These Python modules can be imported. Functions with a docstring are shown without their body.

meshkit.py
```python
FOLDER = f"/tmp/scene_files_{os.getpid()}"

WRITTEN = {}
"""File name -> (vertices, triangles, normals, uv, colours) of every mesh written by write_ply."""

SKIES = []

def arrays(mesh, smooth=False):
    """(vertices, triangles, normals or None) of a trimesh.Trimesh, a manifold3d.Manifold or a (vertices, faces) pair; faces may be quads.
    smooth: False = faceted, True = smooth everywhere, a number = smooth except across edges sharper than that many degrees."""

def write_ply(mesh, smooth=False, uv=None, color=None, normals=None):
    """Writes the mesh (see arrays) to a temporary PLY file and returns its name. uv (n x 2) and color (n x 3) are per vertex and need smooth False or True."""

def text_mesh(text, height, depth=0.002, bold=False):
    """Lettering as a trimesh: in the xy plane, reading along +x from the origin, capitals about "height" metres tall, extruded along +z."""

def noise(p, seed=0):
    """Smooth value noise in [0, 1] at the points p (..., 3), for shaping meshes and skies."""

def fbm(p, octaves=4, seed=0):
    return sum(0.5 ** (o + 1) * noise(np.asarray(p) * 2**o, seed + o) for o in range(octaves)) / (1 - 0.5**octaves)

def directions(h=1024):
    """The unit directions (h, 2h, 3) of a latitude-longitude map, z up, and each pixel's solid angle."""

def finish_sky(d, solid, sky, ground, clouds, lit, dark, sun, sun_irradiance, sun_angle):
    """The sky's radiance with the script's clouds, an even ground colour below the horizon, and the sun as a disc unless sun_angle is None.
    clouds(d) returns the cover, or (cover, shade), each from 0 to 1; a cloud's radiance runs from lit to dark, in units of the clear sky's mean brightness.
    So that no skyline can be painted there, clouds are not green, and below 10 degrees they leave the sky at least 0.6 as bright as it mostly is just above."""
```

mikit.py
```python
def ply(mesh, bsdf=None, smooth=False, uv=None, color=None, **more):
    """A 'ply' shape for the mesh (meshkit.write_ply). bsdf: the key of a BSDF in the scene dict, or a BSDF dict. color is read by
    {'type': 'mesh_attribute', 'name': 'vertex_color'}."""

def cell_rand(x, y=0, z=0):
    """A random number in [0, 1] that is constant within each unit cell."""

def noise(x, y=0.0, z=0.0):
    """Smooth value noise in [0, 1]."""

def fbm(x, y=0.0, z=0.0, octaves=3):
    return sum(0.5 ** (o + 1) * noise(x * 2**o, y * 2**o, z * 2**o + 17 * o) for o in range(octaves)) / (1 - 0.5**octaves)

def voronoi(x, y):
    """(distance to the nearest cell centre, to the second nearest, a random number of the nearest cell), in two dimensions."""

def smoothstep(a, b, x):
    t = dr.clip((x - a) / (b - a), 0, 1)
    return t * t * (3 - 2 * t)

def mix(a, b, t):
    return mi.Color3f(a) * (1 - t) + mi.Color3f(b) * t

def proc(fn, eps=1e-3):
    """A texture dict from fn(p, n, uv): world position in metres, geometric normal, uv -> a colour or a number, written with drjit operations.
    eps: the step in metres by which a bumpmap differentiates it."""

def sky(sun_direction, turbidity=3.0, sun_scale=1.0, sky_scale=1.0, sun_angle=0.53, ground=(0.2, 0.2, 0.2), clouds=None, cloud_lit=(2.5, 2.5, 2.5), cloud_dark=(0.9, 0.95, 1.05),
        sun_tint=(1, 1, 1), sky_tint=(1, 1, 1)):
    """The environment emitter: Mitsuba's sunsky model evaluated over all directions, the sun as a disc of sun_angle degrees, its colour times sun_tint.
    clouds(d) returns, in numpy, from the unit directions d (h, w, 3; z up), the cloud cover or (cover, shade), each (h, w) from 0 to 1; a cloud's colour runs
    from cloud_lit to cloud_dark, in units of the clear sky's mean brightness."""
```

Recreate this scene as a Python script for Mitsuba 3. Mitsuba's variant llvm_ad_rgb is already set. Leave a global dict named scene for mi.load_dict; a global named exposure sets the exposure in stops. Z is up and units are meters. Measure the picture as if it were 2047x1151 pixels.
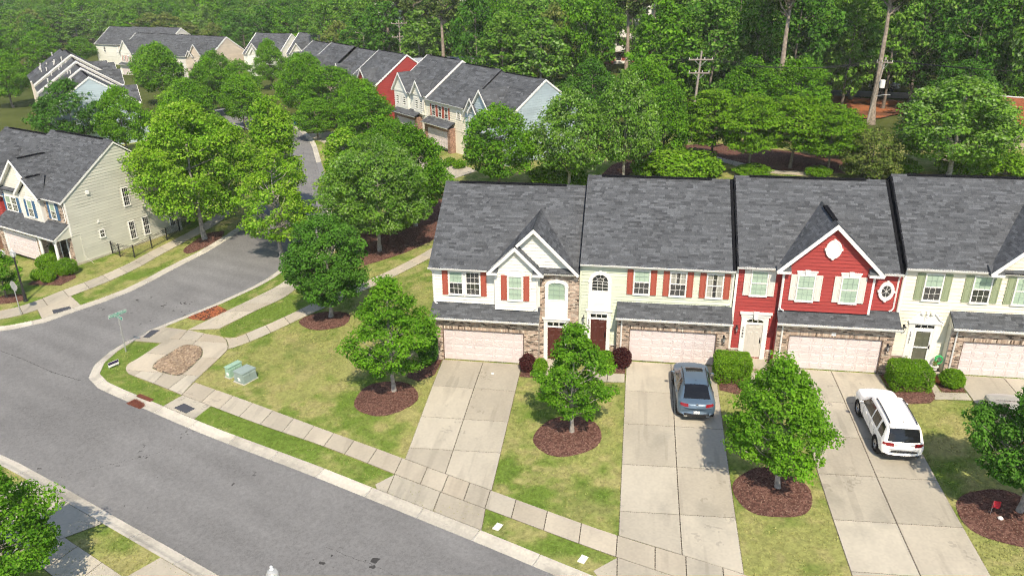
import math, random
import numpy as np, trimesh, drjit as dr, mitsuba as mi, mikit, meshkit
from mikit import proc, noise, fbm, cell_rand, smoothstep, mix
from shapely.geometry import Polygon, LineString, Point, MultiPolygon, box as sbox
from shapely.ops import unary_union, split as shsplit
from scipy.spatial import Delaunay
from scipy.interpolate import PchipInterpolator as PC

T = mi.ScalarTransform4f
scene, labels = {}, {}
exposure = 2.12

# ---------------------------------------------------------------- camera and light
EYE = np.array([10.5142, -40.8092, 22.5836])
FWD = np.array([-0.14060, 0.90884, -0.39272])
UPV = np.array([-0.05164, 0.38940, 0.91962])
scene['camera'] = {'type': 'perspective', 'fov': 66.473, 'fov_axis': 'x', 'near_clip': 0.5, 'far_clip': 2500.0,
                   'to_world': T().look_at(origin=EYE.tolist(), target=(EYE + FWD * 50).tolist(), up=UPV.tolist())}


def cloud_cover(d):
    n = meshkit.fbm(d * np.array([2.2, 2.2, 4.0]) + 3.1, 4, 5)
    return np.clip((n - 0.47) * 5, 0, 0.85)


scene['air'] = {'type': 'homogeneous', 'albedo': {'type': 'rgb', 'value': [0.94, 0.955, 0.97]}, 'sigma_t': 0.00022}
scene['camera']['medium'] = {'type': 'ref', 'id': 'air'}
scene['haze'] = {'type': 'cube', 'to_world': T().translate([0, 380, 10]).scale([520, 560, 24]), 'bsdf': {'type': 'null'}, 'interior': {'type': 'ref', 'id': 'air'}}
labels['haze'] = {'label': 'thin summer haze over the far trees', 'kind': 'stuff'}
scene['daylight'] = mikit.sky([0.178, -0.632, 0.754], turbidity=3, clouds=cloud_cover, sun_tint=(0.94, 0.985, 1.05), sky_scale=1.12)

# ---------------------------------------------------------------- helpers
PH = math.pi
FR = [np.eye(4)]                      # the frame in which meshes are given


def frame(x=0, y=0, z=0, rot=0):
    c, s = math.cos(rot), math.sin(rot)
    return np.array([[c, -s, 0, x], [s, c, 0, y], [0, 0, 1, z], [0, 0, 0, 1.0]])


class MB:
    """collects triangles of one mesh"""

    def __init__(self):
        self.v, self.f, self.t, self.n = [], [], [], 0

    def add(self, v, f, tone=None):
        v = np.asarray(v, float).reshape(-1, 3)
        if isinstance(f, list):
            f = [x for q in f for x in ([q] if len(q) == 3 else [[q[0], q[1], q[2]], [q[0], q[2], q[3]]])]
        f = np.asarray(f, int)
        if f.size == 0:
            return self
        if f.shape[1] == 4:
            f = np.vstack([f[:, [0, 1, 2]], f[:, [0, 2, 3]]])
        self.v.append(v)
        self.f.append(f + self.n)
        self.t.append(np.broadcast_to(np.asarray([0.5, 0.5] if tone is None else tone, float), (len(v), 2)))
        self.n += len(v)
        return self

    BOXF = np.array([[0, 3, 2, 1], [4, 5, 6, 7], [0, 1, 5, 4], [1, 2, 6, 5], [2, 3, 7, 6], [3, 0, 4, 7]])

    def box(self, x0, x1, y0, y1, z0, z1, tone=None, inset=0.0):
        """inset: chamfer of the -y face"""
        i = inset
        v = [[x0 + i, y0, z0 + i], [x1 - i, y0, z0 + i], [x1, y1, z0], [x0, y1, z0], [x0 + i, y0, z1 - i], [x1 - i, y0, z1 - i], [x1, y1, z1], [x0, y1, z1]]
        return self.add(v, self.BOXF, tone)

    def quad(self, a, b, c, d, tone=None):
        return self.add([a, b, c, d], [[0, 1, 2, 3]], tone)

    def tube(self, pts, rad, sides=8, tone=None, cap=True):
        p = np.asarray(pts, float)
        rad = np.broadcast_to(np.asarray(rad, float), (len(p),))
        t = np.gradient(p, axis=0)
        t /= np.linalg.norm(t, axis=1, keepdims=True) + 1e-12
        ref = np.array([0, 0, 1.0]) if np.abs(t[:, 2]).max() < 0.95 else np.array([1.0, 0.13, 0])
        a = np.cross(t, ref)
        a /= np.linalg.norm(a, axis=1, keepdims=True) + 1e-12
        b = np.cross(t, a)
        g = np.arange(sides) * 2 * PH / sides
        v = p[:, None] + rad[:, None, None] * (np.cos(g)[None, :, None] * a[:, None] + np.sin(g)[None, :, None] * b[:, None])
        i, j = np.meshgrid(np.arange(len(p) - 1), np.arange(sides), indexing='ij')
        q = np.stack([i * sides + j, i * sides + (j + 1) % sides, (i + 1) * sides + (j + 1) % sides, (i + 1) * sides + j], -1).reshape(-1, 4)
        self.add(v.reshape(-1, 3), q, tone)
        if cap:
            for k in (0, len(p) - 1):
                m = np.vstack([v[k], p[k][None]])
                jj = np.arange(sides)
                self.add(m, np.stack([jj, (jj + 1) % sides, jj * 0 + sides], 1), tone)
        return self

    def lathe(self, prof, c=(0, 0, 0), sides=16, tone=None):
        pr = np.asarray(prof, float)
        g = np.arange(sides) * 2 * PH / sides
        v = np.stack([pr[:, None, 0] * np.cos(g), pr[:, None, 0] * np.sin(g), np.repeat(pr[:, 1:2], sides, 1)], -1) + np.asarray(c, float)
        n = len(pr)
        i, j = np.meshgrid(np.arange(n - 1), np.arange(sides), indexing='ij')
        q = np.stack([i * sides + j, i * sides + (j + 1) % sides, (i + 1) * sides + (j + 1) % sides, (i + 1) * sides + j], -1).reshape(-1, 4)
        return self.add(v.reshape(-1, 3), q, tone)

    def plate(self, poly, y0, y1, tone=None, back=True):
        """shapely polygon in (x, z), filled from y0 (front) to y1 (back)"""
        for g in getattr(poly, 'geoms', [poly]):
            if g.geom_type != 'Polygon' or g.area < 1e-5:
                continue
            vv, ff = trimesh.creation.triangulate_polygon(g, engine='earcut')
            vv = np.asarray(vv)
            self.add(np.column_stack([vv[:, 0], np.full(len(vv), y0), vv[:, 1]]), ff, tone)
            if back:
                self.add(np.column_stack([vv[:, 0], np.full(len(vv), y1), vv[:, 1]]), ff, tone)
            for ring in [g.exterior, *g.interiors]:
                r = np.asarray(ring.coords)[:-1]
                k = len(r)
                v = np.vstack([np.column_stack([r[:, 0], np.full(k, y0), r[:, 1]]), np.column_stack([r[:, 0], np.full(k, y1), r[:, 1]])])
                j = np.arange(k)
                self.add(v, np.stack([j, (j + 1) % k, (j + 1) % k + k, j + k], 1), tone)
        return self

    def mesh(self):
        return np.vstack(self.v), np.vstack(self.f), np.vstack(self.t)


def key_for(name):
    if name not in USED:
        USED[name] = 0
        return name
    USED[name] += 1
    return f'{name}_{USED[name]:03d}'


USED = {}


def put(name, mb, mat, parent=None, smooth=False, kind=None, label=None, cat=None, group=None):
    """one entry of the scene; a part when parent is given. Returns its key."""
    key = key_for(parent + '__' + name if parent else name)
    if isinstance(mb, MB):
        if not mb.v:
            return key
        v, f, t = mb.mesh()
    else:
        v, f = mb[0], mb[1]
        t = mb[2] if len(mb) > 2 else None
    v = np.asarray(v) @ FR[-1][:3, :3].T + FR[-1][:3, 3]
    if smooth is not False and smooth is not True:
        scene[key] = mikit.ply(trimesh.Trimesh(v, f if f.shape[1] == 3 else np.vstack([f[:, :3], f[:, [0, 2, 3]]]), process=False), mat, smooth=smooth)
    else:
        scene[key] = mikit.ply((v, f), mat, smooth=smooth, uv=t)
    note(key, label, cat, group, kind)
    return key


def note(key, label=None, cat=None, group=None, kind=None):
    d = {k: x for k, x in (('label', label), ('category', cat), ('group', group), ('kind', kind)) if x}
    if d:
        labels[key] = d


def thing(name, label, cat, group=None, kind=None):
    key = key_for(name)
    note(key, label, cat, group, kind)
    return key


# ---------------------------------------------------------------- materials
def lin(r, g, b):
    c = np.array([r, g, b]) / 255.0
    return [float(x) for x in np.where(c <= 0.04045, c / 12.92, ((c + 0.055) / 1.055) ** 2.4)]


def C3(c):
    return mi.Color3f(*[float(x) for x in c])


def add_mat(name, color, rough=0.8, spec=0.3, **kw):
    base = color if isinstance(color, dict) else {'type': 'rgb', 'value': list(color)}
    scene[name] = {'type': 'twosided', 'bsdf': {'type': 'principled', 'base_color': base, 'roughness': rough, 'specular': spec, **kw}}


def add_dif(name, color):
    base = color if isinstance(color, dict) else {'type': 'rgb', 'value': list(color)}
    scene[name] = {'type': 'twosided', 'bsdf': {'type': 'diffuse', 'reflectance': base}}


def toned(c, lo=0.75, hi=1.25, grain=0.0, gs=20.0, dirt=0.0, ds=0.6, tint=None):
    """colour whose lightness follows uv.x (a value per piece) with fine grain and soft dirt"""
    def fn(p, n, uv):
        k = lo + (hi - lo) * uv.x
        if grain:
            k = k * (1 + grain * (noise(p.x * gs, p.y * gs, p.z * gs) - 0.5) * 2)
        if dirt:
            k = k * (1 - dirt * smoothstep(0.45, 0.8, fbm(p.x * ds, p.y * ds, p.z * ds)))
        col = C3(c)
        if tint is not None:
            col = mix(c, tint, uv.y)
        return col * k
    return proc(fn)


def f_asphalt(p, n, uv):
    g = noise(p.x * 9, p.y * 9, 1.0) * 0.5 + noise(p.x * 24, p.y * 24, 4.0) * 0.5
    big = fbm(p.x * 0.22, p.y * 0.22, 2.0)
    lanes = fbm(p.x * 0.5 + p.y * 0.25, p.y * 1.1 + p.x * 0.5, 7.0)
    k = 0.76 + 0.34 * g + 0.30 * (big - 0.5) + 0.16 * (lanes - 0.5)
    k = k * (0.94 + 0.12 * uv.x)
    lat = p.x * 0.385 + p.y * 0.923
    k = k * (1 + 0.05 * dr.cos(lat * 3.5) * smoothstep(0.3, 0.7, fbm(p.x * 0.1, p.y * 0.1, 21.0)))
    spots = noise(p.x * 1.3, p.y * 1.3, 9.0) * noise(p.x * 6.0, p.y * 6.0, 3.0)
    oil = smoothstep(0.62, 0.72, spots) * smoothstep(0.52, 0.66, fbm(p.x * 0.16, p.y * 0.16, 11.0))
    k = k * (1 - 0.7 * oil)
    return C3([0.208, 0.209, 0.210]) * k


def f_lawn(p, n, uv):
    big = fbm(p.x * 0.28, p.y * 0.28, 1.0, 4)
    mid = fbm(p.x * 1.1, p.y * 1.1, 5.0)
    fine = noise(p.x * 7.0, p.y * 7.0, 2.0) * 0.5 + noise(p.x * 17, p.y * 17, 2.0) * 0.5
    dry = smoothstep(0.36, 0.62, big * 0.55 + mid * 0.45 + uv.x * 0.5 - 0.25)
    c = mix([0.125, 0.190, 0.034], [0.255, 0.268, 0.092], dry)
    c = mix(c, [0.360, 0.300, 0.155], smoothstep(0.56, 0.72, mid) * 0.55 * uv.x)
    c = mix(c, [0.080, 0.140, 0.022], smoothstep(0.60, 0.75, fbm(p.x * 0.7 + 9, p.y * 0.7, 8.0)) * 0.4)
    return c * (0.62 + 0.76 * fine)


def f_mulch(p, n, uv):
    g = noise(p.x * 14, p.y * 14, 2.0) * 0.6 + noise(p.x * 33, p.y * 29, 6.0) * 0.4
    c = mix([0.075, 0.038, 0.031], [0.180, 0.096, 0.077], smoothstep(0.25, 0.8, g))
    c = mix(c, [0.25, 0.17, 0.13], smoothstep(0.82, 0.90, noise(p.x * 21, p.y * 26, 3.0)))
    return c * (0.85 + 0.3 * fbm(p.x * 0.8, p.y * 0.8, 2.0))


def f_concrete(p, n, uv):
    k = 0.84 + 0.22 * uv.x
    k = k * (1 + 0.10 * (noise(p.x * 12, p.y * 12, 1.0) - 0.5) + 0.22 * (fbm(p.x * 0.9, p.y * 0.45, 3.0, 4) - 0.5))
    st = smoothstep(0.60, 0.82, fbm(p.x * 0.55 + 4, p.y * 0.4, 8.0, 4))
    c = mix([0.455, 0.425, 0.352], [0.33, 0.315, 0.265], st * 0.65)
    drip = smoothstep(0.70, 0.80, noise(p.x * 2.2, p.y * 2.2, 14.0)) * smoothstep(0.55, 0.7, noise(p.x * 9, p.y * 9, 5.0)) * smoothstep(0.5, 0.7, noise(p.x * 0.4, p.y * 0.3, 3.0))
    c = mix(c, [0.12, 0.11, 0.10], drip * 0.28)
    edge = smoothstep(0.62, 0.8, fbm(p.x * 3.0, p.y * 0.35, 18.0))
    c = c * (1 - 0.13 * edge)
    return mix(c, [0.50, 0.42, 0.31], uv.y * 0.35) * k


def f_clay(p, n, uv):
    return mix([0.34, 0.13, 0.06], [0.16, 0.075, 0.045], smoothstep(0.35, 0.7, fbm(p.x * 0.35, p.y * 0.35, 1.0, 4)))


def f_forest_floor(p, n, uv):
    return mix([0.045, 0.065, 0.018], [0.11, 0.13, 0.04], fbm(p.x * 0.15, p.y * 0.15, 1.0, 4))


add_dif('m_asphalt', proc(f_asphalt))
add_dif('m_lawn', proc(f_lawn))
add_dif('m_mulch', proc(f_mulch))
add_dif('m_concrete', proc(f_concrete))
add_dif('m_kerb', toned([0.50, 0.475, 0.41], 0.85, 1.1, 0.10, 14, 0.25, 1.2))
add_dif('m_clay', proc(f_clay))
add_dif('m_floor', proc(f_forest_floor))
add_dif('m_joint', [0.12, 0.105, 0.085])
add_dif('m_paver', toned([0.34, 0.25, 0.17], 0.65, 1.25, 0.15, 25, 0.2, 1.5, [0.42, 0.33, 0.25]))
add_dif('m_mortar', [0.43, 0.40, 0.36])
add_dif('m_brick', toned([0.40, 0.30, 0.235], 0.14, 1.40, 0.12, 30, 0, 1, [0.56, 0.49, 0.41]))
add_dif('m_shingle', toned([0.089, 0.096, 0.106], 0.60, 1.48, 0.26, 45, 0.08, 0.5))
add_dif('m_underlay', [0.030, 0.032, 0.036])
add_dif('m_flash', [0.012, 0.013, 0.016])
add_mat('m_white', toned([0.78, 0.775, 0.75], 0.96, 1.02, 0.03, 30, 0.08, 1.5), 0.5)
add_mat('m_fascia', [0.72, 0.70, 0.66], 0.5)
for nm, c in dict(cream=[0.74, 0.745, 0.68], celery=[0.58, 0.625, 0.50], red=[0.33, 0.047, 0.043], butter=[0.75, 0.715, 0.585], sage=[0.53, 0.53, 0.455], blue=[0.38, 0.47, 0.52],
                  beige=[0.60, 0.52, 0.42], tan=[0.50, 0.43, 0.33], pale=[0.66, 0.64, 0.58]).items():
    add_mat('m_side_' + nm, toned(c, 0.95, 1.05, 0.03, 25, 0.10, 0.7), 0.65)
add_mat('m_shut_red', toned([0.37, 0.095, 0.065], 0.9, 1.1), 0.5)
add_mat('m_shut_white', toned([0.66, 0.645, 0.60], 0.95, 1.03), 0.5)
add_mat('m_shut_sage', toned([0.27, 0.32, 0.20], 0.9, 1.1), 0.5)
add_mat('m_shut_blue', toned([0.055, 0.13, 0.24], 0.9, 1.1), 0.5)
add_mat('m_garage', toned([0.62, 0.555, 0.55], 0.97, 1.03, 0.02, 20, 0.06, 1.0), 0.55)
add_mat('m_jamb', [0.16, 0.115, 0.09], 0.6)
add_mat('m_door_brown', [0.085, 0.026, 0.020], 0.45)
add_mat('m_door_bone', [0.55, 0.52, 0.47], 0.5)
add_mat('m_door_olive', [0.13, 0.135, 0.10], 0.5)
add_mat('m_black', [0.012, 0.012, 0.013], 0.4, 0.5)
add_mat('m_iron', [0.020, 0.020, 0.022], 0.4, 0.5)
add_mat('m_galv', [0.50, 0.51, 0.52], 0.45, 0.5, metallic=0.6)
add_dif('m_dark', [0.010, 0.011, 0.012])
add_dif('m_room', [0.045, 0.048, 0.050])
add_dif('m_blind', toned([0.42, 0.55, 0.44], 0.7, 1.1))
add_dif('m_curtain', toned([0.45, 0.45, 0.40], 0.5, 1.1))
scene['m_pane'] = {'type': 'thindielectric', 'int_ior': 1.5}
scene['m_globe'] = {'type': 'blendbsdf', 'weight': 0.25, 'a': {'type': 'thindielectric', 'int_ior': 1.49}, 'b': {'type': 'twosided', 'bsdf': {'type': 'diffuse', 'reflectance': {'type': 'rgb', 'value': [0.80, 0.83, 0.86]}}}}


def leaf_fn(a, b, c):
    def fn(p, n, uv):
        clump = noise(p.x * 0.9, p.y * 0.9, p.z * 1.1)
        per = noise(p.x * 0.13 + 3, p.y * 0.13, 1.0)
        k = 0.70 + 0.55 * uv.x
        col = mix(mix(a, b, smoothstep(0.25, 0.8, clump * 0.6 + per * 0.4)), c, smoothstep(0.72, 1.0, uv.y) * 0.7)
        return col * k
    return fn


def add_leaf(name, a, b, c, trans=0.55):
    scene[name] = {'type': 'principledthin', 'base_color': proc(leaf_fn(a, b, c)), 'roughness': 0.55, 'diff_trans': trans, 'eta': 1.35, 'spec_trans': 0.0}


add_leaf('leaf_maple', [0.080, 0.215, 0.016], [0.150, 0.345, 0.020], [0.26, 0.45, 0.06])
add_leaf('leaf_deep', [0.056, 0.165, 0.020], [0.095, 0.240, 0.028], [0.17, 0.32, 0.07])
add_leaf('leaf_bright', [0.160, 0.345, 0.022], [0.260, 0.460, 0.030], [0.44, 0.56, 0.12])
add_leaf('leaf_silver', [0.115, 0.260, 0.030], [0.195, 0.360, 0.045], [0.40, 0.52, 0.26], 0.6)
add_leaf('leaf_wood', [0.095, 0.235, 0.030], [0.180, 0.360, 0.040], [0.32, 0.46, 0.12])
add_leaf('leaf_olive', [0.115, 0.180, 0.035], [0.190, 0.250, 0.055], [0.32, 0.32, 0.12])
add_leaf('leaf_pine', [0.075, 0.135, 0.030], [0.130, 0.195, 0.045], [0.24, 0.27, 0.10], 0.4)
add_leaf('leaf_hedge', [0.110, 0.250, 0.014], [0.165, 0.335, 0.020], [0.28, 0.42, 0.06], 0.5)
add_leaf('leaf_plum', [0.055, 0.018, 0.020], [0.090, 0.030, 0.030], [0.14, 0.06, 0.05], 0.4)
add_dif('m_bark', toned([0.21, 0.185, 0.155], 0.7, 1.2, 0.35, 9))
add_dif('m_bark_pale', toned([0.36, 0.335, 0.30], 0.7, 1.2, 0.4, 7))
add_dif('m_bark_pine', toned([0.33, 0.275, 0.225], 0.7, 1.2, 0.4, 4))
add_dif('m_pole', toned([0.33, 0.29, 0.25], 0.9, 1.1, 0.2, 6))
add_dif('m_timber', toned([0.24, 0.125, 0.085], 0.7, 1.2, 0.2, 8))

# ---------------------------------------------------------------- the ground
SX = PC([-500, -140, -60, -34, -20, 0, 13, 22, 31, 60, 120, 500], [-6.5, -4.2, -2.1, -1.2, -.85, -.42, .2, .56, .86, 1.3, 1.8, 2.5])
PX = PC([-500, -140, -60, -34, -20, -8, -.5, 5.2, 10.6, 16.2, 19.4, 25.1, 28.4, 34, 60, 120, 500], [-6.5, -4.2, -2.1, -1.2, -.8, -.4, -.02, .0, .68, .69, .88, .89, 1.12, 1.15, 1.4, 1.8, 2.5])


def G(x, y):
    x, y = np.clip(np.asarray(x, float), -499, 499), np.asarray(y, float)
    t = np.clip((y + 13) / 12, 0, 1)
    t = t * t * (3 - 2 * t)
    return SX(x) * (1 - t) + PX(x) * t


def densify(ring, step):
    r = np.asarray(ring, float)
    out = []
    for a, b in zip(r[:-1], r[1:]):
        n = max(1, int(math.ceil(np.linalg.norm(b - a) / step)))
        out += [a + (b - a) * k / n for k in range(n)]
    return np.array(out)


def sheet(poly, step=1.0, dz=0.0, tone=None, skirt=0.0, zf=None, jit=0):
    """a polygon laid on the ground, dz above it, with an edge going down by skirt"""
    mb = MB()
    zf = zf or (lambda x, y: G(x, y) + dz)
    rng = np.random.default_rng(5)
    for g in getattr(poly, 'geoms', [poly]):
        if g.geom_type != 'Polygon' or g.area < 1e-4:
            continue
        rings = [densify(r.coords, step) for r in [g.exterior, *g.interiors]]
        x0, y0, x1, y1 = g.bounds
        inner = g.buffer(-0.35 * step)
        pts = np.vstack(rings)
        if not inner.is_empty:
            xs, ys = np.meshgrid(np.arange(x0 + step / 2, x1, step), np.arange(y0 + step / 2, y1, step))
            q = np.column_stack([xs.ravel(), ys.ravel()])
            if len(q):
                import shapely
                q = q[shapely.contains_xy(inner, q[:, 0], q[:, 1])]
                q = q + rng.uniform(-jit, jit, q.shape) * step
                pts = np.vstack([pts, q])
        import shapely
        tri = Delaunay(pts).simplices
        cen = pts[tri].mean(1)
        tri = tri[shapely.contains_xy(g, cen[:, 0], cen[:, 1])]
        a, b, c = pts[tri[:, 0]], pts[tri[:, 1]], pts[tri[:, 2]]
        flip = ((b - a)[:, 0] * (c - a)[:, 1] - (b - a)[:, 1] * (c - a)[:, 0]) < 0
        tri[flip] = tri[flip][:, ::-1]
        mb.add(np.column_stack([pts, zf(pts[:, 0], pts[:, 1])]), tri, tone)
        if skirt:
            for r in rings:
                z = zf(r[:, 0], r[:, 1])
                k = len(r)
                j = np.arange(k)
                mb.add(np.vstack([np.column_stack([r, z]), np.column_stack([r, z - skirt])]), np.stack([j, (j + 1) % k, (j + 1) % k + k, j + k], 1), tone)
    return mb


def smooth_line(p, n=4):
    p = np.asarray(p, float)
    s = np.r_[0, np.cumsum(np.linalg.norm(np.diff(p, axis=0), axis=1))]
    q = np.linspace(0, s[-1], n * len(p))
    return np.column_stack([PC(s, p[:, 0])(q), PC(s, p[:, 1])(q)])


KA = [(70, -44), (40, -31), (20, -22), (8.67, -16.89), (4.86, -15.12), (-3.52, -11.53), (-11.46, -8.44), (-16.36, -6.3), (-18.93, -5.16), (-20.27, -4.5), (-21.01, -3.97), (-21.57, -3.31), (-22.03, -2.24), (-22.25, -1.09),
      (-22.24, 0.12), (-22.07, 1.22), (-21.76, 2.3), (-20.99, 3.93), (-20.1, 5.65), (-19.15, 7.46), (-18.05, 10.19), (-17.61, 11.36), (-17.1, 14.5), (-17.2, 20), (-18.5, 28), (-22.5, 38), (-28.5, 51), (-35.5, 65.0), (-44, 76), (-60, 90)]
KB = [(-95, -12), (-60, -4.5), (-42, -0.6), (-35.5, 1.0), (-32.8, 1.85), (-31.17, 2.52), (-29.8, 3.75), (-28.71, 5.98), (-27.55, 7.98), (-26.78, 10.18), (-26.18, 14.37), (-25.36, 19.06), (-25.2, 23.5), (-26.3, 31), (-30, 42), (-36, 56), (-42, 66), (-50, 74), (-64, 84)]
KC = [(-95, 18 - 46), (-60, -18), (-40, -8.4), (-28, -8.8), (-20.84, -11.43), (-16.18, -13.34), (-12.11, -15.13), (-8.19, -16.85), (-4.97, -18.27), (20, -30), (70, -53)]
KC = KC[3:]
KC = [(-95, -23), (-60, -14.8), (-40, -9.6), (-30, -8.9)] + KC[1:]
LA, LB, LC = smooth_line(KA), smooth_line(KB), smooth_line(KC)
# the carriageway lies between line A (right, then up the side street), line B (left kerb) and line C (near kerb)
ROAD = Polygon(np.vstack([LA, LB[::-1], LC])).buffer(0)
GUT = ROAD.buffer(0.62, join_style=1)
SIDE_CUT = Polygon([(-22.4, -4.2), (-34, 1.1), (-34, 30), (-90, 110), (0, 110), (-10, 20)])
side_road = ROAD.intersection(SIDE_CUT)
main_road = ROAD.difference(SIDE_CUT)
put('road', sheet(main_road, 2.0, -0.085, [0.35, 0.5]), 'm_asphalt', kind='structure', label='grey asphalt street running diagonally across the front')
put('side_road', sheet(side_road, 2.0, -0.085, [0.75, 0.5]), 'm_asphalt', kind='structure', label='grey asphalt side street going up between the trees')
seam = LineString([(-21.7, -3.9), (-24.3, -3.05), (-27.5, -1.6), (-34, 0.9)]).buffer(0.022)
put('seam', sheet(seam, 1.0, -0.078), 'm_tar', 'road', label='dark seam between the two pavings')
crk = MB()
rr = random.Random(4)
for (x0, y0, x1, y1) in [(-16.4, -12.9, -11.9, -9.9), (-1.5, -16.0, 3.5, -17.9)]:
    n = 26
    p = np.array([[x0 + (x1 - x0) * k / n + rr.uniform(-.05, .05), y0 + (y1 - y0) * k / n + rr.uniform(-.05, .05)] for k in range(n + 1)])
    q = sheet(LineString(p).buffer(0.007), 1.0, -0.0805)
    v, f, t = q.mesh()
    crk.add(v, f)
put('crack', crk, 'm_tar', 'road', kind='stuff')

# rolled kerb with its gutter, in lengths of about three metres
add_dif('m_tar', [0.085, 0.085, 0.087])
kerb = thing('kerb', 'pale concrete rolled kerb and gutter along the streets', None, kind='structure')
labels[kerb] = {'label': 'pale concrete rolled kerb and gutter along the streets', 'kind': 'structure'}
rng = np.random.default_rng(11)
KPROF = [(0.0, -0.083), (0.30, -0.062), (0.40, -0.030), (0.50, 0.012), (0.62, 0.028)]


def kerb_run(line, side, s0, s1, seg=3.05):
    L = LineString(line)
    s = s0
    while s < min(s1, L.length - 0.1):
        e = min(s + seg, L.length)
        n = 7
        ss = np.linspace(s + 0.015, e - 0.015, n)
        P = np.array([L.interpolate(a).coords[0] for a in ss])
        N = np.array([np.subtract(L.interpolate(min(a + 0.25, L.length)).coords[0], L.interpolate(max(a - 0.25, 0)).coords[0]) for a in ss])
        N = np.column_stack([N[:, 1], -N[:, 0]]) / np.linalg.norm(N, axis=1, keepdims=True) * side
        pr = [(-0.01, -0.14)] + KPROF + [(0.622, -0.12)]
        v = np.vstack([np.column_stack([P + N * o, G((P + N * o)[:, 0], (P + N * o)[:, 1]) + z]) for o, z in pr])
        i, j = np.meshgrid(np.arange(len(pr) - 1), np.arange(n - 1), indexing='ij')
        q = np.stack([i * n + j, i * n + j + 1, (i + 1) * n + j + 1, (i + 1) * n + j], -1).reshape(-1, 4)
        put('segment', MB().add(v, q, [rng.uniform(0, 1), 0.5]), 'm_kerb', kerb, smooth=False)
        s = e
    return


def arc_at(line, x):
    d = np.abs(line[:, 0] - x)
    return LineString(line).project(Point(line[np.argmin(d)]))


LAs, LBs, LCs = LineString(LA), LineString(LB), LineString(LC)
kerb_run(LA, 1, LAs.project(Point(13, -18.9)), LAs.project(Point(-19.3, 30)))
kerb_run(LA, 1, LAs.project(Point(-28, 50)), LAs.project(Point(-44, 76)))
kerb_run(LB, -1, LBs.project(Point(-42, -0.6)), LBs.project(Point(-27, 33)))
kerb_run(LC, 1, LCs.project(Point(-24, -10.2)), LCs.project(Point(-2, -19.5)))

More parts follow.
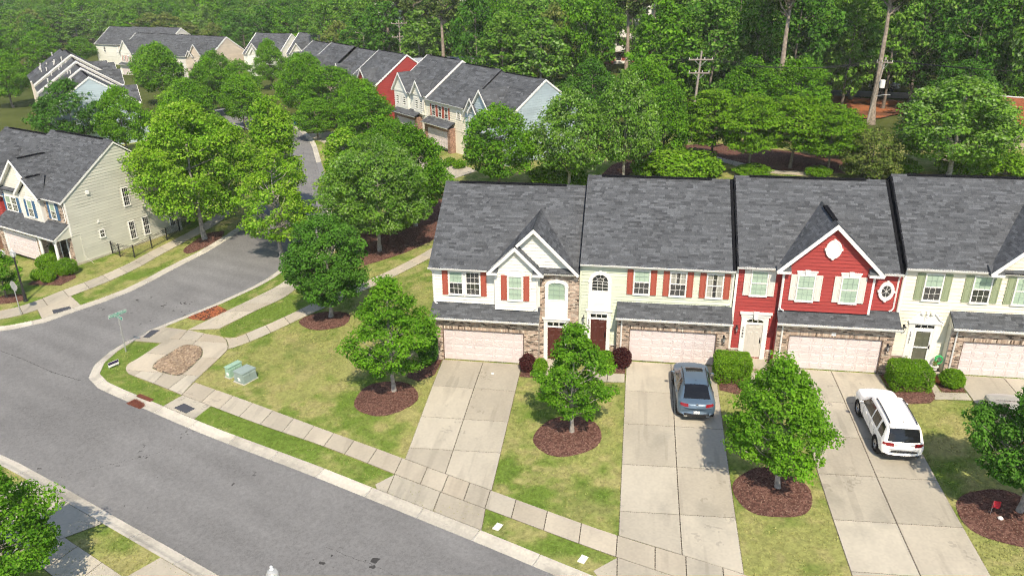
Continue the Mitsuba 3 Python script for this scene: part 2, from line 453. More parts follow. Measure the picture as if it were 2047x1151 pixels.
# the lawn, cut out where roads lie; farther ground around it
NEARBOX = sbox(-112, -32, 56, 64)
put('lawn', sheet(NEARBOX.difference(GUT.buffer(-0.06)), 1.0, 0.0, [0.62, 0.5]), 'm_lawn', kind='structure', label='mown lawn, patchy green and straw coloured')
far = sbox(-480, -120, 480, 900).difference(NEARBOX)
far_parts = MB()
for bx in (sbox(-150, -60, 120, 160).difference(NEARBOX).difference(GUT), sbox(-480, -120, 480, 900).difference(sbox(-150, -60, 120, 160))):
    v, f, t = sheet(bx, 6.0 if bx.area < 60000 else 30.0, 0.0, [0.4, .5]).mesh()
    far_parts.add(v, f, t)
put('woodland_ground', far_parts, 'm_floor', kind='structure', label='shaded ground under the woods')


def verge(poly, tone, label=None):
    put('verge', sheet(Polygon(poly) if not hasattr(poly, 'geoms') and not hasattr(poly, 'exterior') else poly, 0.7, 0.012, [tone, 0.5]), 'm_lawn', kind='structure', label=label or 'strip of greener grass beside the pavement')


# kerb back line: everything concrete stops there
OFF = GUT.buffer(0.01)


def slabs(holder, poly, cuts, dz=0.035, beige=0.2, gap=0.022, hole=None):
    """concrete poured as slabs: one entry per slab, cut by lines"""
    pcs = [poly.buffer(0).difference(OFF)]
    base = poly.buffer(0).difference(OFF)
    for c in cuts:
        L = LineString(c)
        nxt = []
        for p in pcs:
            for g in getattr(p, 'geoms', [p]):
                if g.geom_type == 'Polygon':
                    nxt += [x for x in shsplit(g, L).geoms if x.geom_type == 'Polygon']
        pcs = nxt
    if hole is not None:
        base = base.difference(hole)
        pcs = [x.difference(hole) for x in pcs]
    put('joint', sheet(base, 1.2, dz - 0.022), 'm_joint', holder, kind='stuff')
    for p in pcs:
        for g in getattr(p, 'geoms', [p]):
            q = g.buffer(-gap, join_style=2)
            if q.is_empty or q.area < 0.05:
                continue
            put('slab', sheet(q, 1.5, dz, [rng.uniform(0, 1), beige * rng.uniform(0, 2)], 0.05), 'm_concrete', holder)


def walkway(line_a, line_b, spacing, holder, beige=0.4, skip=None, dz=0.035):
    a, b = smooth_line(line_a, 6), smooth_line(line_b, 6)
    poly = Polygon(np.vstack([a, b[::-1]])).buffer(0)
    if skip is not None:
        poly = poly.difference(skip)
    La, Lb = LineString(a), LineString(b)
    n = max(1, int(round((La.length + Lb.length) / 2 / spacing)))
    cuts = []
    for k in range(1, n):
        p, q = np.array(La.interpolate(k / n, True).coords[0]), np.array(Lb.interpolate(k / n, True).coords[0])
        d = (q - p) * 0.15
        cuts.append([p - d, q + d])
    slabs(holder, poly, cuts, dz, beige)
    return poly


def driveway(label, xl, xr, ytop, yend, xc, joints, edge_far):
    """a drive of rectangular slabs from the garage door to the pavement"""
    h = thing('driveway', label, None, kind='structure')
    labels[h] = {'label': label, 'kind': 'structure'}
    poly = Polygon([(xl[0], ytop), (xr[0], ytop), (xr[1], edge_far(xr[1])), (xl[1], edge_far(xl[1]))])
    cuts = [[(xc[0], ytop + 1), (xc[1], yend - 3)]] + [[(xl[0] - 1, j), (xr[0] + 1, j - 0.02)] for j in joints]
    slabs(h, poly, cuts, 0.035, 0.2)
    return poly


WALK_FAR = PC([-20, -14.42, -9.69, -4.5, 0.19, 5, 10.83, 15.6, 22, 36], [-1.4, -3.62, -5.57, -7.8, -9.72, -11.78, -14.36, -16.1, -18.9, -25.0])
WALK_NEAR = PC([-20, -14.29, -8.65, -4.26, 0.14, 4.95, 10.84, 15.6, 22, 36], [-2.7, -5.11, -7.46, -9.12, -10.98, -13.08, -15.67, -17.5, -20.3, -26.4])
wf, wn = (lambda x: float(WALK_FAR(x))), (lambda x: float(WALK_NEAR(x)))
D1 = driveway('long pale concrete driveway in front of the leftmost garage', (-0.08, 0.28), (4.78, 5.0), -0.02, -12, (2.4, 2.6), (-3.1, -6.15, -8.85), wf)
D2 = driveway('concrete driveway where the blue car stands', (10.92, 10.86), (15.95, 15.75), -0.02, -16, (13.47, 13.42), (-3.3, -6.3, -9.5, -12.8), wf)
D3 = driveway('concrete driveway where the white car stands', (19.78, 19.80), (24.85, 24.95), -0.02, -19, (22.3, 22.35), (-3.4, -6.5, -9.45, -12.55, -15.6), wf)
D4 = driveway('concrete driveway of the rightmost house with the silver car', (28.75, 28.8), (33.85, 33.95), -0.02, -22, (31.25, 31.3), (-3.4, -6.5, -9.5, -12.5, -15.6), wf)

sw = thing('sidewalk', None, None)
labels[sw] = {'label': 'pale concrete pavement of square slabs along the front street', 'kind': 'structure'}
xs = np.linspace(-14.35, 26, 60)
walk_poly = Polygon(np.vstack([np.column_stack([xs, WALK_FAR(xs)]), np.column_stack([xs, WALK_NEAR(xs)])[::-1]]))
cuts = []
for x in (-12.6, -11.2, -9.7, -8.2, -6.7, -5.3, -4.0, -2.7, -1.3, 0.16, 1.6, 2.75, 3.9, 4.97, 6.25, 7.75, 9.3, 10.85, 12.4, 13.6, 15.0, 16.4, 17.9, 19.4, 21, 22.5, 24):
    dx = 0.62
    cuts.append([(x + 0.0 + dx * 0.0 - 0.03, wf(x) + 0.3), (x + 0.03 - (0.25 if x < 0 else 0.1), wn(x) - 0.3)])
slabs(sw, walk_poly, cuts, 0.033, 0.5)
# aprons between the pavement and the kerb
for lab, x0, x1, fl0, fl1, xm in (('d1', 0.12, 4.95, -0.62, 5.05, 2.65), ('d2', 10.84, 15.75, 9.9, 15.9, 13.4), ('d3', 19.8, 24.95, 19.0, 25.0, 22.4)):
    poly = Polygon([(x0, wn(x0)), (xm, wn(xm)), (x1, wn(x1)), (fl1, wn(x1) - 1.6), (fl0 + 1.5, wn(xm) - 2.2), (fl0, wn(x0) - 0.85)]).difference(OFF)
    slabs(sw, poly.buffer(0), [[(x0, wn(x0) + .1), (x0 + 0.05, wn(x0) - 3)], [(xm, wn(xm) + 1), (xm - 0.05, wn(xm) - 3)]], 0.033, 0.25)

# the corner: ramps, paver oval, side pavement, curving path
ow = thing('corner_pavement', None, None)
labels[ow] = {'label': 'beige concrete corner pavement round the oval of pavers', 'kind': 'structure'}
OVAL = Polygon(smooth_line([(-17.91, -2.23), (-18.16, -1.5), (-17.95, -0.24), (-17.5, 0.98), (-16.6, 0.82), (-15.98, 0.2), (-15.6, -0.74), (-15.55, -2.0), (-15.75, -3.0), (-16.8, -2.75), (-17.91, -2.23)], 3)).buffer(0)
CORNER = Polygon(smooth_line([(-18.6, -3.25), (-19.45, -2.7), (-19.85, -1.9), (-19.64, -1.0), (-19.37, 1.06), (-18.63, 3.07), (-17.0, 2.62), (-15.75, 2.3), (-14.8, 1.3), (-14.35, 0.25), (-14.36, -1.5), (-14.40, -3.62), (-14.35, -5.1), (-16.0, -4.35), (-18.6, -3.25)], 3)).buffer(0)
slabs(ow, CORNER, [[(-17.3, 4.5), (-16.6, -7)], [(-22, -.2), (-12, -.9)], [(-22, 1.9), (-12, 1.2)], [(-22, -2.4), (-12, -3.1)], [(-18.3, -2), (-18.9, -5)], [(-15.3, -2.8), (-15.7, -6)], [(-18.4, 1.5), (-18.7, 4)]], 0.034, 0.9, hole=OVAL.buffer(0.02))
ramp1 = Polygon([(-14.29, -5.11), (-14.85, -6.5), (-13.9, -8.0), (-12.3, -7.6), (-12.0, -6.06)])
slabs(ow, ramp1, [], 0.032, 0.4)
ramp2 = Polygon([(-21.34, 1.2), (-19.37, 1.06), (-18.63, 3.07), (-20.72, 3.45), (-22.5, 3.0)])
slabs(ow, ramp2, [], 0.032, 1.0)
ov = thing('paver_oval', None, None)
labels[ov] = {'label': 'oval of tan pavers set in the corner pavement', 'kind': 'structure'}
put('bed', sheet(OVAL, 0.8, 0.02), 'm_joint', ov)
pv = MB()
rot = frame(-16.9, -1.0, 0, 0.35)
for i in range(-28, 28):
    for j in range(-24, 24):
        # herringbone of 0.2 x 0.1
        for (u, v, w, h) in ((0, 0, 0.2, 0.1), (0, 0.1, 0.1, 0.2)):
            cx = (i - j) * 0.1 + i * 0.1 + u + w / 2
            cy = (i + j) * 0.1 - j * 0.0 + v + h / 2 + (i - j) * 0.0
            q = rot @ np.array([cx, cy, 0, 1])
            if not OVAL.buffer(-0.05).contains(Point(q[:2])):
                continue
            e = 0.007
            c = np.array([[-w / 2 + e, -h / 2 + e], [w / 2 - e, -h / 2 + e], [w / 2 - e, h / 2 - e], [-w / 2 + e, h / 2 - e]])
            c = c @ rot[:2, :2].T + q[:2]
            z = float(G(q[0], q[1])) + 0.042 + rng.uniform(0, 0.004)
            v8 = np.vstack([np.column_stack([c, np.full(4, z - 0.03)]), np.column_stack([c, np.full(4, z)])])
            pv.add(v8, MB.BOXF[1:], [rng.uniform(0, 1), rng.uniform(0, 1) ** 2])
put('paver', pv, 'm_paver', ov, kind='stuff')

side_sw = thing('side_sidewalk', None, None)
labels[side_sw] = {'label': 'concrete pavement along the right of the side street', 'kind': 'structure'}
walkway([(-20.4, 3.4), (-18.63, 3.07), (-17.45, 6.25), (-16.42, 8.87), (-15.6, 11.5), (-15.3, 16), (-15.9, 22), (-18.5, 31)][1:], [(-16.97, 2.62), (-16.5, 3.4), (-15.29, 6.48), (-14.13, 9.24), (-13.9, 12), (-13.8, 16), (-14.4, 22), (-17, 31)][1:], 1.6, side_sw, 0.4, CORNER.buffer(0.02))
path = thing('garden_path', None, None)
labels[path] = {'label': 'narrow concrete path curving up past the dark green tree', 'kind': 'structure'}
walkway([(-15.5, 2.2), (-14.97, 2.12), (-13.88, 3.52), (-12.39, 6.33), (-11.38, 8.48), (-9.22, 12.0), (-7.69, 14.86), (-5.77, 19.43), (-4.6, 24)], [(-14.5, 0.5), (-14.0, 0.95), (-12.95, 2.5), (-11.35, 5.6), (-9.95, 8.2), (-8.0, 11.6), (-6.6, 14.3), (-4.6, 18.9), (-3.4, 23.6)], 1.6, path, 0.8, CORNER.buffer(0.02))
left_sw = thing('left_sidewalk', None, None)
labels[left_sw] = {'label': 'concrete pavement beside the grey green end house on the left', 'kind': 'structure'}
walkway([(-44, 1.2), (-38, 2.6), (-34.6, 3.2), (-33.0, 4.0), (-31.9, 5.4), (-31.05, 8.03), (-29.9, 11.2), (-29.25, 14.5), (-29.1, 17), (-28.7, 21), (-28.4, 25), (-29.5, 32)], [(-45, 2.7), (-39, 4.0), (-35.4, 4.7), (-34.2, 5.4), (-33.4, 6.5), (-32.5, 9.0), (-31.3, 12.2), (-30.7, 15.2), (-30.55, 17.6), (-30.1, 21), (-29.8, 25), (-30.9, 32.4)], 1.7, left_sw, 0.3)
slabs(left_sw, Polygon([(-31.95, 5.5), (-30.3, 3.9), (-28.6, 6.0), (-29.3, 6.65), (-31.05, 8.03)]), [[(-31.2, 7.5), (-29.0, 5.4)]], 0.031, 0.5)
near_ap = thing('near_driveway', None, None)
labels[near_ap] = {'label': 'concrete driveway mouth at the lower left corner', 'kind': 'structure'}
slabs(near_ap, Polygon([(-17.6, -13.2), (-14.06, -14.6), (-11.87, -15.8), (-13.1, -17.0), (-16.0, -22), (-22, -19.5)]), [[(-14.2, -14.4), (-17, -19)], [(-18, -15.2), (-12.6, -17.4)], [(-19, -17.0), (-13, -19.6)]], 0.033, 0.3)
slabs(near_ap, Polygon([(-13.05, -16.93), (-10.07, -18.31), (-5.6, -20.4), (-6.2, -21.7), (-10.6, -19.8), (-13.9, -18.2)]), [[(-12, -17), (-12.7, -19.2)], [(-10.4, -18), (-11, -20.4)], [(-8.6, -18.6), (-9.2, -21)]], 0.029, 0.3)
slabs(near_ap, Polygon([(-7.9, -17.2), (-4, -19.0), (-1.5, -20), (-3.0, -24), (-9.2, -22.0), (-8.9, -18.78)]), [[(-5.8, -17.8), (-7.6, -23)]], 0.031, 0.3)

# detectable warning mats
for nm, poly in (('dark warning mat on the ramp nearest the front street', [(-14.03, -6.47), (-13.71, -5.97), (-12.78, -6.41), (-13.01, -6.94)]), ('dark warning mat beside the shadow of the street sign', [(-21.10, 1.75), (-21.16, 2.85), (-20.55, 2.90), (-20.62, 1.72)]), ('dark warning mat across the side street', [(-30.66, 5.4), (-29.81, 6.17), (-29.4, 5.84), (-30.06, 4.83)])):
    P = Polygon(poly)
    h = put('warning_mat', sheet(P, 0.7, 0.043, [0.5, .5], 0.01), 'm_mat', label=nm, cat='paving mat', group='warning mats at the crossings')
    dm = MB()
    c0, e1, e2 = np.array(poly[0]), np.array(poly[1]) - poly[0], np.array(poly[3]) - poly[0]
    for i in range(7):
        for j in range(12):
            q = c0 + e1 * (i + .5) / 7 + e2 * (j + .5) / 12
            dm.lathe([(0.022, 0), (0.014, 0.008), (0, 0.009)], (q[0], q[1], float(G(*q)) + 0.043), 6)
    put('dome', dm, 'm_mat', h, kind='stuff')
scene['m_mat'] = {'type': 'twosided', 'bsdf': {'type': 'diffuse', 'reflectance': {'type': 'rgb', 'value': [0.075, 0.08, 0.095]}}}

# greener verges between pavement and kerb
verge(Polygon([(-12.55, -7.2), (-11.98, -6.1), (-8.65, -7.5), (-4.26, -9.16), (0.10, -11.0), (-0.62, -12.3), (-4, -11.1), (-8, -9.6)]).difference(OFF), 0.22, 'long green verge between the front pavement and the kerb')
verge(Polygon([(4.97, -13.12), (5.05, -15.0), (9.9, -17.2), (10.82, -15.72)]).difference(OFF), 0.55, 'grass verge with two white valve covers')
verge(Polygon([(-21.9, 1.2), (-19.4, 1.0), (-19.66, -1.06), (-19.9, -1.9), (-19.46, -2.64), (-18.66, -3.25), (-17.02, -4.0), (-14.33, -5.15), (-14.9, -6.6), (-17, -5.7), (-20, -4.2), (-21.7, -2)]).difference(OFF), 0.15, 'green corner verge under the street sign')
verge(Polygon([(-31.0, 7.95), (-29.24, 6.57), (-28.3, 9.08), (-27.4, 12.64), (-26.7, 18.6), (-28.6, 18.9), (-29.2, 15), (-29.85, 11.2)]).difference(OFF), 0.35)
verge(Polygon([(-20.6, 3.6), (-18.6, 3.2), (-17.45, 6.25), (-16.42, 8.87), (-15.6, 11.5), (-15.4, 16), (-17.4, 16), (-18.4, 11.5), (-20.4, 6.6)]).difference(OFF), 0.45)
verge(Polygon([(-15.2, 2.3), (-14.9, 2.3), (-13.88, 3.6), (-12.39, 6.4), (-11.38, 8.6), (-12.9, 9.9), (-14.1, 9.2), (-15.3, 6.4), (-16.4, 3.3), (-15.8, 2.4)]), 0.3)


# mulch beds
def bed(label, poly, dz=0.02):
    P = Polygon(poly) if not hasattr(poly, 'exterior') else poly
    P = P.buffer(0)
    r = np.random.default_rng(abs(hash(round(P.area, 3))) % 1000 + 3)

    def zf(x, y):
        d = np.array([P.exterior.distance(Point(a, b)) for a, b in zip(x, y)])
        return G(x, y) + dz + 0.11 * np.clip(d / 0.8, 0, 1) + 0.035 * (meshkit.noise(np.column_stack([x * 4, y * 4, x * 0])) - 0.5)
    k = put('mulch_bed', sheet(P, 0.3 if P.area < 40 else 0.9, 0, None, 0.0, zf, 0.3), 'm_mulch', smooth=False, kind='structure', label=label)
    # loose bark chips
    mb = MB()
    x0, y0, x1, y1 = P.bounds
    for _ in range(int(min(P.area * 26, 900))):
        x, y = r.uniform(x0, x1), r.uniform(y0, y1)
        if P.contains(Point(x, y)):
            z = float(zf(np.array([x]), np.array([y]))[0])
            a, l, w = r.uniform(0, 6.28), r.uniform(.03, .07), r.uniform(.012, .03)
            c, s = math.cos(a), math.sin(a)
            tl = r.uniform(-.03, .03)
            mb.add([[x - c * l, y - s * l, z + .004 - tl], [x + s * w, y - c * w, z + .012], [x + c * l, y + s * l, z + .02 + tl], [x - s * w, y + c * w, z + .024]], [[0, 1, 2, 3]], [r.uniform(0, 1), r.uniform(0, 1)])
    if mb.v:
        put('bark_chip', mb, 'm_chip', k, kind='stuff')


add_dif('m_chip', toned([0.105, 0.054, 0.043], 0.55, 1.6, 0, 1, 0, 1, [0.20, 0.14, 0.11]))


def disc(cx, cy, rx, ry, wob=0.08, seed=0):
    a = np.linspace(0, 2 * PH, 40, endpoint=False)
    r = 1 + wob * (np.array([math.sin(3 * t + seed) + math.sin(5 * t + 2 * seed) for t in a]) / 2)
    return np.column_stack([cx + rx * r * np.cos(a), cy + ry * r * np.sin(a)])


bed('mulch ring round the maple left of the leftmost driveway', disc(-2.28, -4.55, 1.78, 1.75, .04, 1))
bed('mulch ring round the maple between the first two driveways', disc(8.1, -7.35, 1.72, 1.70, .04, 2))
bed('mulch ring round the maple right of the blue car', disc(17.55, -10.95, 1.70, 1.72, .05, 3))
bed('mulch ring round the maple by the right edge', disc(26.9, -11.75, 1.9, 1.85, .05, 4))
bed('mulch ring under the dark green tree by the path', disc(-9.6, 5.2, 1.75, 1.5, .05, 5))
put('clay_patch', sheet(Polygon([(-19.85, 5.0), (-19.5, 6.3), (-18.95, 7.3), (-18.2, 6.9), (-17.35, 6.3), (-17.7, 5.4), (-18.2, 4.6), (-19.2, 4.7)]).difference(OFF), .4, .035), 'm_claymulch', kind='structure', label='bare orange brown patch in the verge by the side street')
add_dif('m_claymulch', proc(lambda p, n, uv: mix([0.36, 0.12, 0.055], [0.085, 0.04, 0.032], smoothstep(0.4, 0.62, fbm(p.x * 1.1, p.y * 1.1, 3.0) * 0.55 + noise(p.x * 12, p.y * 12, 1.0) * 0.45))))
bed('mulch round the bright tree on the left verge', Polygon(disc(-26.95, 20.6, 1.1, 3.0, .08, 7)).difference(OFF))
bed('wide mulch bed under the trees beside the path', Polygon([(-11.2, 14.6), (-9.3, 16.6), (-7.7, 18.6), (-6.3, 21.2), (-5.2, 24.5), (-4.0, 30), (-4.6, 37), (-9, 38.7), (-11.5, 34), (-13.2, 27), (-13.4, 20), (-13.2, 16)]))
bed('mulch strip at the left corner of the leftmost garage', [(-1.7, -2.3), (-0.9, -2.75), (-0.12, -1.9), (-0.10, -0.05), (-0.7, -0.05), (-1.8, -0.4)])
bed('mulch bed under the hedge left of the blue car', [(9.2, -1.5), (9.3, 0.5), (10.2, 0.55), (10.88, -0.02), (10.88, -1.5)])
bed('mulch bed under the purple shrub right of the leftmost garage', [(4.82, -0.02), (6.0, 0.55), (6.3, -1.5), (4.82, -1.5)])
bed('mulch bed under the hedge between blue and white car', [(16.0, -0.1), (17.2, 0.5), (17.5, -0.6), (17.5, -2.4), (16.9, -3.0), (16.0, -2.6)])
bed('mulch bed under the hedge behind the white car', [(24.9, -0.05), (26.5, 0.5), (27.0, -1.0), (27.3, -2.2), (26.6, -3.0), (25.5, -3.1), (24.95, -2.3)])
bed('small mulch bed under the round shrub by the rightmost garage', [(27.5, -0.75), (28.7, -0.05), (28.72, -1.9), (27.5, -1.95)])
bed('mulch bed under the shrubs at the left corner house', [(-36.3, 9.9), (-33.4, 10.0), (-33.2, 11.6), (-34.6, 13.2), (-36.9, 13.4)])
bed('mulch ring under the small tree beside the lamp post', disc(-35.6, 7.2, 1.25, 0.95, .05, 8))
bed('large shaded mulch slope behind the row of houses', [(7, 41), (8.5, 47), (12.5, 51.5), (16, 56.5), (22, 57.5), (31, 52), (38, 47), (42, 43), (33, 43.5), (26.4, 44.5), (23.2, 47.5), (20.5, 50.3), (15, 52.0), (12.2, 47.5), (10.5, 42)])

bp = thing('back_path', None, None)
labels[bp] = {'label': 'pale concrete path along the mulch slope behind the houses', 'kind': 'structure'}
walkway([(10, 47), (12.4, 50.6), (15.2, 52.8), (19.2, 51.6), (21.8, 49.2), (24.0, 46.9), (30, 43.2)], [(11.2, 46.2), (13.2, 49.6), (15.3, 51.3), (18.4, 50.2), (20.8, 48.0), (22.9, 45.6), (29, 42)], 1.6, bp, 0.6)
# forecourts of the row across the green
lot = thing('rear_driveway', None, None)
labels[lot] = {'label': 'pale concrete drive in front of the far white and blue row', 'kind': 'structure'}
slabs(lot, Polygon([(-12.8, 38.5), (-10.0, 40.2), (-6.6, 45.8), (-11.4, 50.4), (-14.5, 53.4), (-17.5, 49.5), (-14.5, 45)]), [[(-16, 46), (-8.6, 43)], [(-16.5, 50), (-7.8, 46.2)]], 0.035, 0.4)
slabs(lot, Polygon([(-24, 53), (-18.5, 57.5), (-31, 69.5), (-36.5, 66.5)]), [[(-27, 55), (-21.5, 60)], [(-31, 59.5), (-25, 64)]], 0.035, 0.4)
# walks to the front doors
fw = thing('front_walk', None, None)
labels[fw] = {'label': 'concrete walks from the driveways to the front doors', 'kind': 'structure'}
slabs(fw, Polygon([(4.84, -1.6), (7.3, -1.5), (7.3, 0.4), (6.1, 0.4), (6.1, -0.4), (6.1, -2.45), (4.86, -2.5)]), [[(6.1, -3), (6.1, 1)]], 0.04, 0.3)
slabs(fw, Polygon([(10.87, -1.55), (9.9, -1.6), (9.9, 0.35), (8.7, 0.35), (8.7, -2.5), (10.87, -2.5)]), [[(9.9, -3), (9.9, 1)]], 0.04, 0.3)
slabs(fw, Polygon([(17.55, -0.55), (18.85, -0.55), (18.85, -1.5), (19.74, -1.6), (19.74, -2.6), (17.55, -2.6)]), [[(17, -1.4), (20, -1.4)]], 0.04, 0.2)
slabs(fw, Polygon([(27.0, -0.2), (27.95, -0.2), (27.45, -0.8), (27.45, -1.97), (28.72, -1.97), (28.72, -2.7), (26.9, -2.7), (27.15, -1.3)]), [[(26, -1.9), (30, -1.9)]], 0.04, 0.2)

# tufts of grass standing up from the mown lawn near the viewer
gr_ = np.random.default_rng(91)
HARD = unary_union([GUT.buffer(0.03), walk_poly, D1, D2, D3, D4, CORNER, OVAL, ramp1, ramp2, sbox(-1, -.4, 36, 12), Polygon(disc(-2.28, -4.55, 1.7, 1.7, 0)), Polygon(disc(8.1, -7.35, 1.65, 1.65, 0)), Polygon(disc(17.55, -10.95, 1.65, 1.65, 0)), Polygon(disc(26.9, -11.75, 1.8, 1.8, 0)), Polygon(disc(-9.6, 5.2, 1.7, 1.4, 0))])
import shapely
n = 150000
gx, gy = gr_.uniform(-24, 34, n), gr_.uniform(-24, 14, n)
ok = ~shapely.contains_xy(HARD, gx, gy)
gx, gy = gx[ok], gy[ok]
keep = gr_.uniform(0, 1, len(gx)) < .35 + .65 * smoothed if False else meshkit.noise(np.column_stack([gx * 1.3, gy * 1.3, gx * 0])) > .32
gx, gy = gx[keep], gy[keep]
gz = G(gx, gy)
a = gr_.uniform(0, 2 * PH, len(gx))
w_, h_ = gr_.uniform(.02, .05, len(gx)), gr_.uniform(.025, .075, len(gx))
lx, ly = gr_.uniform(-.05, .05, len(gx)), gr_.uniform(-.05, .05, len(gx))
v = np.stack([np.column_stack([gx - np.cos(a) * w_, gy - np.sin(a) * w_, gz]), np.column_stack([gx + np.cos(a) * w_, gy + np.sin(a) * w_, gz]), np.column_stack([gx + lx, gy + ly, gz + h_])], 1).reshape(-1, 3)
f = np.arange(len(v)).reshape(-1, 3)
put('grass_tuft', (v, f, np.repeat(np.column_stack([gr_.uniform(0, 1, len(gx))] * 2), 3, 0)), 'm_tuft', 'lawn', kind='stuff')


def f_tuft(p, n, uv):
    big = fbm(p.x * 0.28, p.y * 0.28, 1.0, 4)
    mid = fbm(p.x * 1.1, p.y * 1.1, 5.0)
    dry = smoothstep(0.36, 0.62, big * 0.55 + mid * 0.45 + 0.06)
    return mix([0.14, 0.215, 0.040], [0.30, 0.30, 0.11], dry) * (0.75 + 0.5 * uv.x)


add_dif('m_tuft', proc(f_tuft))

# ---------------------------------------------------------------- building blocks of houses (x right, y into the house, z up)
BRNG = np.random.default_rng(21)


def siding(parent, poly, y, mat, lap=0.205, z0=None, name='siding_board', far=False):
    """lap boards over a wall polygon (x, z) whose sheathing lies at y; each board is a piece of its own"""
    zb = poly.bounds[1] if z0 is None else z0
    z = zb
    allb = MB() if far else None
    while z < poly.bounds[3] - 0.02:
        strip = poly.intersection(sbox(poly.bounds[0] - 1, z, poly.bounds[2] + 1, z + lap))
        for g in getattr(strip, 'geoms', [strip]):
            if g.geom_type != 'Polygon' or g.area < 0.004:
                continue
            t = [BRNG.uniform(0, 1), 0.5]
            vv, ff = trimesh.creation.triangulate_polygon(g, engine='earcut')
            vv = np.asarray(vv)
            yy = y - 0.056 + 0.050 * np.clip((vv[:, 1] - z) / lap, 0, 1)
            mb = allb or MB()
            mb.add(np.column_stack([vv[:, 0], yy, vv[:, 1]]), ff, t)
            r = np.asarray(g.exterior.coords)[:-1]
            ry = y - 0.056 + 0.050 * np.clip((r[:, 1] - z) / lap, 0, 1)
            k = len(r)
            j = np.arange(k)
            mb.add(np.vstack([np.column_stack([r[:, 0], ry, r[:, 1]]), np.column_stack([r[:, 0], np.full(k, y + 0.001), r[:, 1]])]), np.stack([j, (j + 1) % k, (j + 1) % k + k, j + k], 1), t)
            if not far:
                put(name, mb, mat, parent)
        z += lap
    if far:
        put(name, allb, mat, parent, kind='stuff')


def bricks(parent, poly, y, soldier=None, bl=0.203, bh=0.066, name='brick'):
    """running bond on mortar; soldier: a polygon of bricks on end"""
    mb = MB()
    j = 0.011
    x0, z0, x1, z1 = poly.bounds
    import shapely
    body = poly.difference(soldier) if soldier is not None else poly

    def lay(reg, w, h, off):
        r0, r1 = reg.bounds[1], reg.bounds[3]
        n = int((r1 - r0) / (h + j)) + 1
        for i in range(n):
            za, zc = r0 + i * (h + j), min(r0 + i * (h + j) + h, r1)
            if zc - za < 0.01:
                continue
            row = reg.intersection(LineString([(reg.bounds[0] - 1, (za + zc) / 2), (reg.bounds[2] + 1, (za + zc) / 2)]))
            for g in getattr(row, 'geoms', [row]):
                if g.is_empty or g.geom_type != 'LineString':
                    continue
                a, b = g.bounds[0], g.bounds[2]
                x = math.floor(a / (w + j)) * (w + j) + (off if i % 2 else 0) - (w + j)
                while x < b:
                    p, q = max(x, a), min(x + w, b)
                    if q - p > 0.015:
                        d = BRNG.uniform(0, 0.006)
                        u = BRNG.uniform()
                        t = [0.05 + 0.10 * BRNG.uniform() if u < 0.13 else 0.42 + 0.55 * BRNG.uniform(), BRNG.uniform() ** 2]
                        yf = y - 0.012 - d
                        v = [[p, yf, za], [q, yf, za], [q, y, za], [p, y, za], [p, yf, zc], [q, yf, zc], [q, y, zc], [p, y, zc]]
                        mb.add(v, [[0, 1, 5, 4], [4, 5, 6, 7], [1, 2, 6, 5], [3, 0, 4, 7], [0, 3, 2, 1]], t)
                    x += w + j
    for g in getattr(body, 'geoms', [body]):
        lay(g, bl, bh, (bl + j) / 2)
    if soldier is not None:
        lay(soldier, bh, bl, 0)
    put(name, mb, 'm_brick', parent, kind='stuff')


def shingles(parent, O, U, V, poly, course=0.143, lift=0.012, coarse=1.0):
    """laminated shingles over a plane: O origin, U along the eave, V up the slope, poly in (u, v)"""
    O, U, V = (np.asarray(a, float) for a in (O, U, V))
    N = np.cross(U, V)
    N /= np.linalg.norm(N)
    if N[2] < 0:
        N = -N
    mb = MB()
    course *= coarse
    v = poly.bounds[1]
    k = 0
    vs, fs, ts, n = [], [], [], 0
    while v < poly.bounds[3] - 0.02:
        e = min(v + course, poly.bounds[3])
        lo = poly.intersection(LineString([(poly.bounds[0] - 1, v + 0.004), (poly.bounds[2] + 1, v + 0.004)]))
        hi = poly.intersection(LineString([(poly.bounds[0] - 1, e - 0.004), (poly.bounds[2] + 1, e - 0.004)]))
        if not lo.is_empty:
            l0, l1 = lo.bounds[0], lo.bounds[2]
            h0, h1 = (hi.bounds[0], hi.bounds[2]) if not hi.is_empty else ((l0 + l1) / 2,) * 2
            u = min(l0, h0) - BRNG.uniform(0, 0.4)
            end = max(l1, h1)
            band = BRNG.uniform(-0.06, 0.06)
            while u < end:
                w = coarse * BRNG.choice([0.14, 0.2, 0.28, 0.4, 0.55]) * BRNG.uniform(0.8, 1.2)
                a0, a1 = np.clip([u, u + w], l0, l1)
                b0, b1 = np.clip([u, u + w], h0, h1)
                if a1 - a0 > 0.004 or b1 - b0 > 0.004:
                    d = lift * (0.7 + 0.6 * BRNG.uniform())
                    pt = [(a0, v, d), (a1, v, d), (b1, e + 0.004, 0.003), (b0, e + 0.004, 0.003), (a0, v, 0), (a1, v, 0)]
                    vs += [O + U * p + V * q + N * r for p, q, r in pt]
                    fs += [[n, n + 1, n + 2], [n, n + 2, n + 3], [n, n + 4, n + 5], [n, n + 5, n + 1]]
                    x = BRNG.uniform()
                    t = (0.40 + 0.20 * BRNG.uniform() if x < 0.56 else 0.12 + 0.2 * BRNG.uniform() if x < 0.76 else 0.72 + 0.28 * BRNG.uniform()) + band
                    ts += [[t, 0.5]] * 6
                    n += 6
                u += w
        v = e
        k += 1
    mb.v, mb.f, mb.t = [np.array(vs)], [np.array(fs)], [np.array(ts)]
    put('shingle', mb, 'm_shingle', parent, kind='stuff')


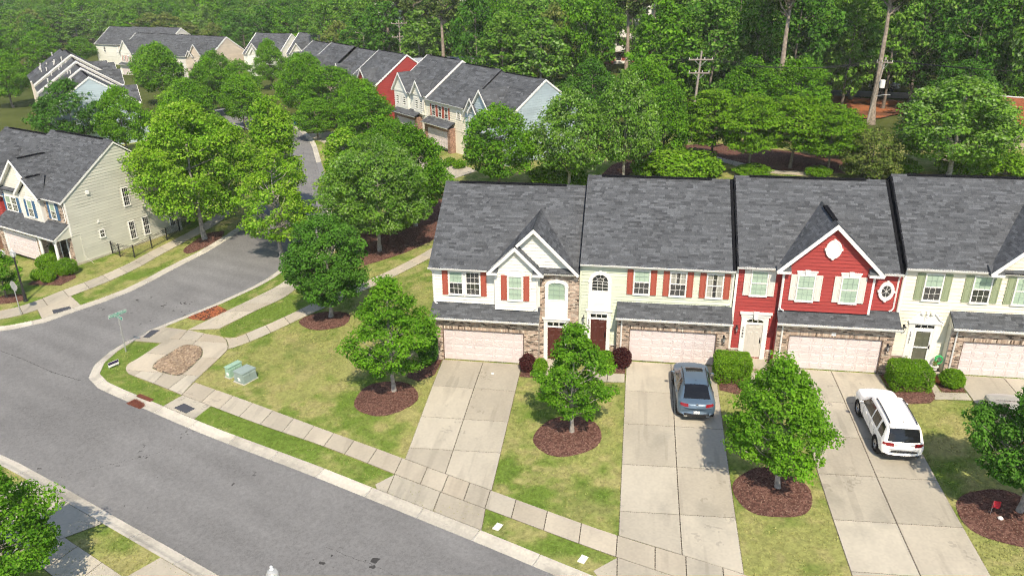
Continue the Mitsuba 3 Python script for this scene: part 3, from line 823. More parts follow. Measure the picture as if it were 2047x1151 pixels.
def slab3(mb, quad, th, tone=None):
    """a thick plate from 3-D corner points, extruded downwards by th"""
    q = np.asarray(quad, float)
    k = len(q)
    v = np.vstack([q, q - np.array([0, 0, th])])
    j = np.arange(k)
    f = [[0, i, i + 1] for i in range(1, k - 1)] + [[k, k + i + 1, k + i] for i in range(1, k - 1)]
    mb.add(v, f, tone)
    mb.add(v, np.stack([j, (j + 1) % k, (j + 1) % k + k, j + k], 1), tone)


def bar(mb, a, b, y0, y1, w, tone=None):
    """a straight board from a to b (x, z), w wide below the line, between y0 and y1"""
    a, b = np.asarray(a, float), np.asarray(b, float)
    d = (b - a) / np.linalg.norm(b - a)
    nn = np.array([d[1], -d[0]])
    if nn[1] > 0:
        nn = -nn
    mb.plate(Polygon([a, b, b + nn * w, a + nn * w]), y0, y1, tone)


def window(h, x0, x1, z0, z1, y, grid=(3, 2), top='blind', bot='dark', trim=0.07, name='window', label=None, mull=True):
    """double-hung window on a wall at y: frame, two panes behind muntins, blind or curtain behind the glass"""
    y = y - 0.048
    fr = MB()
    zm = (z0 + z1) / 2
    fr.box(x0, x0 + trim, y - 0.065, y + 0.048, z0, z1)
    fr.box(x1 - trim, x1, y - 0.065, y + 0.048, z0, z1)
    fr.box(x0 + trim, x1 - trim, y - 0.065, y + 0.048, z1 - trim, z1)
    fr.box(x0 - 0.02, x1 + 0.02, y - 0.085, y + 0.048, z0 - 0.05, z0 + trim * 0.7)
    fr.box(x0 + trim, x1 - trim, y - 0.060, y + 0.048, zm - 0.028, zm + 0.028)
    w = put(name, fr, 'm_white', h, label=label)
    i0, i1 = x0 + trim, x1 - trim
    for (a, b, back, fy) in ((z0 + trim * 0.7, zm - 0.028, bot, y - 0.034), (zm + 0.028, z1 - trim, top, y - 0.046)):
        put('pane', MB().quad([i0, fy, a], [i1, fy, a], [i1, fy, b], [i0, fy, b]), 'm_pane', w)
        if mull:
            mu = MB()
            for k in range(1, grid[0]):
                x = i0 + (i1 - i0) * k / grid[0]
                mu.box(x - 0.010, x + 0.010, fy - 0.008, fy + 0.004, a, b)
            for k in range(1, grid[1]):
                z = a + (b - a) * k / grid[1]
                mu.box(i0, i1, fy - 0.0078, fy + 0.0042, z - 0.010, z + 0.010)
            put('muntin', mu, 'm_white' if back in ('dark', 'curtain') else 'm_muntin', w)
        if back == 'blind':
            bl = MB()
            n = int((b - a) / 0.05)
            for k in range(n):
                z = a + (b - a) * k / n
                bl.quad([i0, y - 0.030, z], [i1, y - 0.030, z], [i1, y - 0.017, z + (b - a) / n], [i0, y - 0.017, z + (b - a) / n], [BRNG.uniform(.4, .8), .5])
            put('blind', bl, 'm_blind', w)
        elif back == 'curtain':
            cu = MB()
            for s in (0, 1):
                xa, xb = (i0, i0 + (i1 - i0) * 0.40) if s == 0 else (i1 - (i1 - i0) * 0.40, i1)
                for k in range(8):
                    p, q = xa + (xb - xa) * k / 8, xa + (xb - xa) * (k + 1) / 8
                    cu.quad([p, y - 0.03 + 0.006 * (k % 2), a], [q, y - 0.03 + 0.006 * ((k + 1) % 2), a], [q, y - 0.03 + 0.006 * ((k + 1) % 2), b], [p, y - 0.03 + 0.006 * (k % 2), b], [BRNG.uniform(.3, 1), .5])
            put('curtain', cu, 'm_curtain', w)
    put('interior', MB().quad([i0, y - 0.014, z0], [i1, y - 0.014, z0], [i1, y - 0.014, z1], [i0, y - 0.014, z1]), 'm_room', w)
    return w


scene['m_muntin'] = {'type': 'twosided', 'bsdf': {'type': 'diffuse', 'reflectance': {'type': 'rgb', 'value': [0.30, 0.40, 0.34]}}}


def shutter(h, x0, x1, z0, z1, y, mat):
    y = y - 0.036
    s = MB()
    f = 0.055
    yb, yf = y - 0.024, y - 0.062
    s.box(x0, x1, yb - 0.015, y + 0.036, z0, z1)
    s.box(x0, x0 + f, yf, yb - 0.015, z0, z1)
    s.box(x1 - f, x1, yf, yb - 0.015, z0, z1)
    zm = z0 + (z1 - z0) * 0.52
    for a, b in ((z0, z0 + f * 1.3), (zm - f * .6, zm + f * .6), (z1 - f * 1.2, z1)):
        s.box(x0 + f, x1 - f, yf, yb - 0.015, a, b)
    k = put('shutter', s, mat, h)
    for a, b in ((z0 + f * 1.3, zm - f * .6), (zm + f * .6, z1 - f * 1.2)):
        put('panel', MB().box(x0 + f + 0.022, x1 - f - 0.022, yf + 0.008, yb - 0.014, a + 0.022, b - 0.022, None, 0.012), mat, k)


def garage_door(h, x0, x1, z0, z1, y, far=False):
    d = MB()
    d.box(x0, x1, y + 0.014, y + 0.06, z0, z1, [0.5, .5])
    rows, cols = 4, 8
    hh = (z1 - z0) / rows
    for r in range(rows):
        d.box(x0, x1, y + 0.0, y + 0.012, z0 + r * hh + 0.008, z0 + (r + 1) * hh - 0.008, [0.5, .5])
    g = put('garage_door', d, 'm_garage', h)
    w = (x1 - x0) / cols
    for r in range(rows):
        for c in range(cols):
            a, b = x0 + c * w + 0.05, x0 + (c + 1) * w - 0.05
            p, q = z0 + r * hh + 0.085, z0 + (r + 1) * hh - 0.085
            m = MB()
            e = 0.022
            o = np.array([[a, p], [b, p], [b, q], [a, q]])
            i1 = np.array([[a + e, p + e], [b - e, p + e], [b - e, q - e], [a + e, q - e]])
            i2 = np.array([[a + 2.2 * e, p + 2.2 * e], [b - 2.2 * e, p + 2.2 * e], [b - 2.2 * e, q - 2.2 * e], [a + 2.2 * e, q - 2.2 * e]])
            vv = np.vstack([np.column_stack([o[:, 0], np.full(4, y - 0.016), o[:, 1]]), np.column_stack([i1[:, 0], np.full(4, y + 0.006), i1[:, 1]]), np.column_stack([i2[:, 0], np.full(4, y - 0.020), i2[:, 1]]),
                            np.column_stack([o[:, 0], np.full(4, y + 0.012), o[:, 1]])])
            ff = [[0, 1, 5, 4], [1, 2, 6, 5], [2, 3, 7, 6], [3, 0, 4, 7], [4, 5, 9, 8], [5, 6, 10, 9], [6, 7, 11, 10], [7, 4, 8, 11], [8, 9, 10, 11], [0, 1, 13, 12], [1, 2, 14, 13], [2, 3, 15, 14], [3, 0, 12, 15]]
            m.add(vv, ff, [BRNG.uniform(.3, .7), .5])
            put('panel', m, 'm_garage', g)
    return g


def six_panel_door(h, x0, x1, z0, z1, y, mat, label=None, handle_right=True):
    d = put('front_door', MB().box(x0, x1, y - 0.02, y + 0.048, z0, z1), mat, h, label=label)
    cols = ((x0 + 0.12, (x0 + x1) / 2 - 0.055), ((x0 + x1) / 2 + 0.055, x1 - 0.12))
    H = z1 - z0
    for a, b in ((0.09, 0.36), (0.45, 0.78), (0.84, 0.94)):
        for p, q in cols:
            m = MB()
            za, zb = z0 + H * a, z0 + H * b
            m.box(p, q, y - 0.026, y - 0.02, za, zb)
            m.box(p + 0.03, q - 0.03, y - 0.036, y - 0.026, za + 0.03, zb - 0.03, None, 0.015)
            put('panel', m, mat, d)
    hx = x1 - 0.07 if handle_right else x0 + 0.07
    hd = MB()
    hd.box(hx - 0.03, hx + 0.03, y - 0.035, y - 0.02, z0 + 0.90, z0 + 1.18)
    hd.tube([[hx, y - 0.03, z0 + 0.93], [hx, y - 0.085, z0 + 0.96], [hx, y - 0.085, z0 + 1.08], [hx, y - 0.03, z0 + 1.1]], 0.012, 6)
    hd.lathe([(0, 0.0), (0.034, 0.0), (0.034, 0.02), (0, 0.03)], (hx, y - 0.04, z0 + 1.22), 10)
    put('handle', hd, 'm_black', d)
    return d


def digits(h, text, x, z, y, hgt=0.125, mat='m_iron'):
    """house number, one digit above the other"""
    for k, ch in enumerate(text):
        m = meshkit.text_mesh(ch, hgt, 0.012, bold=True)
        v = np.asarray(m.vertices)
        w = v[:, 0].max() + v[:, 0].min()
        put('number_plate_digit', (np.column_stack([v[:, 0] - w / 2 + x, y - v[:, 2], v[:, 1] + z - k * hgt * 1.5]), np.asarray(m.faces), np.full((len(v), 2), .5)), mat, h)


def lantern(h, x, y, z):
    m = MB()
    m.box(x - 0.05, x + 0.05, y - 0.02, y, z - 0.02, z + 0.14)
    m.tube([[x, y - 0.01, z + 0.10], [x, y - 0.13, z + 0.20], [x, y - 0.16, z + 0.13]], 0.012, 6)
    m.lathe([(0.0, 0.12), (0.10, 0.04), (0.075, 0.03)], (x, y - 0.16, z), 8)
    m.lathe([(0.03, -0.24), (0.0, -0.36)], (x, y - 0.16, z), 8)
    m.lathe([(0.05, -0.22), (0.0, -0.24)], (x, y - 0.16, z), 8)
    for k in range(4):
        a = PH / 4 + k * PH / 2
        m.tube([[x + 0.075 * math.cos(a), y - 0.16 + 0.075 * math.sin(a), z + 0.03], [x + 0.045 * math.cos(a), y - 0.16 + 0.045 * math.sin(a), z - 0.22]], 0.008, 4)
    k = put('wall_lantern', m, 'm_iron', h)
    put('glass', MB().lathe([(0.068, 0.03), (0.040, -0.22)], (x, y - 0.16, z), 8), 'm_globe', k)


def gutter(h, x0, x1, y, z, parts=True):
    """eave gutter, its front lip at y"""
    m = MB()
    pr = [(0.0, 0.0), (0.0, -0.03), (0.02, -0.06), (0.045, -0.115), (0.125, -0.115), (0.125, -0.005), (0.115, -0.005), (0.115, -0.09), (0.05, -0.09), (0.012, -0.0)]
    k = len(pr)
    v = np.array([[x, y + a, z + b] for x in (x0, x1) for a, b in pr])
    j = np.arange(k)
    m.add(v, np.stack([j, (j + 1) % k, (j + 1) % k + k, j + k], 1))
    for s in (0, k):
        m.add(v[s:s + k], [[0, 1, 2], [0, 2, 3], [0, 3, 4], [0, 4, 5]])
    return put('gutter', m, 'm_white', h)


def downspout(h, x, y, z1, z0, dx=0.0, kick=0.25, side=1):
    m = MB()
    p = [[x, y - 0.22, z1], [x, y - 0.20, z1 - 0.08], [x + dx, y - 0.06, z1 - 0.30], [x + dx, y - 0.06, z0 + 0.22], [x + dx + 0.10 * side, y - 0.10, z0 + 0.10], [x + dx + (0.10 + kick) * side, y - 0.12, z0 + 0.06]]
    m.tube(p, [0.045] * 6, 4)
    return put('downspout', m, 'm_white', h)


def arch_poly(x0, x1, z0, zs, rise, n=14):
    """rectangle from z0 to the spring zs with an arch on top"""
    cx, a = (x0 + x1) / 2, (x1 - x0) / 2
    return Polygon([(x0, z0), (x1, z0)] + [(cx + a * math.cos(t), zs + rise * math.sin(t)) for t in np.linspace(0, PH, n)])


def arch_window(h, x0, x1, z0, zs, rise, y, trim=0.15, back='dark', legs=None):
    """arched window with a broad moulded surround, sunburst muntins"""
    op = arch_poly(x0, x1, z0, zs, rise)
    t = trim
    out = arch_poly(x0 - t, x1 + t, legs if legs is not None else z0 - 0.06, zs, rise + t)
    m = MB().plate(out.difference(op), y - 0.075, y + 0.01)
    m.plate(arch_poly(x0 - t * 0.35, x1 + t * 0.35, z0 - .02, zs, rise + t * 0.35).difference(op), y - 0.092, y - 0.075)
    for xx in (x0 - t / 2, x1 + t / 2):
        m.box(xx - t * 0.62, xx + t * 0.62, y - 0.10, y - 0.07, zs - 0.07, zs)
    cx = (x0 + x1) / 2
    m.plate(Polygon([(cx - 0.055, zs + rise - 0.02), (cx + 0.055, zs + rise - 0.02), (cx + 0.085, zs + rise + t + 0.05), (cx - 0.085, zs + rise + t + 0.05)]), y - 0.12, y - 0.05)
    w = put('arched_window', m, 'm_white', h)
    put('pane', MB().plate(op, y - 0.035, y - 0.035, None, False), 'm_pane', w)
    mu = MB()
    b = 0.012
    W = x1 - x0
    for k in (1, 2):
        x = x0 + W * k / 3
        mu.box(x - b, x + b, y - 0.048, y - 0.036, z0, zs - 0.0)
    for z in (z0 + (zs - z0) * 0.35, zs - (zs - z0) * 0.30, zs):
        mu.box(x0, x1, y - 0.0478, y - 0.0362, z - b, z + b)
    ang = np.linspace(0, PH, 5)[1:-1]
    a = W / 2
    ri = 0.45
    for g in ang:
        p0 = (cx + a * ri * math.cos(g), zs + rise * ri * math.sin(g))
        p1 = (cx + a * math.cos(g), zs + rise * math.sin(g))
        mu.tube([[p0[0], y - 0.042, p0[1]], [p1[0], y - 0.042, p1[1]]], b, 4)
    mu.tube([[cx + a * ri * math.cos(g), y - 0.042, zs + rise * ri * math.sin(g)] for g in np.linspace(0, PH, 10)], b, 4)
    put('muntin', mu, 'm_white' if back == 'dark' else 'm_muntin', w)
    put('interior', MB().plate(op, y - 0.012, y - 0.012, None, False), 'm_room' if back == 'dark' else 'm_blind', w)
    return w


def main_roof(h, x0, x1, ye, ze, yr, slope, label=None, ov=0.0, hide_back=True, coarse=1.0, holes=None):
    """gable roof with its ridge along x: front plane with shingles, back plane, ridge cap"""
    zr = ze + (yr - ye) * slope
    m = MB()
    slab3(m, [[x0, ye, ze], [x1, ye, ze], [x1, yr, zr], [x0, yr, zr]], 0.10)
    slab3(m, [[x0, 2 * yr - ye, ze], [x0, yr, zr], [x1, yr, zr], [x1, 2 * yr - ye, ze]], 0.10)
    r = put('roof', m, 'm_underlay', h, label=label)
    L = math.hypot(yr - ye, zr - ze)
    V = np.array([0, (yr - ye) / L, (zr - ze) / L])
    poly = sbox(x0, 0, x1, L)
    if holes is not None:
        poly = poly.difference(holes)
    shingles(r, [0, ye, ze + 0.002], [1, 0, 0], V, sbox(x0, -0.03, x1, L), coarse=coarse)
    V2 = np.array([0, -(yr - ye) / L, (zr - ze) / L])
    shingles(r, [0, 2 * yr - ye, ze + 0.002], [1, 0, 0], V2, sbox(x0, -0.03, x1, L), coarse=coarse * 2.5)
    cap = MB()
    x = x0
    while x < x1 - 0.05:
        e = min(x + 0.34, x1)
        d = 0.02
        cap.add([[x, yr - 0.14, zr - 0.14 * slope + d + .012], [e, yr - 0.14, zr - 0.14 * slope + d], [e, yr, zr + d + .015], [x, yr, zr + d + .03], [x, yr + 0.14, zr - 0.14 * slope + d + .012], [e, yr + 0.14, zr - 0.14 * slope + d]], [[0, 1, 2, 3], [3, 2, 5, 4]], [BRNG.uniform(0.2, 0.6), .5])
        x = e
    put('ridge_cap', cap, 'm_shingle', r, kind='stuff')
    # the long low ridge vent
    put('ridge_vent', MB().box(x0 + (x1 - x0) * 0.10, x1 - (x1 - x0) * 0.14, yr - 0.13, yr + 0.13, zr - 0.02, zr + 0.055), 'm_flash', r)
    return r


def gable_roof(h, xl, xr, xa, yf, za, ze, ybk, roof_ye, roof_ze, slope, fascia=0.17, name='gable_roof', coarse=1.0, wall_y=None, cap=True, vent=True):
    """cross gable: front rakes from (xl, ze) and (xr, ze) to the apex (xa, za) at y = yf, ridge running back into the main roof"""
    yb = roof_ye + (za - roof_ze) / slope            # where its ridge meets the main roof
    yv = roof_ye + (ze - roof_ze) / slope            # where its eave meets the main roof
    A, B = np.array([xa, yf, za]), np.array([xa, yb, za])
    m = MB()
    planes = []
    for xf in (xl, xr):
        F, E = np.array([xf, yf, ze]), np.array([xf, max(yv, yf), ze])
        slab3(m, [A, B, E, F] if xf < xa else [A, F, E, B], 0.09)
        planes.append((A, B, E, F))
    r = put(name, m, 'm_underlay', h)
    for A_, B_, E, F in planes:
        up = A_ - F
        L = np.linalg.norm(up)
        V = up / L
        U = np.array([0, 1.0, 0])
        poly = Polygon([(0, 0), (E[1] - F[1], 0), (B_[1] - F[1], L), (0, L)]).buffer(0)
        shingles(r, F + np.array([0, 0, 0.004]), U, V, poly, coarse=coarse)
    if cap:
        c = MB()
        y = yf
        sl = (za - ze) / abs(xa - xl)
        while y < yb - 0.02:
            e = min(y + 0.32, yb)
            c.add([[xa - 0.13, y, za - .13 * sl + .034], [xa, y, za + .045], [xa + 0.13, y, za - .13 * sl + .034], [xa - 0.13, e, za - .13 * sl + .02], [xa, e, za + .03], [xa + 0.13, e, za - .13 * sl + .02]], [[0, 1, 4, 3], [1, 2, 5, 4]], [BRNG.uniform(.1, .5), .5])
            y = e
        put('ridge_cap', c, 'm_shingle', r, kind='stuff')
        if vent:
            put('ridge_vent', MB().box(xa - .12, xa + .12, yf + (yb - yf) * .18, yb - (yb - yf) * .22, za - .02, za + .065), 'm_flash', r)
    # rake boards
    f = MB()
    bar(f, (xl - 0.02, ze + 0.005), (xa, za + 0.02), yf - 0.035, yf + 0.02, fascia)
    bar(f, (xa, za + 0.02), (xr + 0.02, ze + 0.005), yf - 0.033, yf + 0.018, fascia)
    put('rake_board', f, 'm_white', h)
    if wall_y is not None:
        s = MB()
        for p, q in (((xl, ze), (xa, za)), ((xa, za), (xr, ze))):
            bar(s, (p[0], p[1] - .11), (q[0], q[1] - .11), yf + 0.02, wall_y, 0.03)
        put('soffit', s, 'm_fascia', h)
    return r


def cornice_return(h, x0, x1, yf, z, yw):
    """small hipped return at the foot of a gable"""
    m = MB()
    m.box(x0, x1, yf - 0.03, yw, z - 0.15, z)
    put('cornice_return', m, 'm_white', h)
    t = MB()
    a = 0.30
    t.add([[x0, yf - 0.03, z], [x1, yf - 0.03, z], [x1, yw, z + a], [x0, yw, z + a], [x0 if x0 < x1 else x1, yw, z]], [[0, 1, 2], [0, 2, 3]])
    t.add([[x0, yf - 0.03, z], [x0, yw, z], [x0, yw, z + a]], [[0, 1, 2]])
    t.add([[x1, yf - 0.03, z], [x1, yw, z], [x1, yw, z + a]], [[0, 1, 2]])
    put('return_roof', t, 'm_shingle', h)


def pent_roof(h, x0, x1, yg, zg, yw, zw, coarse=1.0, label=None):
    m = MB()
    slab3(m, [[x0, yg, zg], [x1, yg, zg], [x1, yw, zw], [x0, yw, zw]], 0.07)
    r = put('garage_roof', m, 'm_underlay', h, label=label)
    L = math.hypot(yw - yg, zw - zg)
    shingles(r, [0, yg, zg + .003], [1, 0, 0], [0, (yw - yg) / L, (zw - zg) / L], sbox(x0, -0.02, x1, L), coarse=coarse)
    return r


def keystone_header(h, x0, x1, z, y):
    m = MB()
    m.box(x0 + .04, x1 - .04, y - 0.06, y, z, z + 0.13)
    m.box(x0, x1, y - 0.10, y, z + 0.13, z + 0.20)
    cx = (x0 + x1) / 2
    m.plate(Polygon([(cx - .085, z - 0.02), (cx + .085, z - 0.02), (cx + .13, z + .25), (cx - .13, z + .25)]), y - 0.14, y - 0.03)
    put('window_header', m, 'm_white', h)


def oval_frame(h, cx, cz, rx, rz, y, kind):
    y = y - 0.035
    t = np.linspace(0, 2 * PH, 36, endpoint=False)
    ov = lambda k: Polygon(np.column_stack([cx + rx * k * np.cos(t), cz + rz * k * np.sin(t)]))
    m = MB().plate(ov(1).difference(ov(0.62 if kind == 'window' else 0.80)), y - 0.085, y)
    for a in (0, PH / 2, PH, 1.5 * PH):
        x, z = cx + rx * math.cos(a), cz + rz * math.sin(a)
        m.box(x - 0.055, x + 0.055, y - 0.11, y, z - 0.055, z + 0.055)
    w = put('oval_' + ('window' if kind == 'window' else 'gable_vent'), m, 'm_white', h)
    if kind == 'window':
        k = 0.63
        put('pane', MB().plate(ov(k), y - 0.04, y - 0.04, None, False), 'm_pane', w)
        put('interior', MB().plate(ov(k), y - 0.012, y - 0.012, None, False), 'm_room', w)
        mu = MB()
        for j in range(3):
            a = PH / 2 + j * PH / 3
            mu.tube([[cx - rx * k * math.cos(a), y - 0.05, cz - rz * k * math.sin(a)], [cx + rx * k * math.cos(a), y - 0.05, cz + rz * k * math.sin(a)]], 0.014, 4)
        put('muntin', mu, 'm_white', w)
    else:
        n = 13
        for j in range(n):
            z = cz - rz * 0.78 + 2 * rz * 0.78 * (j + .5) / n
            half = rx * 0.80 * math.sqrt(max(0.02, 1 - ((z - cz) / (rz * 0.80)) ** 2))
            s = MB()
            s.add([[cx - half, y - 0.065, z - .02], [cx + half, y - 0.065, z - .02], [cx + half, y - 0.03, z + .035], [cx - half, y - 0.03, z + .035]], [[0, 1, 2, 3]])
            s.add([[cx - half, y - 0.065, z - .02], [cx + half, y - 0.065, z - .02], [cx + half, y - 0.055, z - .028], [cx - half, y - 0.055, z - .028]], [[0, 1, 2, 3]])
            put('louvre', s, 'm_white', w)
        put('backing', MB().plate(ov(0.8), y - 0.026, y, None, True), 'm_fascia', w)
    return w


def stone_base(h, x0, x1, y, z0, z1):
    bricks(h, sbox(x0, z0, x1, z1 - 0.07), y, name='brick')
    put('sill', MB().box(x0, x1, y - 0.05, y, z1 - 0.07, z1), 'm_fascia', h)


def garage_front(h, x0, x1, gx, gz, ztop, zbase, label=None):
    """brick front with the garage opening; gx, gz the opening"""
    op = sbox(gx[0], zbase - 1, gx[1], gz)
    full = sbox(x0, zbase - 0.4, x1, ztop)
    wall = full.difference(op)
    w = put('garage_wall', MB().plate(wall, 0.0, 0.14), 'm_mortar', h)
    bricks(w, wall, 0.0, sbox(gx[0] - 0.0, gz, gx[1] + 0.0, gz + 0.212))
    j = MB()
    j.box(gx[0], gx[0] + 0.05, -0.004, 0.16, zbase, gz)
    j.box(gx[1] - 0.05, gx[1], -0.004, 0.16, zbase, gz)
    j.box(gx[0] + .05, gx[1] - .05, -0.004, 0.16, gz - 0.05, gz)
    put('door_frame', j, 'm_jamb', h)
    return garage_door(h, gx[0] + 0.05, gx[1] - 0.05, zbase + 0.02, gz - 0.05, 0.11)


def box_shell(h, x0, x1, y0, y1, z0, z1, mat, name='walls'):
    m = MB()
    m.box(x0, x1, y0, y1, z0, z1)
    return put(name, m, mat, h)


def put_boxes(name, mb, mat, parent):
    """each box collected in the mesh builder becomes a part of its own"""
    for v, f, t in zip(mb.v, mb.f, mb.t):
        put(name, MB().add(v, f - f.min(), t), mat, parent)

# ---------------------------------------------------------------- the front row of four townhouses (world coordinates)
WY, GYB = 0.60, 0.25           # main wall plane, projecting gable wall plane
SL = 0.705
YE, YR = 0.30, 5.55


def shell(h, x0, x1, zb, ze, mat, left_end=False):
    """side and back walls and the sheathing behind the front"""
    m = MB()
    top = ze - 0.10
    m.box(x0 + 0.03, x1 - 0.03, WY + 0.002, 10.5, zb - 1.2, top)
    zr = ze + (YR - YE) * SL - 0.15
    for x in (x0 + 0.03, x1 - 0.05):
        m.add([[x, WY, top], [x + .02, WY, top], [x + .02, YR, zr], [x, YR, zr], [x, 10.5, top], [x + .02, 10.5, top]], [[0, 1, 2, 3], [3, 2, 5, 4]])
    return put('walls', m, mat, h)


# -- first house: cream siding, red shutters, brick entry
H1 = thing('townhouse', 'leftmost townhouse of the front row, cream siding with red shutters and a double front gable', 'house', 'townhouses of the front row')
h = H1
w = shell(h, -0.62, 8.03, 0.0, 5.85, 'm_side_cream')
fw1 = put('front_wall', MB().plate(Polygon([(-0.60, 3.4), (5.75, 3.4), (5.75, 5.78), (-0.60, 5.78)]), WY, WY + 0.001), 'm_side_cream', h)
siding(fw1, sbox(-0.50, 3.60, 3.14, 5.76), WY, 'm_side_cream')
put('corner_board', MB().box(-0.62, -0.50, WY - 0.035, WY + 0.1, 2.6, 5.76), 'm_white', h)
bay = put('bay_wall', MB().box(3.14, 5.66, GYB, WY - 0.001, 3.44, 5.80), 'm_side_cream', h)
gpoly = Polygon([(3.22, 3.46), (5.58, 3.46), (5.58, 5.82), (5.62, 5.95), (4.38, 7.25), (3.14, 5.95), (3.22, 5.82)])
siding(bay, gpoly, GYB, 'm_side_cream')
put('gable_sheathing', MB().plate(Polygon([(2.95, 5.8), (5.8, 5.8), (4.38, 7.3)]), GYB, GYB + 0.02), 'm_side_cream', h)
cb = MB()
for x in (3.14, 5.58):
    cb.box(x, x + 0.085, GYB - 0.036, GYB + 0.02, 3.44, 5.80)
cb.box(3.225, 5.58, GYB - 0.034, GYB + 0.02, 3.44, 3.53)
put_boxes('corner_board', cb, 'm_white', h)
big = put('upper_gable_wall', MB().plate(Polygon([(3.0, 5.85), (7.85, 5.85), (5.42, 8.25)]), WY, WY + 0.05), 'm_side_cream', h)
siding(big, Polygon([(4.4, 6.06), (7.62, 6.06), (5.42, 8.22), (4.0, 6.85)]), WY, 'm_side_cream')
for cx, cz, yy in ((5.42, 7.98, WY), (4.38, 6.98, GYB)):
    dmd = MB()
    s = 0.24
    dmd.plate(Polygon([(cx, cz + s), (cx + s, cz), (cx, cz - s), (cx - s, cz)]).difference(Polygon([(cx, cz + s - .05), (cx + s - .05, cz), (cx, cz - s + .05), (cx - s + .05, cz)])), yy - 0.05, yy - .01)
    put('gable_ornament', dmd, 'm_fascia', h)
# window pair
for a, b in ((0.35, 1.22), (1.36, 2.24)):
    window(h, a, b, 4.13, 5.62, WY, top='dark' if a > 1 else 'blind', bot='dark')
put('mullion', MB().box(1.22, 1.36, WY - 0.062, WY, 4.13, 5.62), 'm_white', h)
shutter(h, -0.03, 0.30, 4.09, 5.63, WY, 'm_shut_red')
shutter(h, 2.28, 2.61, 4.09, 5.63, WY, 'm_shut_red')
window(h, 3.92, 4.80, 4.10, 5.64, GYB, top='blind', bot='blind')
shutter(h, 3.53, 3.87, 4.09, 5.64, GYB, 'm_shut_red')
shutter(h, 4.84, 5.18, 4.09, 5.64, GYB, 'm_shut_red')
ah = MB()
ah.plate(arch_poly(3.86, 4.88, 5.66, 5.78, 0.30), GYB - 0.06, GYB)
ah.plate(arch_poly(3.86, 4.88, 5.66, 5.78, 0.30).difference(arch_poly(3.98, 4.76, 5.5, 5.78, 0.20)), GYB - 0.095, GYB - 0.06)
ah.box(3.80, 4.94, GYB - 0.11, GYB, 5.64, 5.72)
put('window_header', ah, 'm_white', h)
# garage
pent_roof(h, -0.68, 5.80, -0.42, 2.98, WY, 3.56)
gutter(h, -0.70, 5.82, -0.55, 3.00)
put('fascia', MB().box(-0.64, 5.74, -0.40, -0.02, 2.83, 2.92), 'm_fascia', h)
garage_front(h, -0.62, 5.75, (-0.02, 4.90), 2.11, 2.85, 0.0)
m = MB().box(-0.62, -0.50, 0.14, 0.60, -0.5, 2.85).box(5.63, 5.75, 0.14, 0.6, -0.5, 2.85)
put_boxes('garage_side_wall', m, 'm_mortar', h)
# brick entry
ent = put('entry_wall', MB().plate(sbox(5.75, -0.3, 8.02, 5.75), WY, WY + 0.05), 'm_mortar', h)
bricks(ent, sbox(5.75, -0.1, 8.02, 5.72).difference(sbox(6.05, -0.3, 7.40, 5.30)), WY)
arch_window(h, 6.24, 7.20, 4.09, 4.98, 0.20, WY, 0.19, 'blind', 2.96)
put('entry_panel', MB().box(6.24, 7.20, WY - 0.03, WY, 2.92, 3.98).box(6.24, 7.20, WY - 0.06, WY, 3.98, 4.03), 'm_white', h)
es = MB()
es.box(5.90, 7.54, WY - 0.16, WY, 2.86, 2.94).box(5.97, 7.47, WY - 0.10, WY, 2.70, 2.86)
es.box(6.0, 6.22, WY - 0.075, WY, 0.10, 2.70).box(7.22, 7.44, WY - 0.075, WY, 0.10, 2.70).box(6.22, 7.22, WY - 0.05, WY, 2.32, 2.42).box(6.22, 7.22, WY - 0.05, WY, 2.64, 2.70)
put('door_surround', es, 'm_white', h)
tw = put('transom_window', MB().box(6.53, 6.57, WY - .05, WY, 2.42, 2.64).box(6.87, 6.91, WY - .05, WY, 2.42, 2.64), 'm_white', h)
put('pane', MB().quad([6.22, WY - .03, 2.42], [7.22, WY - .03, 2.42], [7.22, WY - .03, 2.64], [6.22, WY - .03, 2.64]), 'm_pane', tw)
put('interior', MB().quad([6.22, WY - .01, 2.42], [7.22, WY - .01, 2.42], [7.22, WY - .01, 2.64], [6.22, WY - .01, 2.64]), 'm_dark', tw)
six_panel_door(h, 6.24, 7.20, 0.22, 2.32, WY, 'm_door_brown')
put('door_step', MB().box(5.9, 7.5, -0.35, WY, -0.2, 0.20), 'm_concrete', h)
# roofs
main_roof(h, -0.78, 8.02, YE, 5.85, YR, SL)
gutter(h, -0.80, 2.74, YE - 0.13, 5.86)
gutter(h, 5.96, 8.0, YE - 0.13, 5.88)
put_boxes('soffit', MB().box(-0.70, 2.9, YE, WY, 5.73, 5.76).box(5.7, 8.0, YE, WY, 5.73, 5.76), 'm_fascia', h)
gable_roof(h, 2.74, 8.02, 5.40, 0.18, 8.46, 5.83, None, YE, 5.85, SL, wall_y=WY, vent=False)
gable_roof(h, 2.76, 5.98, 4.37, -0.08, 7.44, 5.83, None, 0.9, 6.42, 0.9, wall_y=GYB, cap=True, name='bay_gable_roof', vent=False)
cornice_return(h, 2.74, 3.36, -0.08, 5.86, GYB)
cornice_return(h, 5.38, 6.02, -0.08, 5.86, GYB)
pent = MB()
slab3(pent, [[5.9, 0.17, 5.90], [8.0, 0.17, 5.90], [7.75, WY - .02, 6.10], [5.6, WY - .02, 6.10]], .05)
lr = put('gable_skirt_roof', pent, 'm_underlay', h)
shingles(lr, [0, 0.17, 5.905], [1, 0, 0], [0, .907, .421], Polygon([(5.9, 0), (8.0, 0), (7.76, .45), (5.6, .45)]))
downspout(h, -0.68, WY, 5.76, 3.42, 0.1, 0.12)
downspout(h, 5.60, GYB, 5.76, 3.52, 0.02, 0.12, -1)

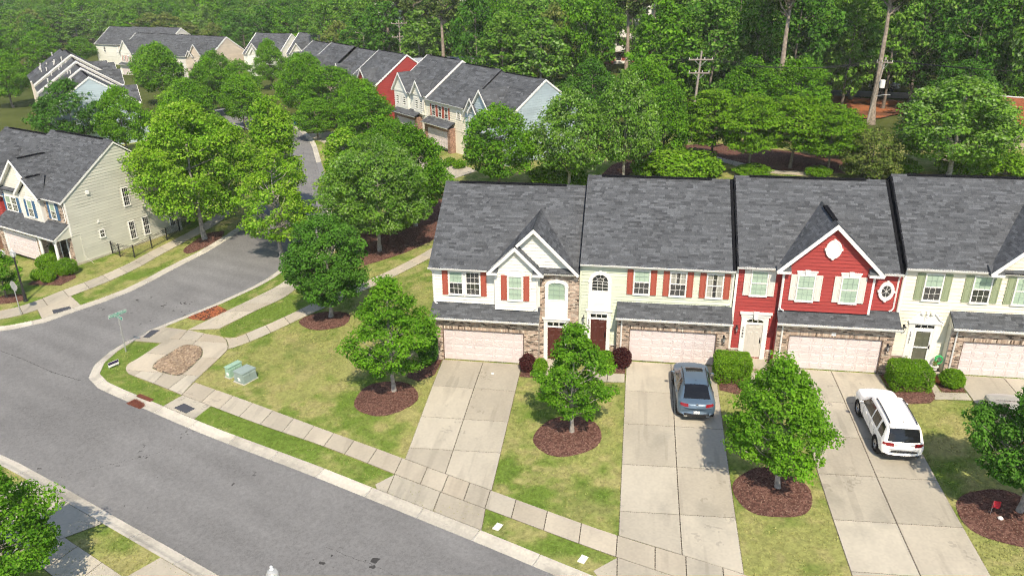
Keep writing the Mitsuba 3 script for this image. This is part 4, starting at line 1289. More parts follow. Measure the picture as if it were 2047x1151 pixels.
# -- second house: pale green siding, three windows with red shutters
H2 = thing('townhouse', 'pale green townhouse, second from the left, with three red shuttered windows over the garage', 'house', 'townhouses of the front row')
h = H2
shell(h, 8.03, 16.6, 0.7, 6.52, 'm_side_celery')
fw2 = put('front_wall', MB().plate(sbox(8.05, 0.5, 16.58, 6.45), WY, WY + 0.001), 'm_side_celery', h)
arch_cut = arch_poly(8.55, 9.86, 0.5, 5.2, 0.85)
siding(fw2, Polygon([(8.14, 1.45), (10.20, 1.45), (10.20, 4.15), (16.50, 4.28), (16.50, 6.42), (8.14, 6.42)]).difference(arch_cut), WY, 'm_side_celery')
cb = MB().box(8.04, 8.14, WY - 0.035, WY + .05, 1.0, 6.44).box(16.50, 16.60, WY - 0.035, WY + .05, 3.9, 6.44)
put_boxes('corner_board', cb, 'm_side_celery', h)
for a, tp, bt in ((11.07, 'blind', 'dark'), (13.08, 'curtain', 'dark'), (15.09, 'curtain', 'curtain')):
    window(h, a, a + 0.94, 4.74, 6.23, WY, top=tp, bot=bt)
    shutter(h, a - 0.35, a - 0.03, 4.72, 6.23, WY, 'm_shut_red')
    shutter(h, a + 0.97, a + 1.30, 4.72, 6.23, WY, 'm_shut_red')
arch_window(h, 8.76, 9.65, 4.82, 5.40, 0.42, WY, 0.21, 'dark', 3.62)
put('entry_panel', MB().box(8.76, 9.65, WY - .03, WY, 3.60, 4.70).box(8.76, 9.65, WY - .06, WY, 4.70, 4.76), 'm_white', h)
es = MB().box(8.44, 9.97, WY - .16, WY, 3.55, 3.62).box(8.50, 9.91, WY - .10, WY, 3.38, 3.55)
es.box(8.52, 8.74, WY - .075, WY, .72, 3.38).box(9.67, 9.89, WY - .075, WY, .72, 3.38).box(8.74, 9.67, WY - .05, WY, 3.00, 3.12).box(8.74, 9.67, WY - .05, WY, 3.32, 3.38)
put('door_surround', es, 'm_white', h)
tw = put('transom_window', MB().box(9.03, 9.07, WY - .05, WY, 3.12, 3.32).box(9.34, 9.38, WY - .05, WY, 3.12, 3.32), 'm_white', h)
put('pane', MB().quad([8.74, WY - .03, 3.12], [9.67, WY - .03, 3.12], [9.67, WY - .03, 3.32], [8.74, WY - .03, 3.32]), 'm_pane', tw)
put('interior', MB().quad([8.74, WY - .01, 3.12], [9.67, WY - .01, 3.12], [9.67, WY - .01, 3.32], [8.74, WY - .01, 3.32]), 'm_dark', tw)
six_panel_door(h, 8.76, 9.66, 0.95, 3.00, WY, 'm_door_brown')
digits(h, '1989', 8.63, 2.88, WY - .078)
lantern(h, 8.32, WY - .02, 3.08)
put('door_step', MB().box(8.5, 10.0, -0.35, WY, 0.3, 0.92), 'm_concrete', h)
stone_base(h, 9.90, 10.26, WY - .01, 0.6, 1.45)
stone_base(h, 8.06, 8.50, WY - .01, 0.6, 1.45)
pent_roof(h, 10.22, 16.62, -0.42, 3.62, WY, 4.22)
gutter(h, 10.18, 16.66, -0.55, 3.64)
put('fascia', MB().box(10.28, 16.58, -0.40, -0.02, 3.47, 3.56), 'm_fascia', h)
garage_front(h, 10.30, 16.58, (10.99, 15.91), 2.81, 3.48, 0.70)
sw2 = put('garage_side_wall', MB().box(10.30, 10.42, 0.14, WY, 0.3, 3.5), 'm_mortar', h)
FR.append(frame(10.30, 0, 0, PH / 2) @ np.diag([1, -1, 1, 1]).astype(float) if False else np.array([[0, 1, 0, 10.30], [1, 0, 0, 0], [0, 0, 1, 0], [0, 0, 0, 1.0]]))
bricks(sw2, sbox(0.0, 0.5, 0.58, 3.3), 0.0)
FR.pop()
put('side_gable_board', MB().add([[10.30, -0.3, 3.45], [10.30, WY, 3.45], [10.30, WY, 4.1], [10.42, -0.3, 3.45], [10.42, WY, 3.45], [10.42, WY, 4.1]], [[0, 1, 2], [3, 5, 4], [0, 2, 5], [0, 5, 3]]), 'm_side_celery', h)
lantern(h, 16.28, -0.02, 2.60)
main_roof(h, 8.06, 16.56, YE, 6.52, YR, SL)
gutter(h, 8.06, 16.60, YE - .13, 6.53)
put_boxes('soffit', MB().box(8.08, 16.55, YE, WY, 6.40, 6.43), 'm_fascia', h)
put('party_wall', MB().add([[8.05, YE, 6.40], [8.05, YR, 10.12], [8.05, YR, 9.4], [8.05, YE, 5.75], [8.02, YE, 6.40], [8.02, YR, 10.12], [8.02, YR, 9.4], [8.02, YE, 5.75]], [[0, 1, 2, 3], [4, 7, 6, 5], [0, 4, 5, 1]]), 'm_flash', h)
downspout(h, 16.48, WY, 6.42, 4.28, 0.03, 0.12, -1)
downspout(h, 10.52, -0.02, 3.55, 0.62, 0.02, 0.1)

# -- third house: red siding with one broad gable, white shutters
H3 = thing('townhouse', 'red townhouse, third from the left, with white shutters and one broad front gable', 'house', 'townhouses of the front row')
h = H3
shell(h, 16.63, 25.3, 0.9, 6.77, 'm_side_red')
fw3 = put('front_wall', MB().plate(sbox(16.66, 0.6, 25.27, 6.7), WY, WY + .001), 'm_side_red', h)
siding(fw3, Polygon([(16.78, 1.72), (19.05, 1.72), (19.05, 6.66), (16.78, 6.66)]).difference(sbox(17.2, .5, 18.72, 3.98)), WY, 'm_side_red')
siding(fw3, sbox(23.86, 4.52, 25.14, 6.66), WY, 'm_side_red')
gw = put('gable_wall', MB().box(19.06, 23.84, GYB, WY - .001, 4.36, 6.86), 'm_side_red', h)
siding(gw, Polygon([(19.18, 4.40), (23.72, 4.40), (23.72, 6.70), (23.95, 6.86), (21.45, 9.26), (18.9, 6.86), (19.18, 6.70)]), GYB, 'm_side_red')
put('gable_sheathing', MB().plate(Polygon([(18.8, 6.8), (24.05, 6.8), (21.45, 9.33)]), GYB, GYB + .02), 'm_side_red', h)
cb = MB().box(16.65, 16.78, WY - .036, WY + .05, 1.6, 6.68).box(19.05, 19.18, GYB - .036, GYB + .02, 4.36, 6.72).box(23.72, 23.85, GYB - .036, GYB + .02, 4.36, 6.72)
put_boxes('corner_board', cb, 'm_white', h)
window(h, 17.46, 18.40, 5.02, 6.54, WY, top='blind', bot='blind')
for a, b, yy in ((17.10, 17.44, WY), (18.42, 18.77, WY), (19.50, 19.82, GYB), (20.80, 21.14, GYB), (21.76, 22.09, GYB), (23.07, 23.40, GYB)):
    shutter(h, a, b, 5.03, 6.53, yy, 'm_shut_white')
for a in (19.84, 22.11):
    window(h, a, a + .94, 5.00, 6.54, GYB, top='blind', bot='blind')
    keystone_header(h, a - .08, a + 1.02, 6.56, GYB)
oval_frame(h, 21.45, 8.06, 0.41, 0.52, GYB - .02, 'vent')
oval_frame(h, 24.58, 5.68, 0.40, 0.56, WY - .02, 'window')
es = MB().box(17.10, 18.86, WY - .17, WY, 3.90, 4.02).box(17.18, 18.78, WY - .11, WY, 3.70, 3.90)
es.box(17.22, 17.50, WY - .08, WY, 1.05, 3.70).box(18.44, 18.70, WY - .08, WY, 1.05, 3.70).box(17.5, 18.44, WY - .06, WY, 3.24, 3.36)
es.plate(sbox(17.5, 3.34, 18.44, 3.72).difference(arch_poly(17.52, 18.42, 3.34, 3.42, 0.16)), WY - .06, WY)
es.plate(Polygon([(17.88, 3.60), (18.06, 3.60), (18.13, 4.08), (17.81, 4.08)]), WY - .22, WY - .1)
put('door_surround', es, 'm_white', h)
tw = put('transom_window', MB().box(17.80, 17.83, WY - .05, WY, 3.36, 3.56).box(18.11, 18.14, WY - .05, WY, 3.36, 3.56), 'm_white', h)
put('pane', MB().plate(arch_poly(17.52, 18.42, 3.36, 3.42, .16), WY - .03, WY - .03, None, False), 'm_pane', tw)
put('interior', MB().plate(arch_poly(17.52, 18.42, 3.36, 3.42, .16), WY - .01, WY - .01, None, False), 'm_dark', tw)
six_panel_door(h, 17.51, 18.43, 1.18, 3.24, WY, 'm_door_bone')
digits(h, '1985', 17.36, 2.98, WY - .083)
lantern(h, 17.0, WY - .02, 3.02)
put('door_step', MB().box(17.5, 18.8, -0.55, WY, 0.5, 1.10), 'm_concrete', h)
bricks(h, sbox(17.5, 0.86, 18.8, 1.06), -0.551, name='step_brick')
stone_base(h, 16.68, 17.20, WY - .01, .7, 1.70)
stone_base(h, 18.74, 19.08, WY - .01, .7, 1.70)
pent_roof(h, 19.02, 25.45, -0.42, 3.86, WY, 4.46)
gutter(h, 18.98, 25.50, -0.55, 3.88)
put('fascia', MB().box(19.10, 25.40, -0.40, -.02, 3.70, 3.80), 'm_fascia', h)
garage_front(h, 19.10, 25.30, (19.77, 24.78), 3.01, 3.72, 0.88)
put('garage_side_wall', MB().box(19.10, 19.22, .14, WY, .5, 3.75), 'm_side_red', h)
lantern(h, 25.02, -.02, 2.66)
put('vent_cover', MB().box(22.0, 22.24, -.04, 0, 3.10, 3.30), 'm_white', h)
main_roof(h, 16.66, 25.20, YE, 6.77, YR, SL)
gutter(h, 16.64, 18.72, YE - .13, 6.79)
gutter(h, 24.16, 25.24, YE - .13, 6.79)
put_boxes('soffit', MB().box(16.70, 19.0, YE, WY, 6.65, 6.68).box(23.9, 25.2, YE, WY, 6.65, 6.68), 'm_fascia', h)
gable_roof(h, 18.66, 24.20, 21.43, -0.08, 9.50, 6.76, None, YE, 6.77, SL, wall_y=GYB, fascia=.19)
cornice_return(h, 18.68, 19.42, -.08, 6.78, GYB)
cornice_return(h, 23.42, 24.18, -.08, 6.78, GYB)
put('party_wall', MB().add([[16.62, YE - .05, 6.75], [16.62, YR, 10.49], [16.62, YR, 9.9], [16.62, YE - .05, 6.3], [16.72, YE - .05, 6.75], [16.72, YR, 10.49]], [[0, 1, 2, 3], [0, 4, 5, 1]]), 'm_flash', h)
put('flashing', MB().add([[16.60, YE, 6.56], [16.60, YR, 10.26], [16.42, YR, 10.26], [16.42, YE, 6.56]], [[0, 1, 2, 3]]), 'm_flash', H2)
downspout(h, 19.12, GYB, 6.66, 4.34, -0.02, .14)
downspout(h, 25.10, WY, 6.66, 4.46, 0.02, .12, -1)
downspout(h, 19.36, -.02, 3.80, .86, 0.02, .1)

# -- fourth house: butter siding, sage shutters, swan-neck pediment
H4 = thing('townhouse', 'butter yellow townhouse at the right edge with sage shutters and scrolled white door pediment', 'house', 'townhouses of the front row')
h = H4
shell(h, 25.3, 34.0, 1.1, 7.13, 'm_side_butter')
fw4 = put('front_wall', MB().plate(sbox(25.33, .9, 33.97, 7.05), WY, WY + .001), 'm_side_butter', h)
siding(fw4, Polygon([(25.50, 1.92), (28.08, 1.92), (28.08, 4.6), (33.9, 4.7), (33.9, 7.02), (25.50, 7.02)]).difference(sbox(26.16, 1.0, 27.70, 3.98)), WY, 'm_side_butter')
cb = MB().box(25.36, 25.50, WY - .036, WY + .05, 1.9, 7.04)
put_boxes('corner_board', cb, 'm_white', h)
for a, tp in ((26.42, 'blind'), (28.83, 'blind'), (30.90, 'blind')):
    window(h, a, a + .95, 5.26, 6.83, WY if a < 30 else WY, top=tp, bot='dark' if a < 30 else 'blind')
    shutter(h, a - .40, a - .03, 5.28, 6.82, WY, 'm_shut_sage')
    shutter(h, a + .98, a + 1.35, 5.28, 6.82, WY, 'm_shut_sage')
es = MB().box(26.05, 27.80, WY - .15, WY, 3.88, 3.97).box(26.10, 27.75, WY - .09, WY, 3.80, 3.88)
es.box(26.10, 26.42, WY - .075, WY, 1.38, 3.80).box(27.42, 27.74, WY - .075, WY, 1.38, 3.80).box(26.42, 27.42, WY - .05, WY, 3.52, 3.60)
sc_ = [(26.02, 3.97)] + [(26.02 + 0.66 * t, 3.99 + 0.06 * t + 0.50 * (3 * t * t - 2 * t ** 3)) for t in np.linspace(0, 1, 12)]
left = Polygon(sc_ + [(26.70, 4.44), (26.74, 4.30), (26.90, 4.22), (26.91, 3.97)])
right = Polygon([(2 * 26.92 - x, z) for x, z in left.exterior.coords])
es.plate(left.buffer(0), WY - .07, WY)
es.plate(right.buffer(0), WY - .07, WY)
for s in (-1, 1):
    es.tube([[26.92 + s * (0.90 - 0.66 * t), WY - .10, 4.02 + 0.06 * t + 0.50 * (3 * t * t - 2 * t ** 3)] for t in np.linspace(0, 1, 12)], .045, 6)
    es.lathe([(0, -.06), (.085, -.06), (.085, .06), (0, .06)], (0, 0, 0), 12) if False else None
    a = np.linspace(0, 2 * PH, 12, endpoint=False)
    es.plate(Polygon(np.column_stack([26.92 + s * .25 + .10 * np.cos(a), 4.52 + .10 * np.sin(a)])), WY - .16, WY - .02)
es.plate(Polygon([(26.85, 3.97), (26.99, 3.97), (27.02, 4.32), (26.82, 4.32)]), WY - .11, WY)
es.lathe([(.0, 0), (.09, 0), (.04, .05), (.085, .14), (.06, .24), (0, .34)], (26.92, WY - .09, 4.32), 10)
put('door_pediment', es, 'm_white', h)
tw = put('transom_window', MB().box(26.72, 26.75, WY - .05, WY, 3.60, 3.80).box(27.05, 27.08, WY - .05, WY, 3.60, 3.80), 'm_white', h)
put('pane', MB().quad([26.42, WY - .03, 3.60], [27.42, WY - .03, 3.60], [27.42, WY - .03, 3.80], [26.42, WY - .03, 3.80]), 'm_pane', tw)
put('interior', MB().quad([26.42, WY - .01, 3.60], [27.42, WY - .01, 3.60], [27.42, WY - .01, 3.80], [26.42, WY - .01, 3.80]), 'm_dark', tw)
six_panel_door(h, 26.46, 27.38, 1.42, 3.48, WY - .004, 'm_door_olive')
st = MB()
for x0, x1, z0, z1 in ((26.43, 26.55, 1.40, 3.52), (27.29, 27.41, 1.40, 3.52), (26.55, 27.29, 1.40, 1.54), (26.55, 27.29, 3.40, 3.52), (26.55, 27.29, 2.40, 2.48)):
    st.box(x0, x1, WY - .075, WY - .045, z0, z1)
sd = put('storm_door', st, 'm_white', h)
for a, b in ((1.54, 2.40), (2.48, 3.40)):
    put('pane', MB().quad([26.55, WY - .06, a], [27.29, WY - .06, a], [27.29, WY - .06, b], [26.55, WY - .06, b]), 'm_pane', sd)
hd = MB().box(27.32, 27.37, WY - .12, WY - .075, 2.40, 2.62)
put('handle', hd, 'm_black', sd)
digits(h, '1981', 26.26, 3.22, WY - .078)
lantern(h, 25.86, WY - .02, 3.62)
put('door_step', MB().box(26.2, 27.9, -.35, WY, .7, 1.34), 'm_concrete', h)
stone_base(h, 25.42, 26.14, WY - .01, .9, 1.90)
stone_base(h, 27.72, 28.12, WY - .01, .9, 1.70)
pent_roof(h, 28.03, 34.0, -.42, 4.11, WY, 4.71)
gutter(h, 27.99, 34.0, -.55, 4.13)
put('fascia', MB().box(28.12, 34.0, -.40, -.02, 3.96, 4.05), 'm_fascia', h)
garage_front(h, 28.12, 34.0, (28.79, 33.75), 3.22, 3.98, 1.12)
sw4 = put('garage_side_wall', MB().box(28.12, 28.24, .14, WY, .7, 4.0), 'm_side_butter', h)
put('side_gable_board', MB().add([[28.12, -.3, 3.95], [28.12, WY, 3.95], [28.12, WY, 4.6], [28.24, -.3, 3.95], [28.24, WY, 3.95], [28.24, WY, 4.6]], [[0, 1, 2], [3, 5, 4], [0, 2, 5], [0, 5, 3]]), 'm_side_butter', h)
main_roof(h, 25.32, 34.0, YE, 7.13, YR, SL)
gutter(h, 25.30, 29.38, YE - .13, 7.15)
put_boxes('soffit', MB().box(25.4, 34, YE, WY, 7.01, 7.04), 'm_fascia', h)
gable_roof(h, 29.32, 34.9, 32.1, -.08, 9.90, 7.13, None, YE, 7.13, SL, wall_y=GYB, fascia=.19)
g4 = put('gable_wall', MB().plate(Polygon([(29.46, 7.15), (34.7, 7.15), (32.1, 9.75)]), WY - .1, WY), 'm_side_butter', h)
siding(g4, Polygon([(29.62, 7.2), (34.4, 7.2), (32.1, 9.55)]), WY - .1, 'm_side_butter')
cornice_return(h, 29.34, 30.0, -.08, 7.15, WY)
put('party_wall', MB().add([[25.28, YE - .05, 7.11], [25.28, YR, 10.85], [25.28, YR, 10.2], [25.28, YE - .05, 6.6], [25.38, YE - .05, 7.11], [25.38, YR, 10.85]], [[0, 1, 2, 3], [0, 4, 5, 1]]), 'm_flash', h)
put('flashing', MB().add([[25.26, YE, 6.81], [25.26, YR, 10.51], [25.08, YR, 10.51], [25.08, YE, 6.81]], [[0, 1, 2, 3]]), 'm_flash', H3)
downspout(h, 28.36, -.02, 4.05, 1.05, .02, .1)

# ---------------------------------------------------------------- the end house on the left, and the rows farther off
def side_right(w):
    return np.array([[0, -1, 0, w], [1, 0, 0, 0], [0, 0, 1, 0], [0, 0, 0, 1.0]])


def side_left(x):
    return np.array([[0, 1, 0, x], [1, 0, 0, 0], [0, 0, 1, 0], [0, 0, 0, 1.0]])


def rake_pair(h, yf, ye_z, yr, zr, yb, mat='m_white', w=0.17):
    """rake boards of an end gable, in a side frame (u = depth)"""
    m = MB()
    bar(m, (yf, ye_z), (yr, zr), -0.14, 0.0, w)
    bar(m, (yr, zr), (yb, ye_z), -0.138, 0.002, w)
    put('rake_board', m, mat, h)


LFR = frame(-34.96, 14.23, -1.1, math.radians(-22.2))
FR.append(LFR)
h = thing('end_townhouse', 'grey green end townhouse on the left with blue shutters and a white columned porch', 'house', None)
box_shell(h, -8.9, -0.02, 0.04, 10.45, -1.0, 5.3, 'm_side_sage')
FR.append(LFR @ side_right(0))
gp = Polygon([(0.12, 0.06), (10.35, 0.06), (10.35, 5.30), (5.3, 9.05), (0.12, 5.30)])
ew = put('gable_end_wall', MB().plate(Polygon([(0.0, -1), (10.45, -1), (10.45, 5.35), (5.3, 9.15), (0, 5.35)]), 0.0, 0.02), 'm_side_sage', h)
siding(ew, gp.difference(sbox(-.1, -.1, .75, 2.42)), 0.0, 'm_side_sage', 0.255)
put('base_board', MB().box(0.0, 10.4, -.05, 0, -0.9, 0.06), 'm_concrete', h)
for a, b, c, d in ((5.14, 5.76, 3.68, 5.32), (5.14, 5.74, 0.62, 2.26), (6.52, 7.14, 0.62, 2.28), (9.2, 9.82, 0.64, 2.24)):
    window(h, a, b, c, d, 0.0, grid=(3, 2), top='dark', bot='dark', trim=.06)
fr = window(h, 2.42, 2.90, 1.60, 2.30, 0.0, grid=(2, 1), top='dark', bot='dark', trim=.06)
put('corner_board', MB().box(0.0, 0.12, -.045, .02, 2.4, 5.35), 'm_white', h)
vc = MB().box(2.02, 2.28, -.16, -.03, 5.55, 5.85)
put('wall_vent', vc, 'm_white', h)
put('wall_vent', MB().box(2.46, 2.64, -.10, -.03, 2.95, 3.13), 'm_white', h)
tap = MB().tube([[0.75, -.04, .55], [0.75, -.15, .55], [0.78, -.2, .35], [1.0, -.6, -.1], [1.3, -.7, -.15]], .02, 6)
put('hose_tap', tap, 'm_fascia', h)
rake_pair(h, -0.42, 5.36, 5.3, 9.42, 11.0)
bar(m := MB(), (-1.55, 2.56), (0.0, 3.5), -0.06, 0.02, .16)
put('porch_rake_board', m, 'm_white', h)
put('porch_side_board', MB().add([[-1.4, -.0, 2.35], [0, -.0, 2.35], [0, 0, 3.35], [-1.4, 0, 2.52]], [[0, 1, 2, 3]]), 'm_side_sage', h)
FR.pop()
put('front_wall', MB().plate(sbox(-8.9, 2.6, 0.0, 5.35), 0.0, 0.03), 'm_side_pale', h)
siding(h + '__front_wall', sbox(-8.85, 3.5, -5.75, 5.32), 0.0, 'm_side_pale')
bricks(put('entry_wall', MB().plate(sbox(-2.85, -.6, 0, 5.30), -0.012, 0.0), 'm_mortar', h), sbox(-2.80, 3.45, -.02, 5.28).union(sbox(-2.75, .1, -1.95, 2.5)).union(sbox(-.62, .1, -.02, 2.5)), -0.012)
bw = put('bay_wall', MB().box(-5.75, -2.80, -.35, 0, 2.95, 5.42), 'm_side_pale', h)
siding(bw, Polygon([(-5.66, 2.98), (-2.88, 2.98), (-2.88, 5.42), (-4.2, 6.6), (-5.66, 5.42)]), -.35, 'm_side_pale')
put_boxes('corner_board', MB().box(-5.76, -5.66, -.39, -.3, 2.95, 5.42).box(-2.89, -2.79, -.39, -.3, 2.95, 5.42), 'm_white', h)
gwl = put('gable_wall', MB().plate(Polygon([(-9.0, 5.4), (-3.1, 5.4), (-6.1, 8.0)]), 0.0, .03), 'm_side_pale', h)
siding(gwl, Polygon([(-8.7, 5.6), (-3.5, 5.6), (-6.1, 7.9)]), 0.0, 'm_side_pale')
oval_frame(h, -5.55, 6.95, .40, .50, -.01, 'vent')
for a, tp in ((-8.75, 'blind'), (-7.85, 'dark')):
    window(h, a, a + .84, 3.45, 4.80, 0.0, top=tp, bot='dark')
for a in (-9.10, -6.98):
    shutter(h, a, a + .32, 3.45, 4.80, 0.0, 'm_shut_blue')
window(h, -4.72, -3.92, 3.58, 5.06, -.35, top='blind', bot='dark')
for a in (-5.08, -3.88):
    shutter(h, a, a + .32, 3.58, 5.06, -.35, 'm_shut_blue')
keystone_header(h, -4.8, -3.84, 5.08, -.37)
window(h, -1.98, -1.20, 3.72, 5.12, -.0, top='blind', bot='dark')
for a in (-2.34, -1.16):
    shutter(h, a, a + .32, 3.70, 5.12, 0.0, 'm_shut_blue')
main_roof(h, -8.92, 0.14, -.30, 5.44, 5.3, .715)
gable_roof(h, -9.15, -3.0, -6.08, -.32, 8.22, 5.42, None, -.30, 5.44, .715, wall_y=0.0)
gable_roof(h, -6.02, -2.42, -4.22, -.66, 6.95, 5.42, None, .3, 5.9, 1.0, wall_y=-.35, name='bay_gable_roof')
gutter(h, -2.45, .12, -.43, 5.46)
pent_roof(h, -8.92, 0.06, -1.55, 2.58, 0.0, 3.52)
gutter(h, -8.92, .10, -1.68, 2.60)
op = sbox(-8.15, -1, -3.1, 2.1)
full = sbox(-8.9, -.6, -2.72, 2.5)
FR.append(LFR @ frame(0, -1.2, 0, 0))
gwa = put('garage_wall', MB().plate(full.difference(op), 0, .14), 'm_mortar', h)
bricks(gwa, full.difference(op), 0.0, sbox(-8.15, 2.1, -3.1, 2.31))
put_boxes('door_frame', MB().box(-8.15, -8.05, -.01, .12, 0, 2.1).box(-3.2, -3.1, -.01, .12, 0, 2.1).box(-8.05, -3.2, -.01, .12, 2.02, 2.1), 'm_white', h)
garage_door(h, -8.05, -3.2, 0.0, 2.02, .09)
FR.pop()
FR.append(LFR @ side_right(-2.72))
bricks(put('garage_side_wall', MB().plate(sbox(-1.2, -.6, 0, 2.5), 0, .1), 'm_mortar', h), sbox(-1.18, 0, -.02, 2.45), 0.0)
FR.pop()
for x in (-2.35, -0.14):
    c = MB()
    c.lathe([(.17, 0), (.17, .12), (.13, .16), (.125, 1.2), (.115, 2.18), (.16, 2.24), (.16, 2.34)], (x, -1.32, .05), 14)
    put('porch_column', c, 'm_white', h)
put('porch_beam', MB().box(-2.7, .02, -1.45, -1.2, 2.36, 2.52), 'm_white', h)
put('porch_floor', MB().box(-2.70, .05, -1.5, 0, -.6, .05), 'm_concrete', h)
six_panel_door(h, -1.75, -.82, .1, 2.12, -.02, 'm_black')
put_boxes('door_frame', MB().box(-1.87, -1.75, -.06, .0, .1, 2.3).box(-.82, -.70, -.06, 0, .1, 2.3).box(-1.75, -.82, -.06, 0, 2.12, 2.3), 'm_white', h)
downspout(h, -.02, 0, 5.32, 3.6, -.05, .1, -1)
FR.pop()


def far_window(h, x0, x1, z0, z1, y, shut=None):
    f = MB()
    t = .075
    f.box(x0, x0 + t, y - .06, y, z0, z1).box(x1 - t, x1, y - .06, y, z0, z1).box(x0 + t, x1 - t, y - .06, y, z1 - t, z1).box(x0, x1, y - .07, y, z0 - .03, z0 + t).box(x0 + t, x1 - t, y - .05, y, (z0 + z1) / 2 - .03, (z0 + z1) / 2 + .03)
    k = put('window', f, 'm_white', h)
    put('pane', MB().quad([x0 + t, y - .03, z0], [x1 - t, y - .03, z0], [x1 - t, y - .03, z1], [x0 + t, y - .03, z1]), 'm_farglass', k)
    if shut:
        for a in (x0 - .36, x1 + .04):
            put('shutter', MB().box(a, a + .32, y - .045, y, z0, z1), shut, h)


scene['m_farglass'] = {'type': 'twosided', 'bsdf': {'type': 'principled', 'base_color': {'type': 'rgb', 'value': [0.035, 0.042, 0.045]}, 'roughness': 0.12, 'specular': 0.6}}


def far_house(label, fr, w, mat, shut, gables=(), wins=(), garage=None, brick=False, ends='', rear=False, name='row_house', group=None, dz=0.0, hip=False, arch=None):
    """a townhouse of a farther row in the frame fr (x along its front, y into it)"""
    F = fr @ frame(0, 0, dz)
    FR.append(F)
    h = thing(name, label, 'house', group)
    ye, ze, yr, sl = -.3, 5.45, 5.6, .69
    zr = ze + (yr - ye) * sl
    s = MB().box(0, w, 0.02, 11.2, -2.2, ze - .12)
    put('walls', s, mat, h)
    siding(h, sbox(.05, 2.4, w - .05, ze - .12), .02, mat, .28, far=True)
    main_roof(h, -.02, w + .02, ye, ze, yr, sl, coarse=1.8)
    gutter(h, 0, w, ye - .12, ze + .02)
    for e in ends:
        x = w - .0 if e == 'R' else 0.0
        FR.append(F @ (side_right(x) if e == 'R' else side_left(x)))
        p = Polygon([(0.02, -2.2), (11.2, -2.2), (11.2, ze - .1), (yr, zr - .15), (.02, ze - .1)])
        g = put('gable_end_wall', MB().plate(p, -.0, .02), mat, h)
        siding(g, p.buffer(-.04), 0.0, mat, .28, far=True)
        rake_pair(h, ye - .1, ze - .05, yr, zr + .02, 2 * yr - ye + .1, w=.2)
        FR.pop()
    for xl, xr, za in gables:
        xa = (xl + xr) / 2
        gable_roof(h, xl, xr, xa, -.65, za, ze - .02, None, ye, ze, sl, coarse=1.8, cap=False, wall_y=-.3)
        q = Polygon([(xl + .3, 3.0), (xr - .3, 3.0), (xr - .3, ze), (xr - .25, ze + .12), (xa, za - .2), (xl + .25, ze + .12), (xl + .3, ze)])
        g = put('gable_wall', MB().plate(q, -.30, .01), mat, h)
        siding(g, q.buffer(-.05), -.30, mat, .28, far=True)
    for x0, x1, z0, z1, y in wins:
        far_window(h, x0, x1, z0, z1, y, shut)
    if arch:
        arch_window(h, arch[0], arch[1], 3.9, 4.5, .35, 0.0, .15)
    if garage:
        g0, g1 = garage
        pent_roof(h, g0 - .7, g1 + .7, -1.25, 2.75, 0.02, 3.35, coarse=1.8)
        gutter(h, g0 - .7, g1 + .7, -1.36, 2.77)
        FR.append(F @ frame(0, -.8, 0))
        fullw = sbox(g0 - .6, -1.5, g1 + .6, 2.6)
        gw_ = put('garage_wall', MB().plate(fullw.difference(sbox(g0, -2, g1, 2.15)), 0, .8), 'm_brickfar' if brick else mat, h)
        garage_door(h, g0, g1, 0, 2.15, .1)
        FR.pop()
    FR.pop()
    return h


def far_brick(p, n, uv):
    r = dr.floor(p.z / 0.08)
    return C3([0.30, 0.19, 0.145]) * (0.6 + 0.8 * cell_rand(dr.floor((p.x + p.y) * 4 + 0.5 * r), r, 1.0))


add_dif('m_brickfar', proc(far_brick))

# the neighbour left of the end house
far_house('red gabled townhouse joined to the left of the grey green end house', LFR @ frame(-17.6, .2, -.75), 8.66, 'm_side_red', 'm_shut_white', gables=[(2.4, 8.2, 8.4)], wins=[(4, 4.9, 3.5, 5, -.3), (6, 6.9, 3.5, 5, -.3)], garage=(1.2, 6.1), brick=True, group=None)

# the row across the green: pale blue, cream, white; then the red one and others behind the trees
AF = frame(-3.47 - .719 * 25.8, 47.2 + .695 * 25.8, -.05, math.atan2(-.695, .719))
WROW = [(1.0, 1.85, 3.5, 4.95, 0.0), (2.5, 3.35, 3.5, 4.95, 0.0), (4.0, 4.85, 3.5, 4.95, 0.0)]
far_house('white end townhouse of the far row, with two front gables, beside the red one', AF, 8.6, 'm_side_cream', 'm_shut_white', gables=[(.2, 4.4, 7.9), (5.2, 8.2, 7.3)], wins=[(1.0, 1.8, 3.5, 4.95, -.3), (2.8, 3.6, 3.5, 4.95, -.3), (6.0, 6.8, 3.6, 5.0, -.3), (7.2, 7.9, 3.6, 5.0, -.3)], garage=(1.6, 6.4), brick=True, ends='LR', dz=.3, group='far row across the green')
far_house('cream townhouse in the middle of the far row, with three red shuttered windows', AF @ frame(8.6, 0, 0), 8.6, 'm_side_butter', 'm_shut_red', wins=WROW, garage=(.9, 5.7), brick=True, ends='L', arch=(6.9, 7.6), group='far row across the green')
far_house('pale blue end townhouse of the far row behind the maples', AF @ frame(17.2, 0, -.25), 8.6, 'm_side_blue', 'm_shut_white', gables=[(.6, 3.3, 7.2), (1.4, 6.4, 8.4)], wins=[(1.5, 2.3, 3.5, 4.95, -.3), (4.4, 5.2, 3.5, 4.95, -.3)], garage=(2.2, 7.0), brick=True, ends='R', group='far row across the green')
A4 = frame(-28.0 - .73 * 8.6, 75.6 + .683 * 8.6, -1.0, math.atan2(-.683, .73))
far_house('red end townhouse of the far row showing its plain gable wall', A4, 8.6, 'm_side_red', 'm_shut_white', gables=[(3.2, 6.6, 7.6)], wins=[(4.2, 5.0, 3.5, 4.9, -.3), (7.2, 7.9, 3.5, 4.9, 0.0)], garage=(1.2, 6.0), brick=True, ends='RL', group='far row behind the street trees')
